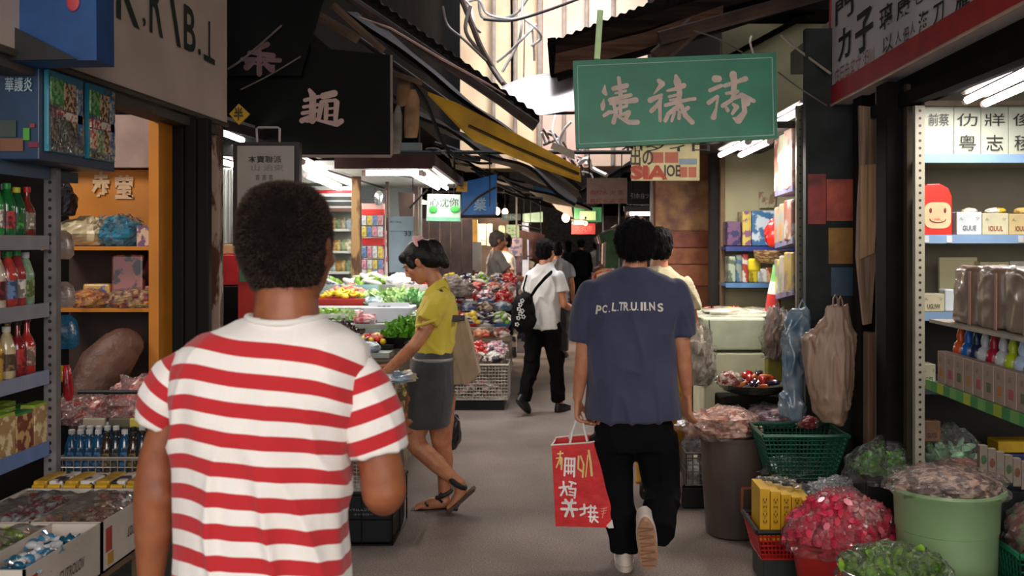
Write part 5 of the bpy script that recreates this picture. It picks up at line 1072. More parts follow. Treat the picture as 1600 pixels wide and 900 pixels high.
# front table: trays of sweets
white_card = mat('white_card', '#c6bcb0', .7, var=.08, vs=6)
tb = thing('display_table', 'low wooden table holding the white sweet trays', 'table', (-1.6, 2.95, 0)); a = MB(); a.bx(-1.74, -1.32, 2.3, 3.3, .60, .625); a.build('tabletop', mat('raw_wood', '#7a6246', .7, var=.2), tb)
for x, y in ((-1.7, 2.35), (-1.36, 2.35), (-1.7, 3.25), (-1.36, 3.25)): a = MB(); a.bx(x-.02, x+.02, y-.02, y+.02, 0, .6); a.build('leg', MC['raw_wood'], tb)
def open_box(o, x0, x1, y0, y1, z0, z1, t, m, divs=(), divx=()):
    a = MB(); a.bx(x0, x1, y0, y1, z0, z0+t); a.bx(x0, x0+t, y0, y1, z0, z1); a.bx(x1-t, x1, y0, y1, z0, z1); a.bx(x0, x1, y0, y0+t, z0, z1); a.bx(x0, x1, y1-t, y1, z0, z1)
    for d in divs: a.bx(x0, x1, d-t/2, d+t/2, z0, z1)
    for d in divx: a.bx(d-t/2, d+t/2, y0, y1, z0, z1)
    return a.build('box', m, o)
for j, (y0, y1, lab) in enumerate(((2.45, 2.86, 'nearer white card tray of wrapped sweets'), (2.87, 3.27, 'farther white card tray of wrapped sweets'))):
    o = thing('sweet_tray', lab, 'tray', (-1.52, (y0+y1)/2, .626)); open_box(o, -1.74, -1.31, y0, y1, .626, .775, .006, white_card, (), (-1.52,) if j else (-1.6, -1.45))
    text(('CUTROLOV', 'LOLWORLE')[j], (-1.3085, (y0+y1)/2+.03, .70), .14, .03, *FACE_R, C('#2c2826'), o, bold=.01, slant=.2)
    a = MB(); a.bx(-1.31, -1.309, y0+.02, y0+.06, .68, .75); a.build('red_print', C('#a8382c'), o)
    a = MB(); a.bx(-1.31, -1.309, y0+.03, y0+.07, .64, .675); a.build('yellow_print', C('#b98a2a'), o)
def sweet(c_, nm_, s=.012):
    o = thing('wrapped_sweet', 'x', 'sweet'); a = MB(); a.ell((0, 0, 0), (s*1.25, s, s*.8), 8, 6); a.build('sweet', mat('sweet_%s' % nm_, c_, .2, var=.2, coat=.8), o, world=False, smooth=True)
    a = MB()
    for sd in (-1, 1): a.rings([[(sd*x, r_*math.cos(t), r_*.4*math.sin(t)) for t in [2*math.pi*j/6 for j in range(6)]] for x, r_ in ((s*1.1, s*.2), (s*2.1, s*.8))])
    a.build('wrapper_twist', MC['sweet_%s' % nm_], o, world=False); return Proto(o)
SW = {'blue': sweet('#3a7fa8', 'blue'), 'white': sweet('#c9cdd0', 'white'), 'teal': sweet('#1f5f7c', 'teal'), 'pink': sweet('#b9746a', 'pink'), 'red': sweet('#a8322c', 'red'), 'green': sweet('#8fae2a', 'green'), 'amber': sweet('#b98a5a', 'amber')}
def fill(protos, x0, x1, y0, y1, z0, n, where, grp, layers=2, sc=1.):
    for i in range(n):
        k = R.choice(protos); SW[k].put((R.uniform(x0, x1), R.uniform(y0, y1), z0+(i % layers)*.016+R.uniform(0, .006)), 0, '%s twist wrapped sweet %s' % (k, where), grp, sc, (R.uniform(-.6, .6), R.uniform(-.6, .6), R.uniform(0, 6)))
fill(['blue', 'teal', 'white'], -1.44, -1.33, 2.5, 2.82, .72, 70, 'in the right compartment of the nearer tray', 'blue and white sweets in the nearer tray', 3, 1.2)
fill(['green', 'white', 'amber'], -1.59, -1.46, 2.5, 2.83, .72, 50, 'in the middle compartment of the nearer tray', 'green and amber sweets in the nearer tray', 3, 1.2)
fill(['pink', 'amber'], -1.5, -1.33, 2.9, 3.24, .72, 46, 'in the aisle side compartment of the farther tray', 'pink sweets in the farther tray', 3, 1.2)
fill(['red', 'white', 'pink'], -1.72, -1.54, 2.9, 3.24, .72, 46, 'in the rack side compartment of the farther tray', 'red and white sweets in the farther tray', 3, 1.2)
def crumple(name, x0, x1, y0, y1, z, m, parent, amp=.03, n=26, seed=0.):
    a = MB(); A = Vector((x0, y0, z)); vs = []; N = n
    for j in range(N+1):
        for i in range(N+1):
            u, v = i/N, j/N; p = Vector((x0+(x1-x0)*u, y0+(y1-y0)*v, 0)); e = min(u, 1-u, v, 1-v)*5
            h = amp*(mnoise.noise(p*14+Vector((seed, 0, 0)))+.7*abs(mnoise.noise(p*33+Vector((0, seed, 0)))))
            vs.append((p.x, p.y, z+h+amp*.7*min(1, e)))
    k = len(vs); a.add(vs, [(j*(N+1)+i, j*(N+1)+i+1, (j+1)*(N+1)+i+1, (j+1)*(N+1)+i) for j in range(N) for i in range(N)])
    return a.build(name, m, parent)
o = thing('plastic_wrap', 'clear crumpled film laid over the farther sweet tray', 'plastic wrap', (-1.52, 3.07, .78)); crumple('film', -1.73, -1.32, 2.88, 3.26, .765, fl, o, .02)
o = thing('plastic_wrap', 'clear crumpled film over part of the nearer sweet tray', 'plastic wrap', (-1.6, 2.7, .78)); crumple('film', -1.73, -1.45, 2.5, 2.85, .765, fl, o, .02, seed=4)
# yellow and cow-spotted packets behind the trays
cow = mat('cow_print', '#d6cfc4', .4, col2='#221f2c', sharp=True, vs=22); ylw = C('#d0a520', .35)
for i in range(9):
    x = -1.72+.052*i; o = thing('milk_candy_packet', 'x', 'packet'); 
    a = MB(); a.bx(x-.023, x+.023, 3.31, 3.45, .625, .79); a.build('packet', cow if i % 2 else mat('yellow_packet', '#c99d2a', .35, var=.25, vs=40), o, bev=.006); a = MB(); a.tube([(x-.02, 3.306, .77), (x+.02, 3.306, .77)], .009, 8); a.build('rolled_top', ylw, o)
    o['label'] = '%s sweet packet, %s from the left behind the white trays' % (('yellow', 'cow spotted')[i % 2], ORD[i]); o['group'] = 'sweet packets standing behind the white trays'
# wire basket counters between rack and shutters
wire = mat('white_wire', '#a8a29a', .4, metal=.3)
def wire_basket(label, x0, x1, y0, y1, z0, z1, pitch=.03, name='wire_basket', m=wire, r=.0022, rim=.005):
    o = thing(name, label, 'basket', ((x0+x1)/2, (y0+y1)/2, z0)); a = MB()
    def vline(x, y): a.tube([(x, y, z0), (x, y, z1)], r, 4)
    x = x0
    while x <= x1+1e-6: vline(x, y0); vline(x, y1); x += pitch
    y = y0
    while y <= y1+1e-6: vline(x0, y); vline(x1, y); y += pitch
    z = z0
    while z <= z1+1e-6: a.tube([(x0, y0, z), (x1, y0, z)], r, 4); a.tube([(x1, y0, z), (x1, y1, z)], r, 4); a.tube([(x0, y1, z), (x1, y1, z)], r, 4); a.tube([(x0, y0, z), (x0, y1, z)], r, 4); z += pitch
    a.bx(x0, x1, y0, y1, z0, z0+.004); a.build('mesh', m, o)
    a = MB(); a.tube([(x0, y0, z1), (x1, y0, z1), (x1, y1, z1), (x0, y1, z1), (x0, y0, z1)], rim, 6); a.build('rim', m, o)
    return o
xw0, xw1 = P(92, 0, 3.8).x, P(232, 0, 3.8).x
wire_basket('wire display basket of dark bottles behind the striped man', xw0, xw1, 3.8, 4.1, P(0, 742, 3.8).z, P(0, 728, 3.8).z+.03, .028)
stg = thing('display_stand', 'pale tiered display stand behind the sweet trays', 'stand', ((xw0+xw1)/2, 3.95, 0)); a = MB()
a.bx(xw0, xw1, 3.78, 4.12, P(0, 756, 3.8).z, P(0, 745, 3.8).z); a.build('shelf_board', C('#a39a8c'), stg); a = MB(); a.bx(xw0+.02, xw1-.02, 3.83, 4.1, 0, P(0, 758, 3.8).z); a.build('cabinet_base', mat('mesh_base', '#3b3830', .7, var=.3, vs=40), stg)
zw = P(0, 742, 3.8).z+.006
pD = [bottle('round', '#1c4a6c', '#c8c8c8', '#3a6a9a', .16, .026), bottle('round', '#3a2a1c', '#2a2018', '#7a6a3a', .15, .026), bottle('round', '#24323a', '#1c1c1c', '#4a4a3a', .155, .027)]
nD = ['blue glass bottle', 'dark brown bottle', 'black sauce bottle']
for d in range(3):
    for i in range(10):
        k = (i+d*2) % 3 if i > 3 else 0; pD[k].put((xw0+.03+i*.034, 3.84+d*.08, zw), 0, '%s, %s from the left, %s row of the wire display basket' % (nD[k], ORD[i], ORD[d]), 'bottles in the wire display basket')
zt2 = P(0, 668, 4.0).z
o = thing('shelf_board', 'narrow shelf with dark edging above the wire basket', 'shelf', ((xw0+xw1)/2, 4.1, zt2)); a = MB(); a.bx(xw0-.02, xw1, 4.0, 4.28, zt2-.015, zt2); a.build('board', C('#5c564e'), o); a = MB(); a.tube([(xw0-.02, 3.995, P(0, 612, 4).z), (xw1-.1, 3.995, P(0, 612, 4).z)], .009, 6); a.build('rail', C('#1d1b1c'), o)
lump('sweet_bag', 'shiny clear pouch of pink sweets on the narrow shelf', 'bag', (P(125, 0, 4.05).x, 4.08, zt2), (.11, .06, .07), mat('pink_sweets', '#9c4a42', .3, col2='#c98a80', sharp=True, vs=45), flp, 7.)
lump('sweet_bag', 'round clear bag of pink sweets beside the striped sleeve', 'bag', (P(212, 0, 4.05).x, 4.06, zt2+.02), (.1, .07, .1), mat('rose_sweets', '#a85a50', .3, col2='#c9958c', sharp=True, vs=50), flp, 8.)
for x, lab, c_ in ((150, 'cream paper packet under the pink sweets', '#a89a84'), (190, 'olive packet under the pink sweets', '#5a5240'), (222, 'yellow and white packet near the striped sleeve', '#c2b04a')):
    o = thing('paper_packet', lab, 'packet', (P(x, 0, 4.0).x, 4.02, zt2)); a = MB(); a.box((P(x, 0, 4).x, 3.99, P(0, 660, 4).z), (.09, .02, .04)); a.build('packet', C(c_), o, bev=.006)
lump('sweet_bag', 'clear bag on the floor under the sweet table', 'bag', (P(185, 0, 3.9).x, 3.9, .0), (.13, .1, .14), mat('grey_contents', '#4c5458', .4, var=.3, vs=20), fl, 9.)
# ================================================================ LEFT MIDDLE STALLS
pale = mat('canopy_pale', '#9aa09a', .6, var=.08, vs=3)
def bxobj(name, label, cat, ext, m, part='panel', bev=.0, kind=None):
    x0, x1, y0, y1, z0, z1 = ext; o = thing(name, label, cat, ((x0+x1)/2, (y0+y1)/2, z0)); a = MB(); a.bx(*ext); a.build(part, m, o, bev=bev); return o
o = thing('canopy', 'pale canopy with dark edge boards over the first left stall', 'canopy', (-2.4, 7, 2.2)); a = MB()
a.slab([(-3.6, 5.0, 2.2), (-1.7, 5.0, 2.2), (-1.62, 6.2, 2.2), (-1.85, 9.3, 2.2), (-3.6, 9.3, 2.2)], .03); a.build('panel', pale, o)
a = MB(); a.slab([(-1.6, 6.0, 2.18), (-1.84, 9.35, 2.14), (-1.84, 9.35, 2.24), (-1.6, 6.0, 2.3)], .03); a.slab([(-2.9, 4.98, 2.15), (-1.66, 4.98, 2.15), (-1.66, 4.98, 2.2), (-2.9, 4.98, 2.2)], -.03); a.slab([(-1.68, 4.98, 2.15), (-1.6, 6.0, 2.15), (-1.6, 6.0, 2.2), (-1.68, 4.98, 2.2)], .02); a.build('edge_board', mat('dark_red_timber', '#2a1815', .8, var=.3), o)
o = thing('canopy', 'white ceiling panel with reddish rim over the brightest left stall', 'canopy', (-1.7, 8.3, 2.13)); a = MB(); a.bx(-2.6, -.90, 6.98, 9.9, 2.13, 2.16); a.build('panel', mat('canopy_white', '#cfd6d0', .5, var=.05), o)
a = MB(); a.bx(-1.55, -.87, 6.93, 6.97, 2.10, 2.2); a.slab([(-.88, 6.95, 2.12), (-.93, 9.9, 2.12), (-.93, 9.9, 2.2), (-.88, 6.95, 2.2)], .03); a.build('rim', mat('dark_red_rim', '#40201d', .7, var=.3), o)
a = MB(); a.tube([(-1.3, 7.6, 2.11), (-1.0, 7.9, 2.08)], .006, 5); a.tube([(-1.7, 7.4, 2.12), (-1.7, 9.8, 2.12)], .008, 5); a.build('conduit', C('#3a3c3c'), o)
bxobj('wooden_post', 'flaking ochre timber post beside the white goods shelves', 'post', (P(549, 0, 8.2).x, P(562, 0, 8.2).x, 8.2, 8.27, 0, 2.15), mat('ochre_post', '#8c7048', .8, col2='#4a2f1c', vs=10, stretch=(1, 1, .3), sharp=True), 'post', .003)
bxobj('wooden_post', 'thin brown post between the snack rack and the pale blue notice', 'post', (P(602, 0, 8.9).x, P(607, 0, 8.9).x, 8.9, 8.94, .8, 2.13), C('#3b2a24'), 'post')
bxobj('wooden_post', 'grey post left of the dark panelled shutters', 'post', (P(646, 0, 9.6).x, P(653, 0, 9.6).x, 9.6, 9.66, 0, 2.13), C('#6a5c52'), 'post')
o = thing('curtain', 'grey white hanging curtain behind the flaking post', 'curtain', P(358, 380, 5.6)); a = MB(); n = 40
x0, x1 = P(330, 0, 5.6).x, P(385, 0, 5.6).x
for k, yy in ((0, 0), (1, .006)):
    pass
a.add([(x0+(x1-x0)*i/n, 5.6+.018*math.sin(i*1.7)+.01*math.sin(i*.7), z) for z in (P(0, 380, 5.6).z, P(0, 262, 5.6).z) for i in range(n+1)], [(i, i+1, i+n+2, i+n+1) for i in range(n)]); ob = a.build('cloth', mat('grey_curtain', '#a9aca8', .8, var=.1), o, smooth=False); sd = ob.modifiers.new('s', 'SOLIDIFY'); sd.thickness = .004
bxobj('crate', 'red box on the counter behind the flaking post', 'box', (P(340, 0, 5.5).x, P(372, 0, 5.5).x, 5.5, 5.9, P(0, 446, 5.5).z, P(0, 398, 5.5).z), mat('box_red', '#b02528', .5, var=.15), 'box', .006)
bxobj('crate', 'tan cardboard box resting on the red box', 'box', (P(338, 0, 5.55).x, P(368, 0, 5.55).x, 5.55, 5.85, P(0, 397, 5.5).z, P(0, 382, 5.5).z), mat('cardboard', '#a98a62', .8, var=.1), 'box', .004)
bxobj('counter', 'dark counter block under the red box', 'counter', (-2.3, P(374, 0, 5.45).x, 5.45, 6.0, 0, P(0, 447, 5.5).z), dark2, 'body', .004)
o, nn = board('poster', 'red poster with green and pink patches behind the front man', 'poster', [P(372, 510, 5.3), P(405, 510, 5.3), P(405, 384, 5.3), P(372, 384, 5.3)], .02, mat('poster_red', '#b32c24', .5, var=.15)); a = MB(); a.add([P(374, 440, 5.295), P(396, 440, 5.295), P(385, 412, 5.295), P(374, 408, 5.295)], [(0, 1, 2, 3)]); a.build('green_patch', C('#4a7a58'), o); a = MB(); a.add([P(374, 405, 5.295), P(374, 388, 5.295), P(398, 438, 5.295), P(394, 442, 5.295)], [(0, 3, 2, 1)]); a.build('pink_patch', C('#c07a74'), o)

# ---- produce pieces
def fruit(name, kind, m, s, stem=None):
    o = thing(name, 'x', 'fruit'); a = MB()
    if kind == 'round': a.lathe([(.002, -s*.9), (s*.55, -s*.82), (s*.95, -s*.3), (s, .1*s), (s*.8, s*.68), (s*.35, s*.9), (.002, s*.78)], n=12)
    elif kind == 'long': a.tube([(-s*2.2, 0, 0), (-s*1.9, 0, 0), (-s, 0, s*.1), (0, 0, s*.1), (s*1.2, 0, 0), (s*2.3, 0, -s*.1)], [s*.15, s*.45, s*.62, s*.6, s*.42, s*.1], 9)
    elif kind == 'banana': a.tube([(-s*2, 0, s*.9), (-s*1.7, 0, s*.6), (-s*.7, 0, 0), (s*.6, 0, -.1*s), (s*1.6, 0, s*.4), (s*2, 0, s*.8)], [s*.12, s*.32, s*.46, s*.46, s*.32, s*.1], 8)
    elif kind == 'oval': a.ell((0, 0, 0), (s*1.5, s, s*.95), 12, 8)
    elif kind == 'packet': a.box((0, 0, 0), (s*2.6, s*1.8, s*.7))
    a.build(stem and 'flesh' or 'body', m, o, world=False, smooth=kind != 'packet', bev=.004 if kind == 'packet' else 0)
    if stem: b = MB(); b.tube([(0, 0, s*.7), (s*.1, 0, s*1.05)], s*.09, 5); b.build('stem', C(stem), o, world=False)
    return Proto(o)
FR = {
 'red apple': fruit('apple', 'round', mat('apple_red', '#a8201f', .3, var=.3, vs=30, coat=.3), .036, '#4a3a20'),
 'yellow mango': fruit('mango', 'oval', mat('mango', '#d8b82c', .4, var=.2, vs=20), .034),
 'orange carrot': fruit('carrot', 'long', mat('carrot', '#cf6a28', .5, var=.15), .03),
 'tomato': fruit('tomato', 'round', mat('tomato', '#c8302a', .2, var=.15, coat=.5), .032, '#3f6a28'),
 'onion': fruit('onion', 'round', mat('onion', '#b9836a', .4, var=.2, vs=30), .034, '#a08a60'),
 'banana': fruit('banana', 'banana', mat('banana', '#d6c03a', .5, var=.15), .03),
 'white radish': fruit('radish', 'long', mat('radish', '#cfd0c4', .5, var=.06), .042),
 'lime': fruit('lime', 'round', mat('lime', '#7fae3a', .4, var=.2), .03),
 'purple aubergine': fruit('aubergine', 'long', mat('aubergine', '#35203a', .25, var=.2, coat=.4), .035, '#4a6a34'),
 'pale peach': fruit('peach', 'round', mat('peach', '#dba08a', .5, col2='#c96a5a', vs=14), .036),
 'pink packet': fruit('packet', 'packet', mat('pk_pink', '#c9788a', .3, col2='#e3cfd0', sharp=True, vs=30, coat=.4), .035),
 'brown packet': fruit('packet', 'packet', mat('pk_brown', '#6a4232', .3, col2='#c9a67a', sharp=True, vs=25, coat=.4), .035),
 'white packet': fruit('packet', 'packet', mat('pk_white', '#cfcac4', .3, col2='#5a6a8a', sharp=True, vs=22, coat=.4), .035),
 'red packet': fruit('packet', 'packet', mat('pk_red', '#b02a2c', .3, col2='#e0b0a0', sharp=True, vs=25, coat=.4), .035)}
CAT = {'pink packet': 'packet', 'brown packet': 'packet', 'white packet': 'packet', 'red packet': 'packet', 'orange carrot': 'vegetable', 'onion': 'vegetable', 'white radish': 'vegetable', 'purple aubergine': 'vegetable', 'tomato': 'vegetable'}
def heap(kinds, c, rx, ry, hgt, n, where, sc=1., rz=None, flatten=.5):
    grp = '%s heaped %s' % (('s and '.join(kinds)+'s').replace('tomatos', 'tomatoes').replace('peachs', 'peaches'), where)
    for i in range(n):
        k = kinds[i % len(kinds)]; a = i*2.399; rr = math.sqrt((i+.5)/n); x = rx*rr*math.cos(a); y = ry*rr*math.sin(a); z = hgt*(1-rr**2)+.02*sc
        o = FR[k].put((c[0]+x, c[1]+y, c[2]+z), 0, '%s in the heap %s' % (k, where), grp, sc, (R.uniform(-.5, .5), R.uniform(-.5, .5), rz+R.uniform(-.4, .4) if rz is not None else R.uniform(0, 6)))
        o['category'] = CAT.get(k, 'fruit')
def leaves(name, label, c, rx, ry, hgt, n, m, ls=.05, part_of=None, cat='vegetables', seed=0):
    rr_ = random.Random(seed+int(c[0]*100)); a = MB()
    for i in range(n):
        an = rr_.uniform(0, 6.283); r_ = math.sqrt(rr_.random()); x, y = rx*r_*math.cos(an), ry*r_*math.sin(an); z = hgt*(1-r_**2)*rr_.uniform(.3, 1)+.01
        d = Vector((rr_.uniform(-1, 1), rr_.uniform(-1, 1), rr_.uniform(.0, 1.1))).normalized(); sd = d.cross(Vector((rr_.uniform(-1, 1), rr_.uniform(-1, 1), rr_.uniform(-1, 1)))).normalized(); u = d.cross(sd); l = ls*rr_.uniform(.6, 1.3); w_ = l*rr_.uniform(.3, .5)
        p = Vector(c)+Vector((x, y, z)); pts = [p, p+d*l*.35+sd*w_+u*w_*.3, p+d*l*.8+sd*w_*.7+u*w_*.2, p+d*l, p+d*l*.8-sd*w_*.7+u*w_*.2, p+d*l*.35-sd*w_+u*w_*.3, p+d*l*.5-u*w_*.25]
        a.add(pts, [(0, 1, 6), (1, 2, 6), (2, 3, 6), (3, 4, 6), (4, 5, 6), (5, 0, 6)])
    if part_of: return a.build(name, m, part_of, kind='stuff')
    o = a.build(name, m, None, base=c); tag(o, label, cat, kind='stuff'); return o
lf_bright = mat('leaf_bright', '#6fae2c', .45, var=.35, vs=30, col2='#3f7f1f'); lf_dark = mat('leaf_dark', '#2f5f2a', .5, var=.3, vs=30, col2='#5f8f3a'); lf_pale = mat('leaf_pale', '#b9cf9a', .5, var=.2, vs=30, col2='#7fae5c'); lf_brown = mat('leaf_brown', '#4a342c', .5, var=.3, vs=30, col2='#2a1c1a'); lf_cloth = mat('mixed_scraps', '#b9a48c', .7, col2='#7a5a4a', vs=12, sharp=True)
def crate(name, label, ext, m, cell=.03, wall=.006, solid=.0, bev=0., cat='crate', taper=.0, rim=None):
    """slatted plastic crate: floor, rim and a lattice of bars"""
    x0, x1, y0, y1, z0, z1 = ext; o = thing(name, label, cat, ((x0+x1)/2, (y0+y1)/2, z0)); a = MB(); a.bx(x0+taper, x1-taper, y0+taper, y1-taper, z0, z0+.006)
    def side(p, q):
        p, q = Vector(p), Vector(q); L_ = (q-p).length; n = max(2, int(L_/cell)); cen = Vector(((x0+x1)/2, (y0+y1)/2, 0))
        def at(u, z): v = p+(q-p)*u; t = (z-z0)/(z1-z0); s = 1-taper*2/(min(x1-x0, y1-y0))*(1-t); return Vector((cen.x+(v.x-cen.x)*s, cen.y+(v.y-cen.y)*s, z))
        for i in range(n+1): a.tube([at(i/n, z0), at(i/n, z1)], wall*.5, 4)
        nz = max(2, int((z1-z0)/cell)); 
        for i in range(nz+1): z = z0+(z1-z0)*i/nz; a.tube([at(0, z), at(1, z)], wall*(.5 if 0 < i < nz else .7), 4)
        if solid: zz = z1-(z1-z0)*solid; a.add([at(0, zz), at(1, zz), at(1, z1), at(0, z1)], [(0, 1, 2, 3)])
    for p, q in (((x0, y0, 0), (x1, y0, 0)), ((x1, y0, 0), (x1, y1, 0)), ((x1, y1, 0), (x0, y1, 0)), ((x0, y1, 0), (x0, y0, 0))): side(p, q)
    a.build('lattice', m, o); a = MB(); a.tube([(x0, y0, z1), (x1, y0, z1), (x1, y1, z1), (x0, y1, z1), (x0, y0, z1)], wall*1.6, 6); a.build('rim', rim or m, o); return o
def tray(label, cx_, cy_, z, w_, d, h, m, cat='tray', name='tray', rz=0):
    o = thing(name, label, cat, (cx_, cy_, z), rz); a = MB(); t = .006
    for (r0, r1) in ((1., 1.12),):
        prof = [[(sx*w_/2*s, sy*d/2*s, zz) for sx, sy in ((-1, -1), (1, -1), (1, 1), (-1, 1))] for s, zz in ((1, 0), (1.12, h), (1.08, h), (.96, t))]
        a.rings(prof)
    a.build('tray_body', m, o, world=False, bev=.004); return o
white_p = mat('white_styrofoam', '#cfd2d2', .6, var=.06); red_p = mat('red_plastic', '#b3221f', .4, var=.12); blue_p = mat('blue_plastic', '#3f6fa0', .4, var=.12); blk_p = mat('black_plastic_box', '#151719', .45, var=.2, spec=.3); green_p = mat('green_plastic', '#0f4f38', .4, var=.2)
# stepped stall 1: wooden tiers
st = thing('vegetable_stall', 'stepped vegetable stall covered in white sheeting beside the woman', 'stall', (-1.7, 6.8, 0)); sheetm = mat('stall_sheeting', '#8f9894', .6, var=.15, vs=6, bump=.6, bs=8)
tiers = [(5.62, 5.98, .78), (5.98, 6.5, .92), (6.5, 7.1, 1.05), (7.1, 7.85, 1.12), (7.85, 8.55, 1.2)]
for y0, y1, z in tiers:
    a = MB(); a.bx(-2.0, -1.0-.03*(y0-5.75), y0, y1, z-.03, z); a.build('tier_board', sheetm, st)
a = MB(); a.bx(-2.0, -1.08, 5.75, 8.5, 0, .74); a.build('skirt', mat('stall_skirt', '#6b5f50', .8, col2='#a89a84', vs=5, sharp=True, var=.3), st)
def onT(px, tier): y0, y1, z = tiers[tier]; Y = (y0+y1)/2; return Vector(((px-CX)*Y/F, Y, z))
# tier 0
c = onT(585, 1); tray('black bowl tray of colourful cut fruit at the stall front', c.x, c.y, c.z, .24, .2, .035, blk_p); heap(['yellow mango', 'tomato', 'pale peach'], c+Vector((0, 0, .03)), .1, .08, .04, 22, 'on the black tray at the stall front', .6)
c = onT(532, 1); tray('grey tray of brown greens and carrots nearest the striped man', c.x, c.y, c.z+.05, .34, .3, .03, C('#8f9494', .4)); leaves('dark_greens', 'dark brown leafy greens on the grey tray', c+Vector((-.02, .04, .08)), .14, .1, .06, 160, lf_brown, .04); heap(['orange carrot', 'onion', 'tomato'], c+Vector((-.05, -.08, .08)), .13, .07, .03, 22, 'on the grey tray nearest the striped man', .62)
c = onT(628, 1)+Vector((0, .06, .0)); o = thing('bowl', 'wide black bowl full of bright green leaves', 'bowl', c); a = MB(); a.lathe([(.08, 0), (.13, .04), (.15, .075), (.143, .075), (.12, .04), (.01, .012)], c, 24); a.build('bowl_body', blk_p, o, smooth=True); leaves('bright_greens', 'bright green leafy vegetables heaped in the black bowl', c+Vector((0, 0, .05)), .13, .11, .13, 420, lf_bright, .042)
for i, (px, w_, cc) in enumerate(((598, .12, '#c9cfd4'), (622, .1, '#8a9cb0'), (640, .09, '#b0a48c'), (560, .12, '#b8b4ac'), (510, .14, '#b0563c'))):
    c = onT(px, 0)+Vector((0, -.1+.03*i, .0)); lump('crumpled_bag', 'crumpled %s bag on the front edge of the vegetable stall' % ('white', 'blue grey', 'tan', 'pale grey', 'rusty red')[i], 'bag', c, (w_, .07, .035), mat('bagm_%d' % i, cc, .4, var=.25, vs=14, bump=.8, bs=20), None, i*1.7, .4)
# tier 1
c = onT(612, 2); o = thing('foam_box', 'white foam box with printed lid beside the green leaves', 'box', c); a = MB(); a.bx(c.x-.17, c.x+.15, c.y-.14, c.y+.16, c.z, c.z+.1); a.build('box', mat('foam_blueish', '#c3cdd8', .5, var=.05), o, bev=.01); a = MB(); a.slab([(c.x-.16, c.y-.142, c.z+.005), (c.x+.14, c.y-.142, c.z+.005), (c.x+.13, c.y-.08, c.z+.13), (c.x-.14, c.y-.08, c.z+.13)], -.012); a.build('lid', mat('foam_lid', '#d6dce4', .5, var=.04), o)
for t_, w_, h_, dz, dx in (('中南省', .09, .02, .1, -.03), ('田豊農産', .15, .032, .05, -.06), ('佐木里品', .1, .024, .048, .085)): text(t_, (c.x+dx-.005, c.y-.142+dz*.5-.006, c.z+dz), w_, h_, (1, 0, 0), (0, .44, .9), C('#4a5878'), o, bold=.02)
c = onT(520, 2)+Vector((0, -.1, .03)); tray('white foam tray of pale green melon slices', c.x, c.y, c.z, .24, .18, .03, white_p, rz=.15); heap(['lime'], c+Vector((0, 0, .015)), .09, .05, .02, 10, 'in the white foam tray', .7)
c = onT(560, 2)+Vector((0, -.05, 0)); heap(['pink packet', 'white packet'], c, .09, .1, .05, 10, 'on the second stall tier beside the foam box', .8)
leaves('pale_greens', 'pale chopped greens on the second stall tier', onT(545, 2)+Vector((0, -.12, 0)), .1, .08, .06, 120, lf_pale, .04)
# tier 2
c = onT(538, 3); tray('red plastic tray of yellow fruit with pink fruit behind', c.x, c.y, c.z, .34, .26, .05, red_p); heap(['banana', 'yellow mango'], c+Vector((0, -.05, .05)), .15, .07, .04, 26, 'in the red tray', .62, 0.); heap(['pale peach', 'onion'], c+Vector((0, .09, .06)), .16, .05, .05, 20, 'at the back of the red tray', .68)
c = onT(622, 3); leaves('mixed_greens', 'pale green bundles of vegetables on the third stall tier', c, .3, .15, .09, 420, lf_pale, .06); leaves('mixed_greens', 'dark green bunches beside the yellow shirt on the third tier', onT(650, 3)+Vector((0, -.1, 0)), .12, .1, .09, 180, mat('leaf_mid', '#4f9a4a', .5, col2='#a9cfa0', vs=20), .05)
# tier 3
for i, (px, kinds, cc, lab) in enumerate(((500, ['white packet', 'lime'], '#9fa8a8', 'grey'), (585, ['lime', 'white radish'], '#9cc4c8', 'pale blue'), (640, ['tomato', 'white packet'], '#cfc8c4', 'cream'))):
    c = onT(px, 4); tray('%s shallow tray on the back tier of the vegetable stall' % lab, c.x, c.y-.1, c.z, .4, .3, .05, C(cc)); heap(kinds, c+Vector((0, -.1, .03)), .19, .14, .07, 30, 'in the %s tray on the back tier' % lab, .85)
lump('carrier_bag', 'white carrier bag with a pink mark on the back tier', 'bag', onT(630, 4)+Vector((0, -.2, .02)), (.11, .06, .07), white_p, None, 3.3, .2)
for i, (px, ti, dy, r_, cc, c2, lab) in enumerate(((560, 1, .16, .08, '#c9c4bc', '#8a6a5a', 'white and brown wrapped packet beside the dark greens'), (585, 1, .2, .07, '#9fb4cc', '#d6dce4', 'pale blue wrapped packet in front of the foam box'), (497, 2, .1, .07, '#c9b8a8', '#8a4a3c', 'cream and rust wrapped packet left of the melon tray'), (580, 2, .22, .07, '#d8b0b8', '#c9505a', 'pink wrapped packet behind the foam box'), (655, 1, .05, .08, '#8fa07a', '#d0d0b8', 'olive wrapped bunch beside the woman arm'), (655, 2, .1, .08, '#bcd0b0', '#5a8a4a', 'pale green wrapped bunch beside the yellow collar'), (588, 3, .1, .08, '#c4d4d8', '#7aa0a8', 'frosty blue wrapped block between red tray and greens'), (560, 4, .2, .07, '#c9c0b0', '#a8584a', 'cream wrapped packet on the back tier'), (610, 4, .0, .06, '#d0c8c0', '#9a9a94', 'white paper packet on the back tier'))):
    c = onT(px, ti)+Vector((0, -dy, .0)); lump('wrapped_packet', lab, 'packet', c, (r_, r_*.8, r_*.5), mat('wp_%d' % i, cc, .4, col2=c2, vs=18, sharp=True), fl, i*1.9, .25, n=20, mm=12)
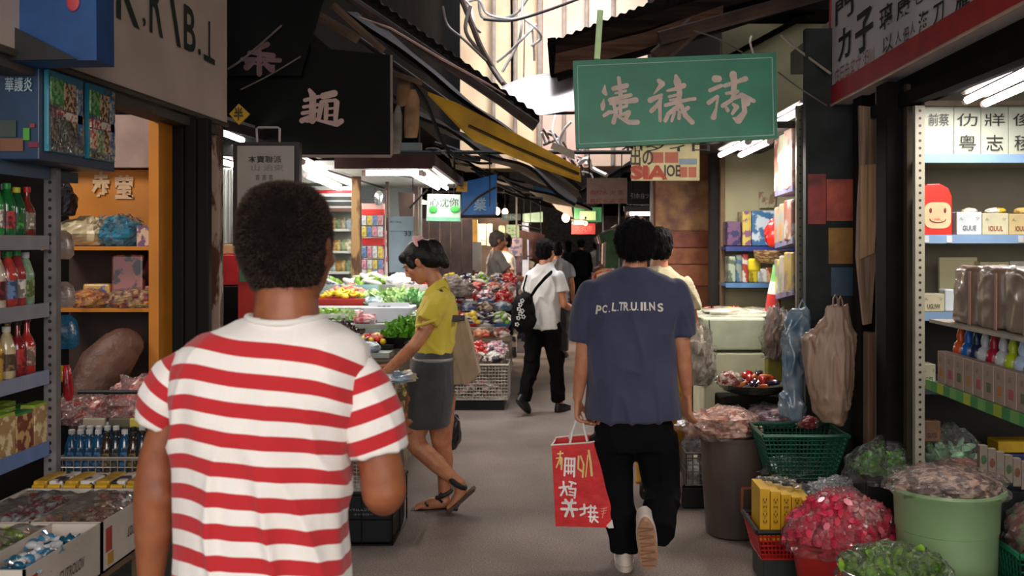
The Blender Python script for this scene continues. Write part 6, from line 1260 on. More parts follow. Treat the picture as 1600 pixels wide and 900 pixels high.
# white radishes behind the flaking post
bxobj('counter', 'low pale counter behind the flaking post holding radishes', 'counter', (-2.6, -2.02, 6.2, 6.8, 0, P(0, 500, 6.4).z), mat('counter_pale', '#7a756c', .7), 'body', .004)
leaves('radish_leaves', 'pale cabbage leaves heaped on the low counter', P(356, 500, 6.4), .13, .14, .1, 150, lf_pale, .07); heap(['white radish'], P(357, 497, 6.4), .1, .1, .06, 9, 'on the low counter behind the post', .8)
# goods shelves lit white behind the man's head
sf = thing('display_shelves', 'white lit shelves of bagged goods right of the front man head', 'shelf unit', (P(520, 0, 8.8).x, 8.9, 0)); xa, xb = P(470, 0, 8.8).x, P(549, 0, 8.8).x
lv = [P(0, y, 8.8).z for y in (455, 424, 392, 358, 327)]
for z in lv: a = MB(); a.bx(xa, xb, 8.7, 9.1, z-.02, z); a.build('shelf', mat('shelf_white', '#c3c9c4', .5, var=.05), sf)
a = MB(); a.bx(xa, xb, 9.1, 9.12, .8, 2.1); a.build('back_panel', MC['shelf_white'], sf); a = MB(); a.bx(xa, xb, 8.7, 9.1, 0, .98); a.build('base', mat('shelf_base', '#8a8f8a', .6), sf)
gk = ['#c2a668', '#8aa07a', '#c8c4a0', '#a8bcc0', '#b58a4a']
for l_ in range(4):
    for i in range(6):
        x = xa+.2+i*(xb-xa-.24)/5; lump('goods_bag', '%s bag, %s from the left on the %s of the white lit shelves' % (('tan', 'green', 'cream', 'pale blue', 'amber')[(i+l_) % 5], ORD[i], ('bottom level', 'second level', 'third level', 'top level')[l_]), 'bag', (x, 8.85, lv[l_]), (.04, .05, .06), mat('goods_%d' % ((i+l_) % 5), gk[(i+l_) % 5], .4, var=.25, vs=30), None, i+l_*2., .2, 'bags on the white lit shelves', n=12, mm=8)
# slats: red and dark bands over those shelves
o = thing('slatted_vent', 'red and dark horizontal slats above the white lit shelves', 'panel', (P(520, 0, 8.6).x, 8.6, P(0, 336, 8.6).z))
for y0, y1, c_ in ((297, 302, '#b3262c'), (303, 307, '#cfc8c4'), (307, 313, '#1c2422'), (313, 315, '#8d9492'), (315, 322, '#1a201e'), (322, 325, '#90908c'), (325, 330, '#4a2c22')): a = MB(); a.bx(P(480, 0, 8.6).x, P(551, 0, 8.6).x, 8.6, 8.63, P(0, y1, 8.6).z, P(0, y0, 8.6).z); a.build('slat', C(c_), o)
# hanging rack of snack strips
rk = thing('snack_rack', 'tall wire rack of hanging snack strips with red headers', 'rack', (P(585, 0, 8.6).x, 8.6, 0)); a = MB(); XA, XB = P(566, 0, 8.6).x, P(600, 0, 8.6).x
for x in (XA, XB): a.tube([(x, 8.65, 0), (x, 8.65, P(0, 318, 8.6).z)], .008, 6)
for y in (320, 335, 372, 405, 440): a.tube([(XA, 8.65, P(0, y, 8.6).z), (XB, 8.65, P(0, y, 8.6).z)], .006, 5)
a.build('frame', wire, rk)
for y0, y1, c_, nm_ in ((318, 327, '#d8a8a0', 'header'), (327, 336, '#c8281f', 'red_header'), (372, 383, '#b81c1f', 'red_box'), (441, 450, '#b01c20', 'red_base')): a = MB(); a.bx(XA, XB, 8.58, 8.66, P(0, y1, 8.6).z, P(0, y0, 8.6).z); a.build(nm_, C(c_), rk)
for r_, (y0, y1) in enumerate(((337, 352), (354, 370), (385, 403), (406, 420), (421, 440))):
    for i in range(4):
        x = XA+.025+i*(XB-XA-.05)/3; o = thing('snack_packet', '%s snack packet, %s from the left in row %s down the wire rack' % (('white', 'yellow', 'blue', 'pink')[(i+r_) % 4], ORD[i], ORD[r_]), 'packet', (x, 8.56, P(0, y1, 8.6).z), group='snack packets on the wire rack'); a = MB(); a.bx(x-.02, x+.02, 8.55, 8.575, P(0, y1, 8.6).z, P(0, y0, 8.6).z); a.build('packet', mat('rackp_%d' % ((i+r_) % 4), ('#c9ccd0', '#c9b85a', '#6a86b0', '#c98a9a')[(i+r_) % 4], .3, var=.3, vs=40, coat=.4), o, bev=.006)
o = thing('snack_strip', 'pink card strip of packets hanging right of the wire rack', 'snack strip', P(604, 405, 8.7)); a = MB(); a.slab([P(596, 440, 8.7), P(606, 436, 8.7), P(604, 360, 8.7), P(597, 360, 8.7)], .02); a.build('card', mat('pink_card', '#c0607a', .5, col2='#dccad0', sharp=True, vs=18), o)
o, nn = board('notice_board', 'pale blue notice panel with small black figures left of the woman', 'notice', [P(607, 428, 9.9), P(648, 424, 9.9), P(648, 338, 9.9), P(607, 338, 9.9)], .02, mat('pale_blue_panel', '#9fb9c9', .5, var=.05)); text('87 10kg', P(619, 347, 9.89), .11, .02, *FACE_CAM, C('#2a3238'), o); text('33', P(637, 365, 9.89), .07, .045, *FACE_CAM, C('#2a3238'), o); a = MB(); a.bx(P(607, 0, 9.9).x, P(648, 0, 9.9).x, 9.885, 9.89, P(0, 361.5, 9.9).z, P(0, 361, 9.9).z); a.build('seam', C('#5f7482'), o)
o = thing('mirror', 'small oval mirror on a thin frame under the bright lamp', 'mirror', P(592, 310, 8.0)); a = MB(); a.ell(P(592, 310, 8.0), (.035, .008, .065), 20, 12); a.build('glass', mat('mirror_glass', '#d5dcdc', .1, metal=.8), o, smooth=True); a = MB(); a.tube([P(584, 296, 8.02), P(603, 298, 8.02), P(604, 340, 8.02)], .008, 6); a.build('frame', C('#4a3a34'), o)
o = thing('lantern', 'dark folded paper lantern shape hanging under the bright stall ceiling', 'lantern', P(635, 320, 8.3)); a = MB(); pts = [(622, 300), (646, 303), (645, 338), (624, 338)]; fr = [P(x, y, 8.2) for x, y in pts]; bk = [P(x+2, y, 8.5) for x, y in pts]; a.add(fr+bk, [(3, 2, 1, 0), (4, 5, 6, 7), (0, 1, 5, 4), (1, 2, 6, 5), (2, 3, 7, 6), (3, 0, 4, 7)]); a.build('shade', mat('dark_brown_paper', '#3a2a22', .8, var=.3), o); a = MB(); a.tube([P(640, 325, 8.15), P(668, 296, 8.15)], .008, 5); a.tube([P(645, 300, 8.2), P(645, 275, 8.2)], .004, 5); a.build('arm', dark2, o)
bxobj('cash_box', 'black box on the back tier left of the woman face', 'box', (P(612, 0, 8.9).x, P(645, 0, 8.9).x, 8.7, 8.95, 1.20, P(0, 425, 8.9).z), blk_p, 'body', .01)
o = thing('folded_umbrella', 'slim orange rolled umbrella leaning behind the pale blue notice', 'umbrella', P(610, 450, 9.3)); a = MB(); a.tube([P(604, 415, 9.3), P(610, 455, 9.3)], [.022, .012], 8); a.build('canopy', C('#c9763a'), o)
# dark panelled shutters past the stall, goods heaps below
sd_ = thing('panelled_shutter', 'dark brown panelled shutters under the blue sign', 'shutter', (P(695, 0, 12).x, 12, 0))
for i in range(5): x = P(654+i*17, 0, 12).x; x2 = P(654+i*17+16, 0, 12).x; a = MB(); a.bx(x, x2, 12, 12.06, 0, P(0, 342, 12).z); a.build('leaf', mat('dark_mottled', '#2c211e', .7, var=.4, vs=6, col2='#43302c'), sd_, bev=.005)
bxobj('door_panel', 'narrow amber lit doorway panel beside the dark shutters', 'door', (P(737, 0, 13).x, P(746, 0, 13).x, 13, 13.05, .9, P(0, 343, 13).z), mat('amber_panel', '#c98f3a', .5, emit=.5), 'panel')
bxobj('door_panel', 'pale lower panel under the amber doorway', 'door', (P(737, 0, 12.9).x, P(752, 0, 12.9).x, 12.9, 12.95, .3, P(0, 378, 12.9).z), mat('pale_panel', '#a09a90', .6), 'panel')
# ---- second left stall
LUMPS2 = [(735, 9.52, .44, '#c9b49a', '#7a3a34'), (770, 9.52, .44, '#2c2a30', '#c9c4b8'), (712, 9.52, .44, '#a8483c', '#d8b09a'), (722, 10.14, .62, '#b0a8a0', '#4a4a64'), (752, 10.14, .62, '#c25a44', '#e0b088'), (782, 10.14, .62, '#c9c0b4', '#8a3a34'), (705, 10.85, .84, '#3a8a4a', '#c9d0c0'), (732, 10.85, .84, '#5a6a94', '#b0b4c0'), (758, 10.85, .84, '#b0a08c', '#6a4a3a'), (784, 10.85, .84, '#4a6a80', '#a8b4b8'), (716, 11.65, 1.02, '#c9a0a0', '#8a3440'), (742, 11.65, 1.02, '#a82c30', '#c97a6a'), (770, 11.65, 1.02, '#d0c4b8', '#c05a44'), (794, 11.65, 1.02, '#c9b8b0', '#a8584c')]
for i, (px, yq, zq, c1, c2) in enumerate(LUMPS2): lump('wrapped_packet', 'crumpled packet on a tier edge of the second left stall, %s from front' % ORD[i], 'packet', Vector(((px-CX)*yq/F, yq, zq)), (.1, .07, .06), mat('l2_%d' % i, c1, .5, col2=c2, vs=16, sharp=True), fl if i % 3 == 0 else None, i*2.3, .3, n=18, mm=10)
# cloth and produce heaps over a wire crate
st2 = thing('market_stall', 'second left stall piled with cloth and produce behind the tote bag', 'stall', (-.9, 10.3, 0)); 
for y0, y1, z in ((9.5, 10.1, .48), (10.1, 10.8, .72), (10.8, 11.6, .92), (11.6, 12.6, 1.08)): a = MB(); a.bx(-1.36, -.5-.03*(y0-9.5), y0, y1, z-.05, z); a.build('tier_board', mat('tier_scraps', '#8a7a6c', .8, col2='#4a3a38', vs=9, sharp=True), st2)
a = MB(); a.bx(-1.36, -.56, 9.9, 12.5, 0, .42); a.build('skirt', MC['stall_skirt'], st2)
def pt2(px, y_, z): return Vector(((px-CX)*y_/F, y_, z))
k = 0
for (y_, z, row) in ((9.75, .48, (722, 748, 775)), (10.4, .72, (715, 738, 760, 783)), (11.1, .92, (712, 735, 760, 788)), (11.9, 1.08, (705, 728, 752, 776, 796))):
    for px in row:
        c = pt2(px, y_, z); ks = [['white packet', 'brown packet'], ['tomato', 'red packet'], ['pink packet', 'white packet'], ['red apple', 'red packet'], ['yellow mango', 'white packet'], ['purple aubergine', 'white packet'], ['lime', 'white radish']][k % 7]; wh = 'on the second left stall, %s tray from its front' % ORD[k]; k += 1
        tray('%s shallow tray, %s from the front of the second left stall' % (('white', 'blue', 'red')[k % 3], ORD[k-1]), c.x, c.y, c.z, .18, .32, .03, (white_p, blue_p, red_p)[k % 3]); heap(ks, c+Vector((0, 0, .02)), .1, .17, .09, 19, wh, .9)
for i, (px, py, cc, c2, r_, lab) in enumerate(((690, 428, '#7a4448', '#3a2426', (.16, .12, .09), 'dark red plaid bundle behind the woman shoulder'), (726, 428, '#8a3a38', '#4a4a3a', (.25, .15, .09), 'red and olive folded cloth heap under the dark shutters'), (706, 452, '#9a8f86', '#6a5a54', (.22, .14, .12), 'grey clear wrapped bundle behind the yellow shirt'), (752, 440, '#7a6a5c', '#a8988a', (.14, .1, .08), 'tan cloth bundle at the stall back'), (772, 445, '#c2604c', '#d8a08a', (.13, .1, .06), 'coral red heap beside the vendor'), (800, 440, '#b9b4ac', '#8a8078', (.12, .1, .07), 'pale paper bundle by the vendor hand'))):
    lump('cloth_bundle', lab, 'bundle', P(px, py+12, 12.2 if i != 2 else 10.9), r_, mat('bundle_%d' % i, cc, .8, col2=c2, vs=12, bump=.6, bs=14), fl if i == 2 else None, i*2.1+.5, .3)
wire_basket('white wire crate on the floor under the second left stall', -1.03, -.46, 9.4, 9.8, .1, .43, .03, 'wire_crate', mat('off_white_wire', '#b0a99c', .5), .004, .012)
bxobj('plinth', 'black low plinth under the white wire crate', 'plinth', (-1.0, -.5, 9.42, 9.8, .0, .095), blk_p, 'body', .004)
heap(['pink packet', 'white packet'], (-.74, 9.6, .11), .2, .12, .12, 18, 'inside the white wire crate', .9)
o = thing('shoe', 'black and white trainer lying on top of the wire crate', 'shoe', pt2(755, 9.6, .44)); a = MB(); loft(a, [(0, 0, .0, .1, .04), (0, 0, .03, .1, .042), (-.01, 0, .06, .07, .035), (-.04, 0, .09, .035, .03)]); a.build('shoe_body', mat('bw_leather', '#1b1a1c', .4, col2='#cfc8b8', sharp=True, vs=7), o, world=False, smooth=True)
# near floor crates by the woman
o = crate('crate', 'black plastic crate with white print on the floor behind the striped man', (-1.18, -.86, 5.2, 5.7, 0, .27), blk_p, .5, .008, .0); a = MB(); a.bx(-1.17, -.87, 5.205, 5.69, .01, .26); a.build('liner', blk_p, o, bev=.01); text('=マロユゴナ=', (-1.02, 5.192, .19), .12, .014, *FACE_CAM, C('#8d9090'), o); text('小トマロー', (-1.01, 5.192, .165), .1, .012, *FACE_CAM, C('#8d9090'), o)
wire_basket('small white wire basket standing on the black crate', -1.17, -1.02, 5.22, 5.6, .275, .52, .02, 'wire_basket')
lump('sack', 'black rubbish sack hanging under the stall behind the woman legs', 'sack', P(702, 700, 6.6), (.075, .1, .14), MC['black_plastic'], None, 6.)
lump('produce_bag', 'tan netting bag against the stall skirt left of the skirt', 'bag', P(636, 650, 6.0), (.08, .07, .12), mat('netting_tan', '#b09a64', .7, col2='#5a4a34', vs=24, sharp=True), None, 2.)
# ================================================================ RIGHT SIDE
# poster wall
pw = thing('poster_wall', 'brown wall of torn faded posters behind the navy man', 'wall', (P(1066, 0, 8.1).x, 8.1, 0)); X0, X1 = P(1021, 0, 8.1).x, P(1112, 0, 8.1).x
a = MB(); a.bx(X0, X1+.35, 8.1, 8.2, 0, 2.9); a.build('wall', mat('poster_brown', '#a86a48', .7, col2='#7a4632', vs=5, var=.3), pw)
for x0, x1, y0, y1, c1, c2, nm_ in ((1024, 1110, 282, 360, '#d8a468', '#96604a', 'upper_poster'), (1040, 1108, 361, 386, '#c0694a', '#8a4836', 'red_poster'), (1030, 1110, 388, 412, '#c8804a', '#9a5238', 'orange_poster'), (1030, 1110, 414, 446, '#a8563c', '#c08450', 'lower_poster'), (1040, 1110, 448, 490, '#8a5238', '#a8683f', 'bottom_poster')):
    a = MB(); a.bx(P(x0, 0, 8.1).x, P(x1, 0, 8.1).x, 8.085, 8.098, P(0, y1, 8.1).z, P(0, y0, 8.1).z); a.build(nm_, mat('p_%s' % nm_, c1, .5, col2=c2, vs=7, sharp=False, bump=.2, bs=30), pw)
o = bxobj('pipe', 'grey metal pipe down the left edge of the poster wall', 'pipe', (P(1016, 0, 8.0).x, P(1020.5, 0, 8.0).x, 8.0, 8.03, 0, 2.6), steel, 'pipe', .004)
bxobj('wooden_post', 'dark ribbed post between the poster wall and the snack stall', 'post', (P(1110, 0, 7.3).x, P(1126, 0, 7.3).x, 7.3, 7.42, 0, 2.9), mat('dark_post', '#241c18', .8, var=.3, stretch=(1, 1, .2)), 'post', .004)
bxobj('wooden_post', 'thin tan batten on the left edge of the snack stall', 'post', (P(1126, 0, 7.2).x, P(1133, 0, 7.2).x, 7.2, 7.26, 0, 2.22), mat('tan_batten', '#80664a', .7), 'batten', .003)
bxobj('canopy', 'dark canopy board over the snack stall tubes', 'canopy', (.98, 1.5, 5.7, 7.4, 2.24, 2.28), mat('canopy_dull', '#3c3631', .8), 'panel')
# snack stall shelves (Y about 7.2)
Ys = 7.0
sn = thing('snack_shelves', 'blue edged shelves of the right snack stall', 'shelf unit', (P(1180, 0, Ys).x, 7.15, 0)); xa, xb = P(1134, 0, Ys).x, P(1262, 0, Ys).x; bl_ = mat('shelf_blue', '#2c3f86', .4, var=.1); bl2 = mat('shelf_skyblue', '#5a86b8', .4)
for y, m_ in ((386, bl_), (443, bl2)): a = MB(); a.bx(xa, xb, Ys, 7.34, P(0, y, Ys).z-.02, P(0, y, Ys).z); a.bx(xa, xb, Ys-.01, Ys, P(0, y+3, Ys).z-.015, P(0, y-1, Ys).z); a.build('shelf', m_, sn)
a = MB(); a.bx(xa, xb, Ys+.02, 7.34, 0, P(0, 500, Ys).z); a.build('base', mat('stall_base', '#4a423a', .8), sn)
def sbox(name, label, cat, px0, px1, py0, py1, Y, d, m, part='box', bev=.006, group=None):
    A, B = P(px0, py1, Y), P(px1, py0, Y); o = thing(name, label, cat, ((A.x+B.x)/2, Y+d/2, A.z), group=group); a = MB(); a.bx(A.x, B.x, Y, Y+d, A.z, B.z); a.build(part, m, o, bev=bev); return o
pr = lambda n, c1, c2, vs=18: mat('print_'+n, c1, .35, col2=c2, vs=vs, sharp=True, coat=.4)
sbox('snack_box', 'dark blue snack box at the left end of the upper blue shelf', 'box', 1136, 1158, 346, 384, Ys+.03, .2, pr('navy', '#23285c', '#6a4a6a'))
sbox('snack_box', 'purple and yellow box beside the big blue printed box', 'box', 1160, 1174, 330, 384, Ys+.03, .2, pr('purple', '#8a5a7a', '#c9b85a'))
sbox('snack_box', 'large white and blue printed box on the upper blue shelf', 'box', 1175, 1219, 329, 384, Ys+.03, .2, pr('blue', '#c6d4dc', '#3f6f9a', 12))
sbox('snack_box', 'small pink printed box behind the red bag on the blue shelf', 'box', 1212, 1234, 328, 352, Ys+.1, .12, pr('pinky', '#b85a80', '#d8c8cc'))
lump('snack_bag', 'bright red bag hanging in front of the printed box', 'bag', P(1215, 386, 6.7), (.085, .05, .12), mat('red_bag', '#d0281f', .3, var=.15, coat=.5), None, 1.4, .15)
for i, (x0, x1, y0, c1, c2, nm_) in enumerate(((1138, 1150, 400, '#a8b8a0', '#5a6a5a', 'pale green'), (1150, 1160, 398, '#8a9a8c', '#4a6a8a', 'mixed'), (1160, 1170, 396, '#a8443c', '#d8cfc4', 'red and white'), (1170, 1184, 410, '#c8b82c', '#8a7a1c', 'yellow'), (1184, 1200, 420, '#c9ccc4', '#9aa09a', 'white'), (1196, 1212, 418, '#8a4a2c', '#c9a07a', 'brown'), (1214, 1230, 405, '#b0a8a0', '#5a4a4a', 'grey'))): sbox('snack_packet', '%s packet on the lower blue shelf of the snack stall, %s from left' % (nm_, ORD[i]), 'packet', x0, x1, y0, 442, Ys+.03, .15, pr('sn%d' % i, c1, c2), 'packet', .012)
o = thing('basket', 'round brown woven basket hanging at the snack stall front', 'basket', P(1208, 412, 6.6)); a = MB(); a.lathe([(.02, 0), (.1, .01), (.125, .05), (.13, .09), (.12, .09), (.11, .05), (.02, .015)], P(1208, 412, 6.6), 20); a.build('basket_body', mat('woven', '#6a4a30', .8, col2='#a88a5c', vs=30, stretch=(1, 1, 3), sharp=True), o, smooth=True)
sbox('produce_tag', 'yellow bag hanging under the woven basket', 'bag', 1170, 1189, 404, 424, 6.65, .05, C('#c8b81c', .35), 'bag', .015)
o = thing('hanging_toy', 'red and white striped windsock hanging before the snack stall', 'hanging decoration', P(1212, 510, 6.4)); a = MB(); pts = [P(1215, 415, 6.4), P(1212, 440, 6.4), P(1210, 460, 6.4), P(1207, 488, 6.4), P(1203, 512, 6.4)]
for i, (c_, r0, r1) in enumerate((('#7ac06a', .03, .035), ('#d8d4d0', .035, .045), ('#c82a28', .045, .05), ('#c9d4dc', .05, .06))): a = MB(); a.tube([pts[i], pts[i+1]], [r0, r1], 14); a.build(('green_top', 'white_band', 'red_band', 'pale_tail')[i], C(c_, .5), o, smooth=True)
# aisle side shelf rack of the snack stall seen edge on
for i, (y, zz) in enumerate(((303, 0), (385, 0), (465, 0))):
    o = thing('rack_shelf', '%s blue grey shelf of the edge-on snack rack beside the metal post' % ('upper', 'middle', 'lower')[i], 'shelf', P(1228, y, 6)); a = MB(); A = P(1213, y+(4, 3, 3)[i], 6.4); B = P(1241, y-(5, 5, 4)[i], 5.65); a.slab([A, B, B+Vector((.2, 0, 0)), A+Vector((.2, 0, 0))], .012); a.slab([A, B, B+Vector((0, 0, .035)), A+Vector((0, 0, .035))], .01); a.build('shelf_board', mat('shelf_bluegrey', '#6a6c94', .4), o)
for i in range(9):
    lv_ = i//3; k_ = i % 3; y1 = (301, 383, 463)[lv_]; h_ = (95, 62, 60)[lv_]; A = P(1217+k_*8, y1-k_*3, 6.3-k_*.25); c1, c2 = (('#d6dac8', '#a86a5c'), ('#cfd4c0', '#c4d0a8'), ('#c98a80', '#e0c8b8'), ('#b86a2c', '#8a8a80'), ('#c47a2a', '#7a8078'), ('#b0b4ac', '#8a4a44'), ('#c8c02c', '#8a8a84'), ('#8a9a7a', '#b0a8a0'), ('#8a8078', '#b8a04a'))[i]
    o = thing('hanging_packet', '%s tall packet on the %s level of the edge-on snack rack' % (('far', 'middle', 'near')[k_], ('upper', 'middle', 'lower')[lv_]), 'packet', A, group='tall packets on the edge-on snack rack'); a = MB(); a.bx(A.x-.01, A.x+.05, A.y-.1, A.y+.1, A.z, A.z+h_*6.1/F); a.build('packet', pr('hp%d' % i, c1, c2, 9), o, bev=.012)
upright('shelf_post', 'grey metal post at the near end of the snack stall', P(1250, 0, 5.6).x, 5.6, 0, P(0, 165, 5.6).z, .04, .03, mat('dull_steel', '#6f6a5c', .5, metal=.3), .05, hole='#3a372e')
sbox('paper_notice', 'torn paper notices pinned on the pale snack stall wall', 'paper', 1186, 1212, 300, 325, 7.3, .01, mat('torn_paper', '#a88a6a', .8, col2='#cfc9a4', vs=14, sharp=True), 'paper', 0)
# lower heap beside it: white cooler boxes
o = thing('foam_box', 'white foam boxes stacked behind the fruit bowl', 'box', P(1148, 560, 6.2)); A, B = P(1100, 600, 6.2), P(1200, 498, 6.2); zm = P(0, 550, 6.2).z
a = MB(); a.bx(A.x, B.x, 6.2, 6.7, zm+.01, B.z); a.build('upper_box', mat('pale_green_foam', '#c3cbb0', .6, var=.08), o, bev=.012); a = MB(); a.bx(A.x+.0, B.x, 6.2, 6.7, 0, zm-.005); a.build('lower_box', mat('cream_foam', '#cdcfae', .6, var=.08), o, bev=.012); a = MB(); a.tube([P(1108, 500, 6.19), P(1113, 560, 6.17), P(1111, 600, 6.18)], .004, 5); a.build('cord', C('#5a6a5c'), o)
lump('plastic_bag', 'white crumpled plastic bags heaped on the foam boxes', 'bag', P(1150, 500, 6.4)+Vector((0, .1, 0)), (.3, .16, .04), mat('milky_plastic', '#c9c9b4', .4, bump=.8, bs=12), fl, 2.2, .35)
lump('plastic_bag', 'clear bags drooping left of the foam boxes', 'bag', P(1092, 600, 6.1), (.09, .1, .2), mat('pale_contents', '#b8ae9e', .5, var=.3, vs=14), fl, 4.2, .3)
lump('plastic_bag', 'pinkish clear bag between the foam box and the blue bag', 'bag', P(1212, 560, 6.0), (.07, .09, .17), mat('rosy_contents', '#9c8478', .5, var=.3, vs=14), fl, 5.2, .3)
heap(['tomato', 'red packet', 'yellow mango'], P(1135, 496, 6.7), .35, .15, .04, 26, 'behind the white crumpled bags', .8)
bxobj('counter', 'dark counter behind the foam boxes holding heaped goods', 'counter', (.95, 1.6, 6.72, 6.98, 0, P(0, 500, 6.8).z), dark2, 'body')
sbox('yellow_box', 'yellow green panel box right of the foam boxes', 'box', 1200, 1222, 548, 600, 6.1, .15, C('#a8a03a', .5), 'box')
# fruit bowl
c = P(1178, 612, 5.7); o = thing('bowl', 'dark scalloped bowl of dried peppers beside the foam boxes', 'bowl', c); a = MB(); a.lathe([(.08, -.02), (.17, .01), (.2, .05), (.19, .05), (.15, .015), (.01, -.005)], c, 26); a.build('bowl_body', mat('glass_dark', '#2a302a', .2, var=.2, coat=.5), o, smooth=True)
heap(['purple aubergine', 'tomato', 'orange carrot'], c+Vector((.0, 0, .02)), .14, .1, .07, 26, 'in the dark scalloped bowl', .72)
lump('plastic_bag', 'clear wrap with cherries at the left of the dark bowl', 'bag', P(1140, 604, 5.65), (.07, .06, .05), mat('cherries', '#8a2a24', .3, col2='#c9b8a0', vs=24, sharp=True), fl, 8.2, .2)
bxobj('crate', 'dark crate carrying the scalloped bowl', 'crate', (P(1125, 0, 5.8).x, P(1225, 0, 5.8).x, 5.62, 6.0, 0, P(0, 625, 5.7).z), dark2, 'body', .01)
# bin
c = Vector((P(1150, 0, 5.35).x, 5.42, 0)); bn = thing('bin', 'tall round brown plastic bin heaped with bagged goods', 'bin', c); a = MB(); zt = P(0, 684, 5.3).z
a.lathe([(.135, 0), (.15, .01), (.172, zt*.6), (.18, zt-.02), (.188, zt-.02), (.19, zt), (.178, zt), (.165, zt*.5), (.01, .02)], c, 36); a.build('bin_body', mat('bin_brown', '#4b3f38', .5, var=.2, vs=8, stretch=(1, 1, .2)), bn, smooth=True)
a = MB(); ang = lambda x: math.asin(max(-1, min(1, ((x-1150)*5.3/F)/.17)));
for (x0, y0, x1, y1) in ((1152, 761, 1176, 765), (1152, 765, 1156, 800), (1172, 765, 1176, 784)):
    pts = []
    for x, y in ((x0, y1), (x1, y1), (x1, y0), (x0, y0)): t = ang(x); z = P(0, y, 5.25).z; r_ = .176 if z > .2 else .168; r_ = .1505+(.172-.15)*min(1, z/(zt*.6))+.004; pts.append((c.x+r_*math.sin(t), c.y-r_*math.cos(t), z))
    a.slab(pts, .003)
a.build('orange_mark', C('#9a5a3a'), bn)
lump('produce_bag', 'clear bag of pinkish dried goods heaped on the brown bin', 'bag', (c.x-.05, c.y, zt-.02), (.2, .17, .09), mat('dried_pink', '#9c6452', .5, col2='#c9a08c', vs=28, sharp=True), fl, 3.9, .25)
lump('produce_bag', 'clear bag of pale purple goods right of the brown bin heap', 'bag', (c.x+.24, c.y+.12, zt+.03), (.15, .13, .06), mat('dried_purple', '#7a5a66', .5, col2='#b89aa0', vs=28, sharp=True), fl, 6.9, .25)
lump('produce_bag', 'small red topped bag below the grey hanging bag', 'bag', P(1262, 668, 5.3), (.06, .05, .035), mat('deep_red', '#8a1f20', .4, var=.2), fl, 7.9, .25)
bxobj('crate', 'dark box right of the brown bin under the purple bag', 'crate', (c.x+.2, c.x+.42, 5.45, 5.7, 0, zt+.01), dark2, 'body', .01)
# things on the floor left of the bin
wire_basket('small steel wire trolley left of the brown bin', P(1072, 0, 5.9).x, P(1101, 0, 5.9).x, 5.9, 6.2, P(0, 758, 5.9).z, P(0, 708, 5.9).z, .04, 'wire_trolley', steel, .004, .007)
lump('plastic_bag', 'white bag in the wire trolley', 'bag', P(1088, 740, 6.05), (.05, .06, .05), white_p, None, 2.9)
lump('plastic_bag', 'pale round bag on top of the wire trolley', 'bag', P(1084, 706, 6.1), (.075, .07, .06), mat('pale_bag', '#a8a4a4', .4, var=.1), fl, 4.9)
lump('plastic_bag', 'limp pinkish bag on the floor behind the navy man leg', 'bag', P(1056, 785, 6.0), (.05, .05, .12), mat('limp_bag', '#a08c86', .5, var=.15), None, 5.9)
bxobj('crate', 'black low box under the wire trolley', 'crate', (P(1066, 0, 5.95).x, P(1103, 0, 5.95).x, 5.92, 6.2, 0, P(0, 760, 5.95).z), blk_p, 'body', .008)
# green baskets
gx0, gx1 = P(1196, 0, 4.9).x, P(1300, 0, 4.9).x
crate('basket', 'dark green lattice basket right of the brown bin', (gx0, gx1+.1, 4.95, 5.3, P(0, 752, 4.95).z, P(0, 682, 4.95).z), green_p, .022, .007, .0, cat='basket', taper=.05)
bxobj('crate', 'black crate stack under the green lattice basket', 'crate', (gx0+.06, gx1+.06, 5.0, 5.3, 0, P(0, 753, 4.95).z), blk_p, 'body', .01)
lump('plastic_bag', 'blue grey crumpled bag inside the green basket', 'bag', P(1240, 745, 5.1), (.14, .1, .06), mat('bluegrey_bag', '#2a3440', .4, bump=.8, bs=16), fl, 1.9)
# hanging bags
o = thing('carrier_bag', 'large grey beige plastic carrier bag hanging on the dark post', 'bag', P(1300, 664, 4.95)); Yh = 4.95
S = MB(); rows = [(478, 1309, 17, .02), (505, 1306, 26, .035), (530, 1296, 42, .06), (560, 1296, 40, .075), (600, 1298, 36, .075), (640, 1300, 26, .06), (662, 1300, 14, .035)]
S.rings([[(P(cx, 0, Yh).x+hw*Yh/F*math.copysign(abs(math.cos(t))**.8, math.cos(t)), Yh+ry*math.sin(t), P(0, py, Yh).z) for t in [2*math.pi*j/28 for j in range(28)]] for py, cx, hw, ry in rows])
m = remesh(S, .008, 3); folds(m, .012, 26, 2.5, 1.1); finish(m, 'bag_body', mat('greige_plastic', '#8c7462', .5, var=.08, bump=.4, bs=60, stretch=(1, 1, .2)), o)
a = MB(); a.tube([P(1301, 486, Yh), P(1302, 466, Yh), P(1305, 461, Yh), P(1308, 466, Yh), P(1311, 486, Yh)], .008, 6, flat=.5); a.tube([P(1310, 488, Yh), P(1311, 468, Yh), P(1313, 463, Yh), P(1316, 470, Yh), P(1319, 490, Yh)], .008, 6, flat=.5); a.build('handle', MC['greige_plastic'], o)
o = thing('carrier_bag', 'translucent blue plastic bag hanging left of the grey beige bag', 'bag', P(1245, 660, 5.2)); Yh = 5.25; S = MB()
S.rings([[(P(cx, 0, Yh).x+hw*Yh/F*math.cos(t), Yh+ry*math.sin(t), P(0, py, Yh).z) for t in [2*math.pi*j/24 for j in range(24)]] for py, cx, hw, ry in [(482, 1252, 14, .03), (500, 1248, 22, .05), (530, 1243, 20, .06), (570, 1240, 19, .07), (610, 1240, 17, .06), (635, 1236, 22, .07), (652, 1234, 14, .05)]])
m = remesh(S, .009, 2); folds(m, .018, 18, 5, 3.1); finish(m, 'bag_body', mat('blue_film', '#3c5f78', .25, col2='#8898a4', vs=7, bump=.7, bs=22, coat=.6), o)
a = MB(); a.tube([P(1246, 486, Yh), P(1254, 468, Yh+.02), P(1262, 486, Yh)], .006, 6); a.build('handle', MC['blue_film'], o)
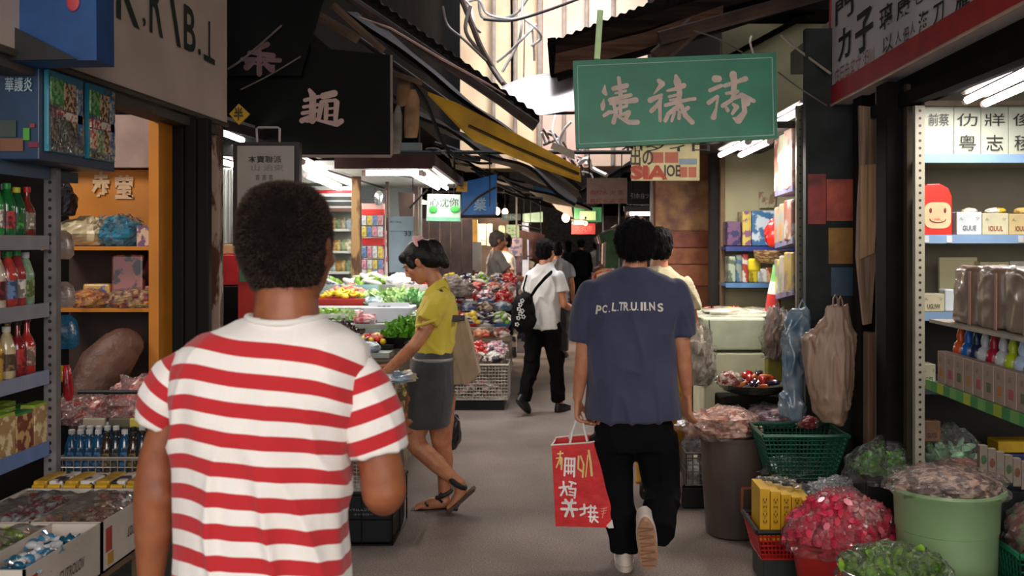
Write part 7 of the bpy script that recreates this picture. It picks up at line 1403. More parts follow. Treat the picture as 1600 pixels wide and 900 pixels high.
# dark poster pillar zone
Yp = 5.42
bxobj('painted_wall', 'dark mottled wall panel between the snack stall and the shop', 'wall', (P(1259, 0, Yp).x, P(1345, 0, Yp).x, Yp, Yp+.06, 0, 2.75), mat('pillar_dark', '#232a2a', .8, var=.3), 'panel')
for x0, x1, y0, y1, c1, c2, nm_, lab in ((1262, 1290, 272, 350, '#c84a40', '#6a2a2a', 'poster', 'tall dim red poster on the dark wall panel'), (1291, 1338, 280, 345, '#e06a50', '#8a3a34', 'poster', 'wide dim red poster with orange glow on the dark wall panel'), (1294, 1336, 356, 412, '#b88a30', '#7a4c38', 'poster', 'small brown and yellow poster below the red ones'), (1298, 1336, 418, 462, '#345a78', '#38424c', 'poster', 'dark blue poster lowest on the dark wall panel')):
    o = thing(nm_, lab, 'poster', P((x0+x1)/2, y1, Yp)); a = MB(); a.bx(P(x0, 0, Yp).x, P(x1, 0, Yp).x, Yp-.008, Yp-.001, P(0, y1, Yp).z, P(0, y0, Yp).z); a.build('sheet', mat('post_%d_%d' % (x0, y0), c1, .5, col2=c2, vs=6), o)
# splintered boards
o = thing('weathered_board', 'splintered pale timber board hanging on the dark pillar', 'board', P(1355, 500, 5.0)); pts = [(1343, 165), (1371, 168), (1370, 262), (1372, 300), (1371, 380), (1366, 440), (1362, 505), (1350, 508), (1344, 450), (1339, 400), (1341, 330), (1345, 262)]
wood = mat('grey_wood', '#a88c74', .9, col2='#6a5242', vs=3, stretch=(14, 14, .6), bump=.6, bs=6, sharp=False); a = MB(); fr = [P(x, y, 5.0) for x, y in pts]; bk = [v+Vector((0, .03, 0)) for v in fr]; n = len(pts); a.add(fr+bk, [tuple(range(n-1, -1, -1)), tuple(range(n, 2*n))]+[(i, (i+1) % n, (i+1) % n+n, i+n) for i in range(n)]); a.build('plank', wood, o)
a = MB(); pts = [(1347, 258), (1370, 256), (1371, 335), (1366, 395), (1344, 405)]; fr = [P(x, y, 4.975) for x, y in pts]; bk = [v+Vector((0, .022, 0)) for v in fr]; n = 5; a.add(fr+bk, [tuple(range(n-1, -1, -1)), tuple(range(n, 2*n))]+[(i, (i+1) % n, (i+1) % n+n, i+n) for i in range(n)]); a.build('outer_plank', mat('tan_wood', '#c09a74', .9, col2='#8a6a50', vs=3, stretch=(16, 16, .5), bump=.6, bs=6), o)
bxobj('wooden_post', 'lower pale timber post below the splintered board', 'post', (P(1356, 0, 5.0).x, P(1380, 0, 5.0).x, 5.0, 5.08, 0, P(0, 520, 5.0).z), mat('post_brown', '#80624a', .85, col2='#54402f', vs=3, stretch=(12, 12, .5), bump=.5, bs=8), 'post', .004)
bxobj('wooden_post', 'tall dark timber post beside the splintered board', 'post', (P(1346, 0, 5.1).x, P(1386, 0, 5.1).x, 5.1, 5.25, 0, 2.75), mat('sooty_post', '#15120f', .9, var=.4, spec=.15), 'post', .004)
bxobj('door_frame', 'broad black door frame at the left of the packaged goods shop', 'door frame', (P(1385, 0, 4.55).x, P(1428, 0, 4.55).x, 4.55, 4.7, 0, 2.32), mat('frame_black', '#0f0e0d', .9, var=.3, spec=.15), 'frame', .005)
bxobj('wooden_post', 'thin dim brown strip beside the perforated shop post', 'post', (P(1417, 0, 4.5).x, P(1428, 0, 4.5).x, 4.5, 4.545, 0, 2.3), mat('dim_brown', '#3f3628', .8), 'strip')
# ---- shop shelving on the right
Yr = 4.4; lcream = mat('cream_steel', '#9a9684', .5, var=.08)
upright('shelf_post', 'cream perforated post of the right shop shelving', P(1437, 0, Yr).x, Yr, 0, P(0, 165, Yr).z, .042, .03, lcream, .033)
XA, XB = P(1442, 0, Yr).x, 2.75
sv = thing('shop_shelving', 'cream and blue fronted shelving in the right shop', 'shelf unit', ((XA+XB)/2, 4.6, 0)); skyb = mat('rail_blue', '#7d9cc0', .45, var=.06)
for y in (245, 371, 492, 607): z = P(0, y, Yr).z; a = MB(); a.bx(XA, XB, Yr+.01, 4.9, z-.015, z); a.build('shelf', lcream, sv); a = MB(); a.bx(XA, XB, Yr, Yr+.008, z-.026, z+.012); a.build('price_rail', skyb if y < 600 else C('#2a3038'), sv)
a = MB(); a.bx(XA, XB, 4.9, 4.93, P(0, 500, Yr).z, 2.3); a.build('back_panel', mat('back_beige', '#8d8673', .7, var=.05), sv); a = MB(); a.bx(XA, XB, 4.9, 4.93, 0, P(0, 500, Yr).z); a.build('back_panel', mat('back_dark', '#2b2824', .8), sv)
for x in (1447, 1483, 1595): a = MB(); p0 = P(x, 371, Yr); a.bx(p0.x-.012, p0.x+.012, Yr-.003, Yr-.001, p0.z-.022, p0.z+.008); a.build('price_tag', C('#c9ccd0'), sv)
# top row of characters boards
for i, (x0, x1, s1, s2) in enumerate(((1444, 1490, '前蔡', ''), (1491, 1532, '仂', '粤'), (1533, 1575, '牂', '志'), (1576, 1620, '俊', '稜'), (1621, 1664, '香', '米'))):
    o, nn = board('character_board', 'white panel with black brushed characters, %s from the post on the top shelf' % ORD[i], 'panel', [P(x0, 243, Yr+.05), P(x1, 243, Yr+.05), P(x1, 167, Yr+.05), P(x0, 167, Yr+.05)], .01, mat('panel_white', '#b4baaa', .5, var=.03))
    text(s1, P((x0+x1)/2, 187, Yr+.045), .09, .055, *FACE_CAM, C('#23241f'), o, name='character')
    if s2: text(s2, P((x0+x1)/2, 223, Yr+.045), .075, .07, *FACE_CAM, C('#23241f'), o, name='character')
bxobj('ceiling_batten', 'brown batten above the white character panels', 'batten', (XA, XB, Yr-.02, Yr+.02, P(0, 165, Yr).z, P(0, 158, Yr).z), mat('batten_brown', '#6a5a48', .7), 'batten')
# red gift box with face
zf = P(0, 367, Yr).z; x0, x1 = P(1443, 0, Yr).x, P(1492, 0, Yr).x
o = thing('gift_box', 'red gift bag with a simple smiling face on the second shelf', 'gift box', ((x0+x1)/2, Yr+.08, zf)); zz = P(0, 290, Yr).z; a = MB(); w_ = x1-x0
prof = [(-w_/2, 0), (w_/2, 0), (w_/2, (zz-zf)*.78), (w_*.38, (zz-zf)*.96), (w_*.1, (zz-zf)*1.05), (-w_*.3, (zz-zf)*1.04), (-w_/2, (zz-zf)*.9)]
a.prism(prof, .1, Matrix.Translation(((x0+x1)/2, Yr+.08, zf))); a.build('box', mat('gift_red', '#cf2a1e', .4, var=.08), o, bev=.004)
a = MB(); pr_ = [(w_/2*.86*math.copysign(abs(math.cos(t))**.6, math.cos(t)), (zz-zf)*.4+(zz-zf)*.27*math.copysign(abs(math.sin(t))**.5, math.sin(t))) for t in [2*math.pi*j/28 for j in range(28)]]; a.prism(pr_, .002, Matrix.Translation(((x0+x1)/2+.004, Yr+.028, zf))); a.build('face_panel', C('#d8b48c'), o)
a = MB(); 
for sx in (-1, 1): a.ell(((x0+x1)/2+.004+sx*.032, Yr+.026, zf+(zz-zf)*.5), (.006, .002, .012), 10, 6)
a.tube([((x0+x1)/2+.004+.036*math.cos(t), Yr+.025, zf+(zz-zf)*.33+.016*math.sin(t)) for t in [math.pi+math.pi*j/10 for j in range(11)]], .0018, 5); a.build('face_drawing', C('#7a2a1c'), o)
text('nde.', ((x0+x1)/2+.004, Yr+.0265, zf+(zz-zf)*.33), .03, .012, *FACE_CAM, C('#c0523c'), o)
def label_box(label, px0, px1, py0, py1, m, ink_, Y=None, word='GUUE', d=.09):
    Y = Y or Yr+.03; o = sbox('label_box', label, 'box', px0, px1, py0, py1, Y, d, m, 'box', .003); cx_ = (px0+px1)/2; w_ = (px1-px0)*Y/F
    text(word, P(cx_, py0+(py1-py0)*.7, Y)+Vector((0, -.001, 0)), w_*.55, .022, *FACE_CAM, C(ink_), o, bold=.02)
    text('ん', P(px0+(px1-px0)*.18, py0+(py1-py0)*.28, Y)+Vector((0, -.001, 0)), w_*.15, .012, *FACE_CAM, C('#3a3c3c'), o); text('ツ', P(px0+(px1-px0)*.82, py0+(py1-py0)*.28, Y)+Vector((0, -.001, 0)), w_*.15, .012, *FACE_CAM, C('#3a3c3c'), o); return o
label_box('white lettered box right of the red gift bag', 1495, 1534, 331, 367, mat('box_white', '#c4cdd0', .5), '#6a6c68', word='GUUE')
label_box('cream lettered box with brown print next to the white one', 1535, 1576, 333, 367, mat('box_cream', '#c3bfa0', .5), '#8a3a20', word='IOUUL')
label_box('yellowish lettered box at the frame edge of the second shelf', 1577, 1616, 334, 367, mat('box_yellow', '#c4b080', .5), '#7a3a18', word='IOUUN')
label_box('tan lettered box beyond the yellowish one on the second shelf', 1618, 1660, 334, 367, MC['box_cream'], '#7a3a18', word='IOUUR')
for i, (x, c_) in enumerate(((1515, '#c9c2b0'), (1552, '#d8d8d4'), (1560, '#b89a20'), (1596, '#c9a860'))): lump('wrapped_bun', '%s paper twist on top of the lettered boxes' % ('cream', 'white', 'yellow', 'tan')[i], 'wrapped sweet', P(x, 333, Yr+.07), (.035, .03, .014), C(c_), None, i*1.3, .3, n=12, mm=8)
label_box('cream box with scribbled label on the third shelf by the post', 1441, 1476, 459, 487, mat('box_cream2', '#b5ad90', .5), '#5a5040', word='UGUWI')
sbox('label_box', 'small white carton beside the scribbled cream box', 'box', 1477, 1492, 452, 487, Yr+.02, .08, MC['box_white'])
sbox('card_panel', 'cream printed card standing on the third shelf', 'card', 1468, 1527, 402, 455, Yr+.22, .02, mat('card_cream', '#b5af8a', .6, var=.05), 'card', .002)
label_box('cream carton with red lettering behind the wrapped parcels', 1532, 1577, 409, 440, mat('box_c3', '#c4b78e', .5), '#b03a24', Yr+.15, 'CEDES'); label_box('white carton behind the wrapped parcels at the frame edge', 1578, 1625, 408, 440, mat('box_w3', '#c4c4b4', .5), '#8a3a28', Yr+.15, 'OR')
for x, c_, lab in ((1446, '#a8a48c', 'cream label box on the lowest visible shelf'), (1446, '#6a4a34', 'brown lettered box at the bottom of the shop shelving')):
    y0, y1 = ((569, 603), (658, 690))[c_ == '#6a4a34']; label_box(lab, 1436+5, 1462 if y0 < 600 else 1470, y0, y1, mat('lb_%s' % c_[1:], c_, .6), '#2c2a24', word='GUTS')
# aisle rack: wrapped brown parcels, squeeze bottles, cartons
XK = 1.37
def K(px, py): Y = F*XK/(px-CX); return Vector((XK, Y, HC-(py-CY)*Y/F))
zs = 1.075; zt_ = 1.285
ar = thing('aisle_rack', 'rack with green and yellow striped lower rail beside the aisle', 'rack', (1.5, 3.1, 0)); a = MB(); a.bx(XK, 1.72, 2.3, 3.68, zs-.02, zs-.004); a.build('lower_shelf', C('#2e3030'), ar)
for i in range(24): a = MB(); a.bx(XK-.008, XK, 2.3+i*.0575, 2.3+(i+1)*.0575, zs-.032, zs+.004); a.build('rail_segment', C(('#2f8a4a', '#a8b82c', '#3f9a4c', '#6fae5a')[i % 4], .4), ar)
a = MB(); a.bx(XK, 1.72, 2.3, 3.66, zt_+.004, zt_+.016); a.build('upper_shelf', C('#b0a898'), ar)
for x, y in ((1.72, 2.32), (1.72, 3.62)): a = MB(); a.bx(x-.012, x+.012, y-.012, y+.012, 0, zt_); a.build('leg', C('#2c2a28'), ar)
cols = [('orange', '#d85a20'), ('blue', '#1f64b8'), ('navy', '#1c2c50'), ('white', '#c4c8cc'), ('crimson', '#a81c30'), ('white', '#c9ccd0'), ('lime', '#b0c81c'), ('pale blue', '#b0c4dc'), ('blue', '#1c6ac0')]
def squeeze(cn, cc):
    o = thing('squeeze_bottle', 'x', 'bottle'); a = MB(); a.lathe([(.004, 0), (.026, .003), (.028, .012), (.025, .05), (.027, .09), (.022, .112), (.012, .122), (.012, .13)], n=14); a.build('bottle_body', mat('sq_%s' % cc[1:], cc, .3, var=.1, coat=.3), o, smooth=True, world=False); a = MB(); a.lathe([(.014, .128), (.015, .14), (.009, .16), (.007, .17)], n=10); a.build('cap', C(cc, .3), o, smooth=True, world=False); return Proto(o)
sqp = {}
ysq = [3.56-.068*i for i in range(18)]
for i, y in enumerate(ysq):
    cn, cc = cols[i % 9]
    if cn not in sqp: sqp[cn] = squeeze(cn, cc)
    sqp[cn].put((XK+.075, y, zs+.035), 0, '%s squeeze bottle, %s from the far end of the striped aisle rack' % (cn, ORD[i]), 'squeeze bottles on the striped aisle rack')
a = MB(); a.bx(XK+.045, XK+.11, 2.3, 3.62, zs, zs+.034); a.build('riser', C('#3a3a38'), ar)
for i in range(16):
    y = 3.56-.078*i; o = thing('spice_carton', '%s slim pink grey carton, %s from the far end of the striped aisle rack' % (('pale', 'yellow marked')[i % 2], ORD[i]), 'carton', (XK+.02, y, zs), group='slim cartons on the striped aisle rack'); a = MB(); a.box((XK+.022, y, zs+.06), (.034, .07, .115)); a.build('box', mat('carton_pinkgrey', '#a38c7e', .5, var=.08), o, bev=.002)
    a = MB(); a.bx(XK+.0035, XK+.0045, y-.018, y+.012, zs+.03, zs+.06); a.build('print', C(('#b07a3a', '#a8505a', '#5a6a50')[i % 3]), o); text('正', (XK+.0035, y, zs+.09), .018, .014, *FACE_L, C('#3f4a44'), o)
for i in range(6):
    y = 3.45-.2*i; o = thing('wrapped_parcel', 'brown plastic wrapped parcel, %s from the far end on top of the aisle rack' % ORD[i], 'parcel', (XK+.12, y, zt_+.016), group='wrapped parcels on the aisle rack')
    S = MB(); S.rings([[(XK+.13+.1*k_*math.copysign(abs(math.cos(t))**.35, math.cos(t)), y+.094*k_*math.copysign(abs(math.sin(t))**.35, math.sin(t)), zt_+.017+h_) for t in [2*math.pi*j/32 for j in range(32)]] for h_, k_ in ((0, .94), (.01, 1), (.1, 1.02), (.185, .98), (.2, .85))])
    m = remesh(S, .009, 2); folds(m, .004, 14, 9, i*2.); finish(m, 'parcel_body', mat('parcel_brown', '#7d6250', .35, var=.25, vs=9, coat=.3, col2='#8f7c6c'), o)
    a = MB(); a.slab([(XK+.024, y-.098, zt_+.02), (XK+.024, y-.08, zt_+.02), (XK+.026, y-.082, zt_+.2), (XK+.026, y-.096, zt_+.2)], -.003); a.build('pink_edge', C('#b08a78', .3), o)
# foreground goods on the right floor
lg = mat('bucket_green', '#8aa878', .4, var=.06, vs=5, coat=.1)
c = Vector((P(1502, 0, 3.95).x, 4.1, 0)); zt = P(0, 772, 3.95).z
bk_ = thing('bucket', 'large pale green plastic tub with a rolled rim at lower right', 'tub', c); a = MB()
a.lathe([(.165, 0), (.18, .008), (.19, zt*.35), (.193, zt*.352), (.199, zt*.7), (.203, zt*.705), (.208, zt-.05), (.225, zt-.03), (.232, zt-.012), (.228, zt), (.212, zt-.004), (.2, zt-.06), (.17, .02), (.01, .012)], c, 48); a.build('tub_body', lg, bk_, smooth=True)
lump('produce_bag', 'clear film bag of brown dried mushrooms filling the green tub', 'bag', (c.x, c.y, zt-.05), (.215, .2, .07), mat('dried_brown', '#5a4038', .5, col2='#a08474', vs=26, sharp=True, bump=.8, bs=30), fl, 2.6, .16)
lump('produce_bag', 'reddish brown bulb bag peeking behind the tub film', 'bag', P(1500, 756, 4.35), (.16, .08, .06), mat('bulbs', '#7a4434', .4, var=.3, vs=22), fl, 4.6, .2)
o = thing('pea_pod_bag', 'long clear bag of green pods left of the green tub', 'bag', P(1400, 740, 4.7))
c2 = P(1400, 742, 4.6); leaves('green_pods', None, c2, .2, .12, .13, 420, lf_dark, .045, o); leaves('green_pods', None, c2+Vector((.03, 0, .02)), .19, .1, .13, 220, lf_bright, .045, o)
def dome(name, c, rx, ry, rz_, m, parent, seed=0., amp=.18, n=40, mm=16, lo=.0):
    a = MB(); rows = []
    for i in range(mm+1):
        t = (math.pi*.54)*(1-i/mm)+.02; row = []
        for j in range(n):
            p = 2*math.pi*j/n; d = Vector((math.sin(t)*math.cos(p), math.sin(t)*math.sin(p), math.cos(t))); k_ = 1+amp*(mnoise.noise(d*3.1+Vector((seed, 0, 0)))+.6*abs(mnoise.noise(d*8+Vector((0, seed, 0)))))+.05*math.sin(p*13+3*d.z+seed+2*mnoise.noise(d*2))*math.sin(min(t, 1.5))+.16*math.exp(-(t/.28)**2)
            row.append((c[0]+d.x*rx*k_, c[1]+d.y*ry*k_, c[2]+d.z*rz_*k_))
        rows.append(row)
    a.rings(rows, False); a.f.append(tuple(mm*n+j for j in range(n))); a.m.append(0); return a.build(name, m, parent)
dome('plastic_wrap', c2, .23, .15, .16, fl, o, 1.); 
bxobj('crate', 'dark crate under the long bag of green pods', 'crate', (c2.x-.17, c2.x+.17, 4.5, 4.75, 0, c2.z-.002), blk_p, 'body', .01)
o = thing('plastic_bag', 'clear puffed bag with mint green contents behind the tub', 'bag', P(1485, 738, 4.5)); c3 = P(1485, 738, 4.5); leaves('mint_contents', None, c3, .12, .08, .12, 120, mat('mint_bits', '#8fbf94', .5, var=.1), .06, o); dome('plastic_wrap', c3, .17, .11, .19, fl, o, 2.)
bxobj('crate', 'dark crate behind the green tub', 'crate', (c3.x-.13, c3.x+.2, 4.42, 4.66, 0, c3.z-.002), blk_p, 'body', .01)
# egg carton like tray and yellow/blue packets at right edge
for i in range(6):
    p_ = P(1535+i*13, 728+i*5, 4.25); o = thing('round_label_carton', 'beige carton with a round label, %s from the left behind the tub' % ORD[i], 'carton', p_, group='round label cartons behind the tub'); a = MB(); a.box((p_.x, p_.y, p_.z+.03), (.034, .03, .12)); a.build('box', C('#8f8072'), o, bev=.002); a = MB(); a.ell((p_.x, p_.y-.0155, p_.z+.03), (.012, .001, .02), 14, 8); a.build('round_label', C(('#3f6a3c', '#7a4a34', '#8a8a80')[i % 3]), o)
bxobj('crate', 'dark box carrying the round label cartons', 'crate', (P(1526, 0, 4.25).x, P(1620, 0, 4.25).x, 4.2, 4.32, 0, P(0, 766, 4.25).z), blk_p, 'body')
sbox('yellow_box', 'yellow topped blue box at the right frame edge', 'box', 1560, 1640, 690, 708, 4.5, .12, C('#c4a01c', .5))
bxobj('crate', 'dark box under the yellow topped box', 'crate', (P(1560, 0, 4.5).x, P(1640, 0, 4.5).x, 4.46, 4.64, 0, P(0, 709, 4.5).z), C('#1a2c60', .5), 'body')
# red basket with pink bag
c = Vector((P(1325, 0, 4.25).x+.0, 4.35, 0)); zt = P(0, 862, 4.2).z
rb = thing('basket', 'red plastic basket holding the bag of pink red sweets', 'basket', c); a = MB(); a.lathe([(.15, 0), (.16, .01), (.2, zt-.01), (.215, zt), (.215, zt+.012), (.2, zt+.006), (.18, zt-.03), (.14, .02), (.01, .012)], c, 40, sx=1.08, sy=.85); a.build('basket_body', red_p, rb, smooth=True); a = MB(); a.lathe([(.222, zt+.0), (.225, zt+.012), (.216, zt+.014)], c, 40, sx=1.08, sy=.85); a.build('rim', C('#b02a20', .35), rb, smooth=True)
pb = thing('sweet_bag', 'big clear bag of crimson and pink wrapped sweets in red basket', 'bag', (c.x, c.y, zt)); 
pinkp = Proto(thing('crimson_sweet', 'x', 'sweet')); 
a = MB(); a.rings([[(r_*math.cos(2*math.pi*j/6), r_*.7*math.sin(2*math.pi*j/6), x) for j in range(6)] for x, r_ in ((-.034, .013), (-.02, .004), (-.014, .013), (.0, .017), (.014, .013), (.02, .004), (.034, .014))]); a.build('sweet', mat('crimson_foil', '#b81c3c', .25, col2='#d0485e', vs=50, coat=.6), pinkp.root, world=False); KIDS.clear() if False else KIDS.pop(pinkp.root.name, None); KIDS[pinkp.root.name] = [o for o in COL.objects if o.parent == pinkp.root]
pinkp2 = Proto(thing('pink_sweet', 'x', 'sweet')); a = MB(); a.rings([[(r_*math.cos(2*math.pi*j/6), r_*.7*math.sin(2*math.pi*j/6), x) for j in range(6)] for x, r_ in ((-.034, .013), (-.02, .004), (-.014, .013), (.0, .017), (.014, .013), (.02, .004), (.034, .014))]); a.build('sweet', mat('pink_foil', '#c48a88', .25, col2='#8a3a40', vs=50, coat=.6), pinkp2.root, world=False); KIDS[pinkp2.root.name] = [o for o in COL.objects if o.parent == pinkp2.root]
for i in range(290):
    th = i*2.399; u = 1-(i+.5)/290*1.0; rr_ = math.sqrt(1-u*u*.98); lx, ly = .215*rr_*math.cos(th), .17*rr_*math.sin(th); lz = .17*u*(1+.2*mnoise.noise(Vector((lx*9, ly*9, 1)))); k_ = mnoise.noise(Vector((lx*8, ly*8, 5))) > .18
    (pinkp2 if k_ else pinkp).put((c.x+lx*.95, c.y+ly*.95, zt+.01+lz), 0, ('pale pink' if k_ else 'crimson')+' foil sweet inside the bag in the red basket', 'foil sweets in the red basket', R.uniform(1.3, 1.8), (R.uniform(0, 3), R.uniform(0, 3), R.uniform(0, 6)))
dome('plastic_wrap', (c.x, c.y, zt+.0), .245, .2, .205, fl, pb, 3., .12)
a = MB(); a.ell((c.x, c.y, zt+.04), (.18, .14, .12), 20, 12); a.build('packed_core', mat('core_red', '#7a1c2a', .6, var=.3, vs=30), pb)
# yellow packets in black and red basket
c = Vector((P(1218, 0, 4.6).x, 4.6, 0)); z0_ = P(0, 838, 4.55).z
crate('basket', 'red lattice basket with black rim holding the yellow boxes', (P(1180, 0, 4.55).x, P(1262, 0, 4.55).x+.03, 4.5, 4.85, P(0, 878, 4.5).z, P(0, 832, 4.5).z), red_p, .02, .008, .0, cat='basket', taper=.03, rim=blk_p)
bxobj('crate', 'dark box under the red lattice basket', 'crate', (P(1190, 0, 4.6).x, P(1255, 0, 4.6).x, 4.56, 4.82, 0, P(0, 879, 4.5).z), mat('greenish_black', '#1f2824', .5), 'body', .01)
yb_m = mat('yellow_card', '#d2a412', .45, var=.08)
for i in range(5):
    x = P(1187, 0, 4.55).x+.03+i*.048; o = thing('yellow_carton', 'bright yellow carton with brown lettering, %s from the left in the basket' % ORD[i], 'carton', (x, 4.63, z0_), group='yellow cartons in the red basket'); a = MB(); a.bx(x-.023, x+.023, 4.56-.0+.01*(4-i)*.5, 4.78, z0_-.03, z0_+.21-.012*i); a.build('box', yb_m, o, bev=.002)
    text('ᅵ≡ᅵ' if False else '目言目', (x, 4.56+.01*(4-i)*.5-.001, z0_+.11), .02, .13, *FACE_CAM, C('#6a4a14'), o)
for i, (px, py, r_) in enumerate(((1212, 752, (.1, .09, .04)), (1262, 770, (.09, .07, .06)), (1310, 760, (.13, .1, .06)))):
    o = thing('plastic_bag', 'empty crinkled clear bag %s' % ('on top of the yellow cartons', 'between the yellow cartons and the pink sweets', 'behind the bag of pink sweets')[i], 'bag', P(px, py+8, 4.75)); dome('plastic_wrap', P(px, py+8, 4.75), r_[0], r_[1], r_[2], flb if i == 2 else fl, o, i+4., .4); 
# foreground greens in clear bag on white tray
c = Vector((P(1395, 0, 3.8).x, 3.8, P(0, 895, 3.8).z)); o = thing('clear_tub', 'shallow clear tub of bright green leaves at the bottom edge', 'tub', c); a = MB(); a.lathe([(.14, -.06), (.18, -.03), (.2, .015), (.206, .02), (.2, .022), (.17, -.03), (.01, -.052)], c, 36); a.build('tub_body', mat('clear_grey_plastic', '#a8aaa0', .25, var=.1, coat=.5), o, smooth=True)
leaves('green_leaves', None, c, .18, .15, .07, 520, mat('leaf_lime', '#86ae34', .4, col2='#4f7f24', vs=30), .045, o); dome('plastic_wrap', c, .205, .18, .1, fl, o, 6., .2)
bxobj('crate', 'white foam box at the bottom edge under the clear tub', 'box', (P(1380, 0, 3.7).x, P(1640, 0, 3.7).x, 3.55, 3.85, 0, P(0, 893, 3.7).z-.07), mat('foam_white', '#a9b4b4', .6), 'body', .01)
crate('basket', 'green plastic basket at the lower right frame edge', (P(1575, 0, 4.0).x, P(1680, 0, 4.0).x, 3.9, 4.3, .15, P(0, 858, 4.0).z), mat('green_basket', '#0f6a48', .4), .03, .008, 0, cat='basket', taper=.03)
lump('produce_bag', 'clear bag of mixed goods in the green basket at frame edge', 'bag', P(1615, 870, 4.15), (.11, .1, .13), mat('mixed_goods', '#7a4a40', .5, col2='#6a7a5a', vs=16, sharp=True), fl, 9.1, .2)
for i, (x0, y0, x1, y1, r_, lab) in enumerate(((455, 0, 560, 62, .03, 'rough brown batten under the upper left roof'), (520, 8, 600, 80, .022, 'thin brown batten crossing behind the black signboard'), (560, 95, 660, 130, .016, 'grey batten end by the tied cloth bundle'))):
    o = thing('roof_batten', lab, 'beam', P(x1, y1, 5.85)); a = MB(); a.tube([P(x0, y0, 5.8), P(x1, y1, 5.85)], r_, 5); a.build('timber', mat('batten_wood', '#6a5240', .9, var=.3, vs=8), o)
# ================================================================ WIRES AND CLUTTER IN THE ROOF GAP
wm = mat('white_cable', '#efe8e2', .6); bw = mat('black_cable', '#12100f', .7); gw = mat('grey_cable', '#6f625a', .7)
rw = random.Random(11)
def cable(label, pts, r, m, Y=None):
    o = thing('cable', label, 'cable', pts[0]); a = MB()
    P_ = [Vector(p) for p in pts]; fine = []
    for i in range(len(P_)-1):
        p0, p1, p2, p3 = P_[max(0, i-1)], P_[i], P_[i+1], P_[min(len(P_)-1, i+2)]
        for s in range(6):
            t = s/6; fine.append(.5*((2*p1)+(-p0+p2)*t+(2*p0-5*p1+4*p2-p3)*t*t+(-p0+3*p1-3*p2+p3)*t**3))
    fine.append(P_[-1]); a.tube(fine, r, 6); tag(o, label, 'cable'); ob = a.build('wire', m, o, smooth=False); return o
WL = [('thick white cable looping in the roof gap', [(748, -10), (752, 25), (775, 30), (805, 22), (828, -8)], .018, wm, 11), ('white cable crossing the gap from upper right to lower left', [(838, 38), (815, 62), (795, 82), (776, 97)], .015, wm, 10.6), ('white cable hanging down the middle of the gap', [(816, -10), (815, 40), (808, 70), (785, 112)], .015, wm, 10.8),
      ('knotted white cable at the left of the gap', [(720, -5), (735, 10), (740, 38), (750, 50)], .016, wm, 10.4), ('second knotted white cable at the left of the gap', [(725, 5), (748, 0), (762, 22), (800, 30), (830, 24)], .015, wm, 10.5), ('thin pale cable sagging to the pink wall', [(822, 30), (832, 50), (835, 95)], .014, wm, 10.7), ('thin pale cable right of the pink wall', [(820, 30), (838, 45), (845, 60), (830, 72)], .014, wm, 10.6),
      ('black cable hanging straight before the pale building', [(799, -10), (800, 60), (800, 135)], .016, bw, 12), ('black cable sagging across the top of the gap', [(755, 30), (800, 32), (850, 18), (905, -2)], .014, bw, 9.5), ('pinkish pipe hanging in the gap', [(820, 30), (819, 80), (818, 138)], .01, mat('pinkish', '#e8c0b4', .6), 13),
      ('tangled brown cable down the left roof edge', [(722, 0), (738, 40), (752, 75), (775, 115), (790, 135)], .028, mat('brown_cable', '#4a382e', .8), 9.8), ('grey cable following the left roof edge', [(735, 10), (728, 50), (758, 90), (785, 130)], .02, gw, 9.7), ('thin dark wire across the left awnings', [(692, 10), (700, 40), (725, 62), (760, 95)], .01, gw, 7.6),
      ('white cable bundle by the yellow tarpaulin end', [(905, 255), (918, 248), (925, 262), (948, 274)], .022, wm, 9.6), ('short bright cable stub by the tarpaulin end', [(903, 235), (912, 230), (918, 245), (915, 258)], .018, wm, 9.7), ('white forked wire beneath the canvas', [(893, 190), (880, 205), (870, 235)], .014, wm, 9.8), ('dangling white wires under the canvas sheet', [(868, 180), (864, 210), (884, 240)], .012, wm, 9.9),
      ('thin wire from the left sign to the black board', [(356, 108), (385, 88), (440, 40)], .006, gw, 5.35), ('thin wire sloping across the black board', [(376, 140), (420, 118), (470, 88)], .004, gw, 5.3), ('pale wire from the right roof to the right shop sign', [(1220, 55), (1250, 80), (1298, 115)], .007, mat('pale_wire', '#a89c90', .6), 5.4), ('thin wire from the green sign to the dark pillar', [(1216, 113), (1250, 138), (1292, 165)], .004, gw, 5.2),
      ('short suspension wire at the right of the green sign', [(1174, 56), (1172, 66), (1177, 84)], .006, wm, 5.05), ('sagging wire above the green sign', [(1084, 48), (1120, 60), (1160, 82)], .005, gw, 5.3), ('drooping black cable along the left side signs', [(610, 100), (660, 150), (700, 235), (750, 250)], .014, bw, 7.0), ('black wire from the blue sign to the lamp', [(720, 335), (745, 310), (775, 292)], .012, bw, 9.4)]
for lab, pts, r_, m_, Y in WL: cable(lab, [P(x, y, Y+rw.uniform(-.1, .1)) for x, y in pts], r_, m_)
for i in range(16):
    x = 668+i*9+rw.uniform(-6, 6); y = 225+i*5+rw.uniform(-14, 14); dx, dy = rw.uniform(25, 60), rw.uniform(5, 34)
    cable('%s of the tangled wires above the far stalls' % ('pale strand, %s from the left,' if i % 3 == 0 else 'dark strand, %s from the left,') % ORD[i], [P(x, y, 9+i*.2), P(x+dx*.5, y+dy*.5+rw.uniform(-8, 8), 9.1+i*.2), P(x+dx, y+dy, 9.2+i*.2)], rw.uniform(.008, .018), gw if i % 3 == 0 else bw)
for i in range(14):
    x = 845+i*5+rw.uniform(-4, 4); y = 196+i*5+rw.uniform(-12, 12)
    cable('bright scrap of wire, %s from the left, under the white canvas' % ORD[i], [P(x, y, 10.2), P(x+rw.uniform(4, 16), y+rw.uniform(4, 18), 10.3), P(x+rw.uniform(-6, 22), y+rw.uniform(12, 32), 10.25)], rw.uniform(.007, .016), wm if i % 2 else gw)
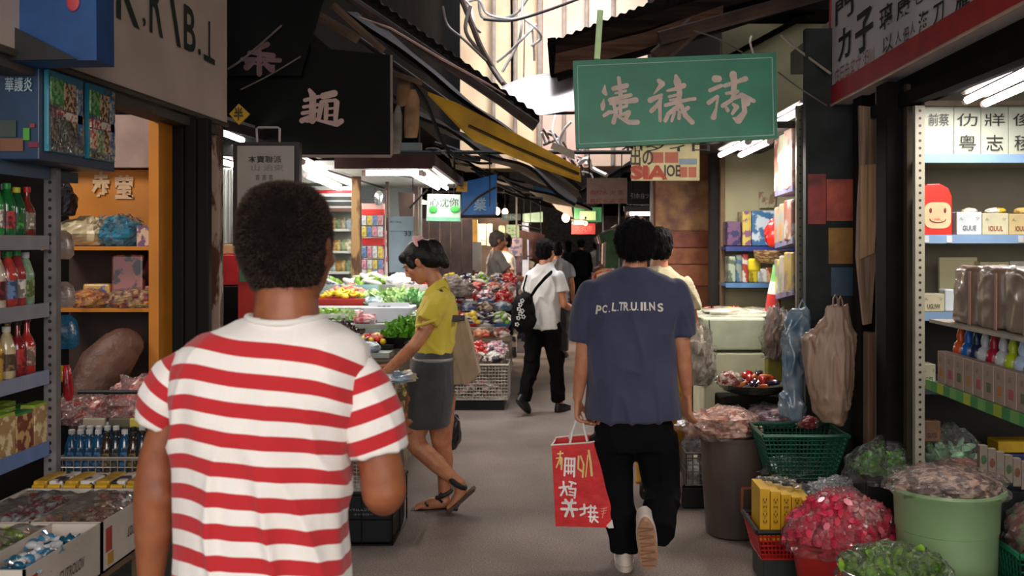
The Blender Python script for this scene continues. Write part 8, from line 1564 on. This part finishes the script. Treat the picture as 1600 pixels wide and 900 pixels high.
# tied cloth bundle by the black board
for x, y0, y1, w_, c_, lab in ((632, 118, 165, .04, '#8a6a48', 'tan cloth bundle tied above the hanging papers'), (645, 140, 215, .045, '#a07a56', 'orange tan hanging cloth beside the black board'), (622, 165, 240, .03, '#9a9488', 'pale printed paper hanging beside the black board')):
    Yq = 6.0; o = thing('hanging_cloth', lab, 'cloth', P(x, y1, Yq)); a = MB(); A = P(x, y0, Yq); B = P(x-3, y1, Yq)
    a.rings([[(p_.x+w_*k_*math.cos(t), p_.y+.03*k_*math.sin(t), p_.z) for t in [2*math.pi*j/12 for j in range(12)]] for p_, k_ in ((A, .4), (A*.8+B*.2, .95), (A*.5+B*.5, 1.05), (A*.2+B*.8, 1.), (B, .85))]); a.build('cloth', mat('hcloth_%d' % x, c_, .8, var=.25, vs=9, bump=.6, bs=14), o, smooth=True)
for (x0, x1, y, z, lab) in ((-1.9, 1.5, 9.2, 2.42, 'thin dark cross beam carrying the nearer hanging signs'), (-1.9, 1.5, 15.1, 2.36, 'thin dark cross beam carrying the far glowing signs')):
    o = thing('cross_beam', lab, 'beam', (0, y, z)); a = MB(); a.tube([(x0, y, z), (x1, y, z)], .02, 6); a.build('pole', bw, o)
    a = MB()
    for x in ((-1.15, -1.0, -.95, -.62, .3, .6, .7, .95) if y < 10 else (-.6, -.5, -.4, -.25, .3, .6)): a.tube([(x, y, z), (x, y-.0, z-.5)], .005, 4)
    a.build('hanging_wire', bw, o)
# ================================================================ FAR LANE CLUTTER
rf = random.Random(5)
far_cols = [('grey', '#8a8078'), ('red', '#8f2c30'), ('pink', '#b98a86'), ('navy', '#2c3048'), ('cream', '#b8ab90'), ('green', '#4a6a4c'), ('brown', '#5a4034'), ('yellow', '#b89a3c'), ('white', '#b8b4ac')]
def garment(label, c, w_, h_, col_):
    o = thing('garment', label, 'clothing', c); a = MB(); pts = [(-w_*.5, -h_*.12), (-w_*.18, 0), (w_*.18, 0), (w_*.5, -h_*.12), (w_*.42, -h_*.36), (w_*.28, -h_*.3), (w_*.3, -h_), (-w_*.3, -h_), (-w_*.28, -h_*.3), (-w_*.42, -h_*.36)]; a.prism(pts, .03, Matrix.Translation(c)); a.build('cloth', col_, o); a = MB(); a.tube([(c[0]-w_*.3, c[1], c[2]+.0), (c[0], c[1], c[2]+.04), (c[0]+w_*.3, c[1], c[2])], .006, 5); a.build('hanger', steel, o)
k = 0
for i in range(18):
    cn, cc = far_cols[rf.randrange(9)]; Y = 13.5+i*.25; x = P(948+i*3.2 if i % 2 else 862+i*1.6, 0, Y).x if False else (.78+.04*i if i % 2 else .62+.03*i)
    y_ = 12.6+i*.45; xx = .75+.012*i; zz_ = 1.75 if i % 2 else 1.15
    garment('%s garment hanging on the right of the far lane, %s from the camera' % (cn, ORD[i]), (xx, y_, zz_), .42, .5, mat('far_'+cn, cc, .8, var=.2))
for i in range(8):
    cn, cc = far_cols[rf.randrange(9)]; garment('%s garment hanging on the left of the far lane, %s from the camera' % (cn, ORD[i]), (-.62+.03*i, 17+i*.5, 1.8-.5*(i % 2)), .4, .5, mat('far_'+cn, cc, .8, var=.2))
o = thing('clothes_rail', 'long clothes rails along both sides of the far lane', 'rail', (.8, 15, 0)); a = MB()
for x, z in ((.85, 1.81), (.85, 1.21)): a.tube([(x-.1, 12.4, z), (x+.15, 20.6, z)], .012, 6)
for x, z in ((-.6, 1.86), (-.6, 1.36)): a.tube([(x, 14.8, z), (x+.3, 20.6, z)], .012, 6)
for x, y in ((.78, 12.4), (.95, 20.6), (-.6, 14.8), (-.33, 20.6)): a.tube([(x, y, 0), (x, y, 2.4)], .014, 6)
a.build('rail', steel, o)
# shop-fronts deep in the lane
for i, (x0, x1, y, z1, c_, lab) in enumerate(((-4.5, -1.3, 13.2, 2.1, '#5a5248', 'grey brown stall front on the left past the vendor'), (-4.0, -.8, 16.5, 2.0, '#4a3c34', 'brown stall front farther left'), (.95, 3.4, 11.0, 2.3, '#3a2c26', 'brown stall front on the right before the clothes rails'), (1.1, 3.4, 16.0, 2.1, '#54443a', 'tan stall front on the right past the clothes'), (-.9, -.2, 22.5, 2.2, '#5c4a40', 'left half of the closed shop at the lane end'), (.9, 2.2, 22.5, 2.2, '#4c3a34', 'right half of the closed shop at the lane end'))):
    bxobj('stall_front', lab, 'stall', (x0, x1, y, y+.15, 0, z1), mat('front_%d' % i, c_, .8, var=.35, vs=4), 'panel')
for i in range(26):
    cn, cc = far_cols[rf.randrange(9)]; side = i % 2; y_ = 12.9+i*.33; x = (-.75+.012*i if side else .98-.006*i)+rf.uniform(-.08, .08); z = (.0, .35, .7)[i % 3]; s = rf.uniform(.1, .17)
    o = thing('goods_box', '%s box of goods, %s of those stacked along the far %s stalls' % (cn, ORD[i % 13], ('right', 'left')[side]), 'box', (x, y_, z), group='boxes stacked along the far stalls'); a = MB(); a.box((x, y_, .0+(z+.3)/2), (s*2, s*2, z+.3)); a.build('box', mat('fb_'+cn, cc, .7, col2=far_cols[(i*5+2) % 9][1], vs=9, sharp=True), o, bev=.006)
o = thing('shop_goods', 'purple blue racks of packaged goods behind the white shirted walker', 'rack', (P(800, 0, 14.5).x, 14.5, 0)); a = MB(); A, B = P(795, 400, 14.5), P(815, 372, 14.5); a.bx(A.x, B.x, 14.5, 14.8, A.z, B.z); a.build('upper_goods', mat('purple_goods', '#4a4a78', .5, col2='#8a8290', vs=14, sharp=True), o); a = MB(); a.bx(A.x, B.x, 14.45, 14.8, 0, A.z-.02); a.build('lower_goods', mat('lower_goods', '#5a4a60', .5, col2='#2a2630', vs=14, sharp=True), o)
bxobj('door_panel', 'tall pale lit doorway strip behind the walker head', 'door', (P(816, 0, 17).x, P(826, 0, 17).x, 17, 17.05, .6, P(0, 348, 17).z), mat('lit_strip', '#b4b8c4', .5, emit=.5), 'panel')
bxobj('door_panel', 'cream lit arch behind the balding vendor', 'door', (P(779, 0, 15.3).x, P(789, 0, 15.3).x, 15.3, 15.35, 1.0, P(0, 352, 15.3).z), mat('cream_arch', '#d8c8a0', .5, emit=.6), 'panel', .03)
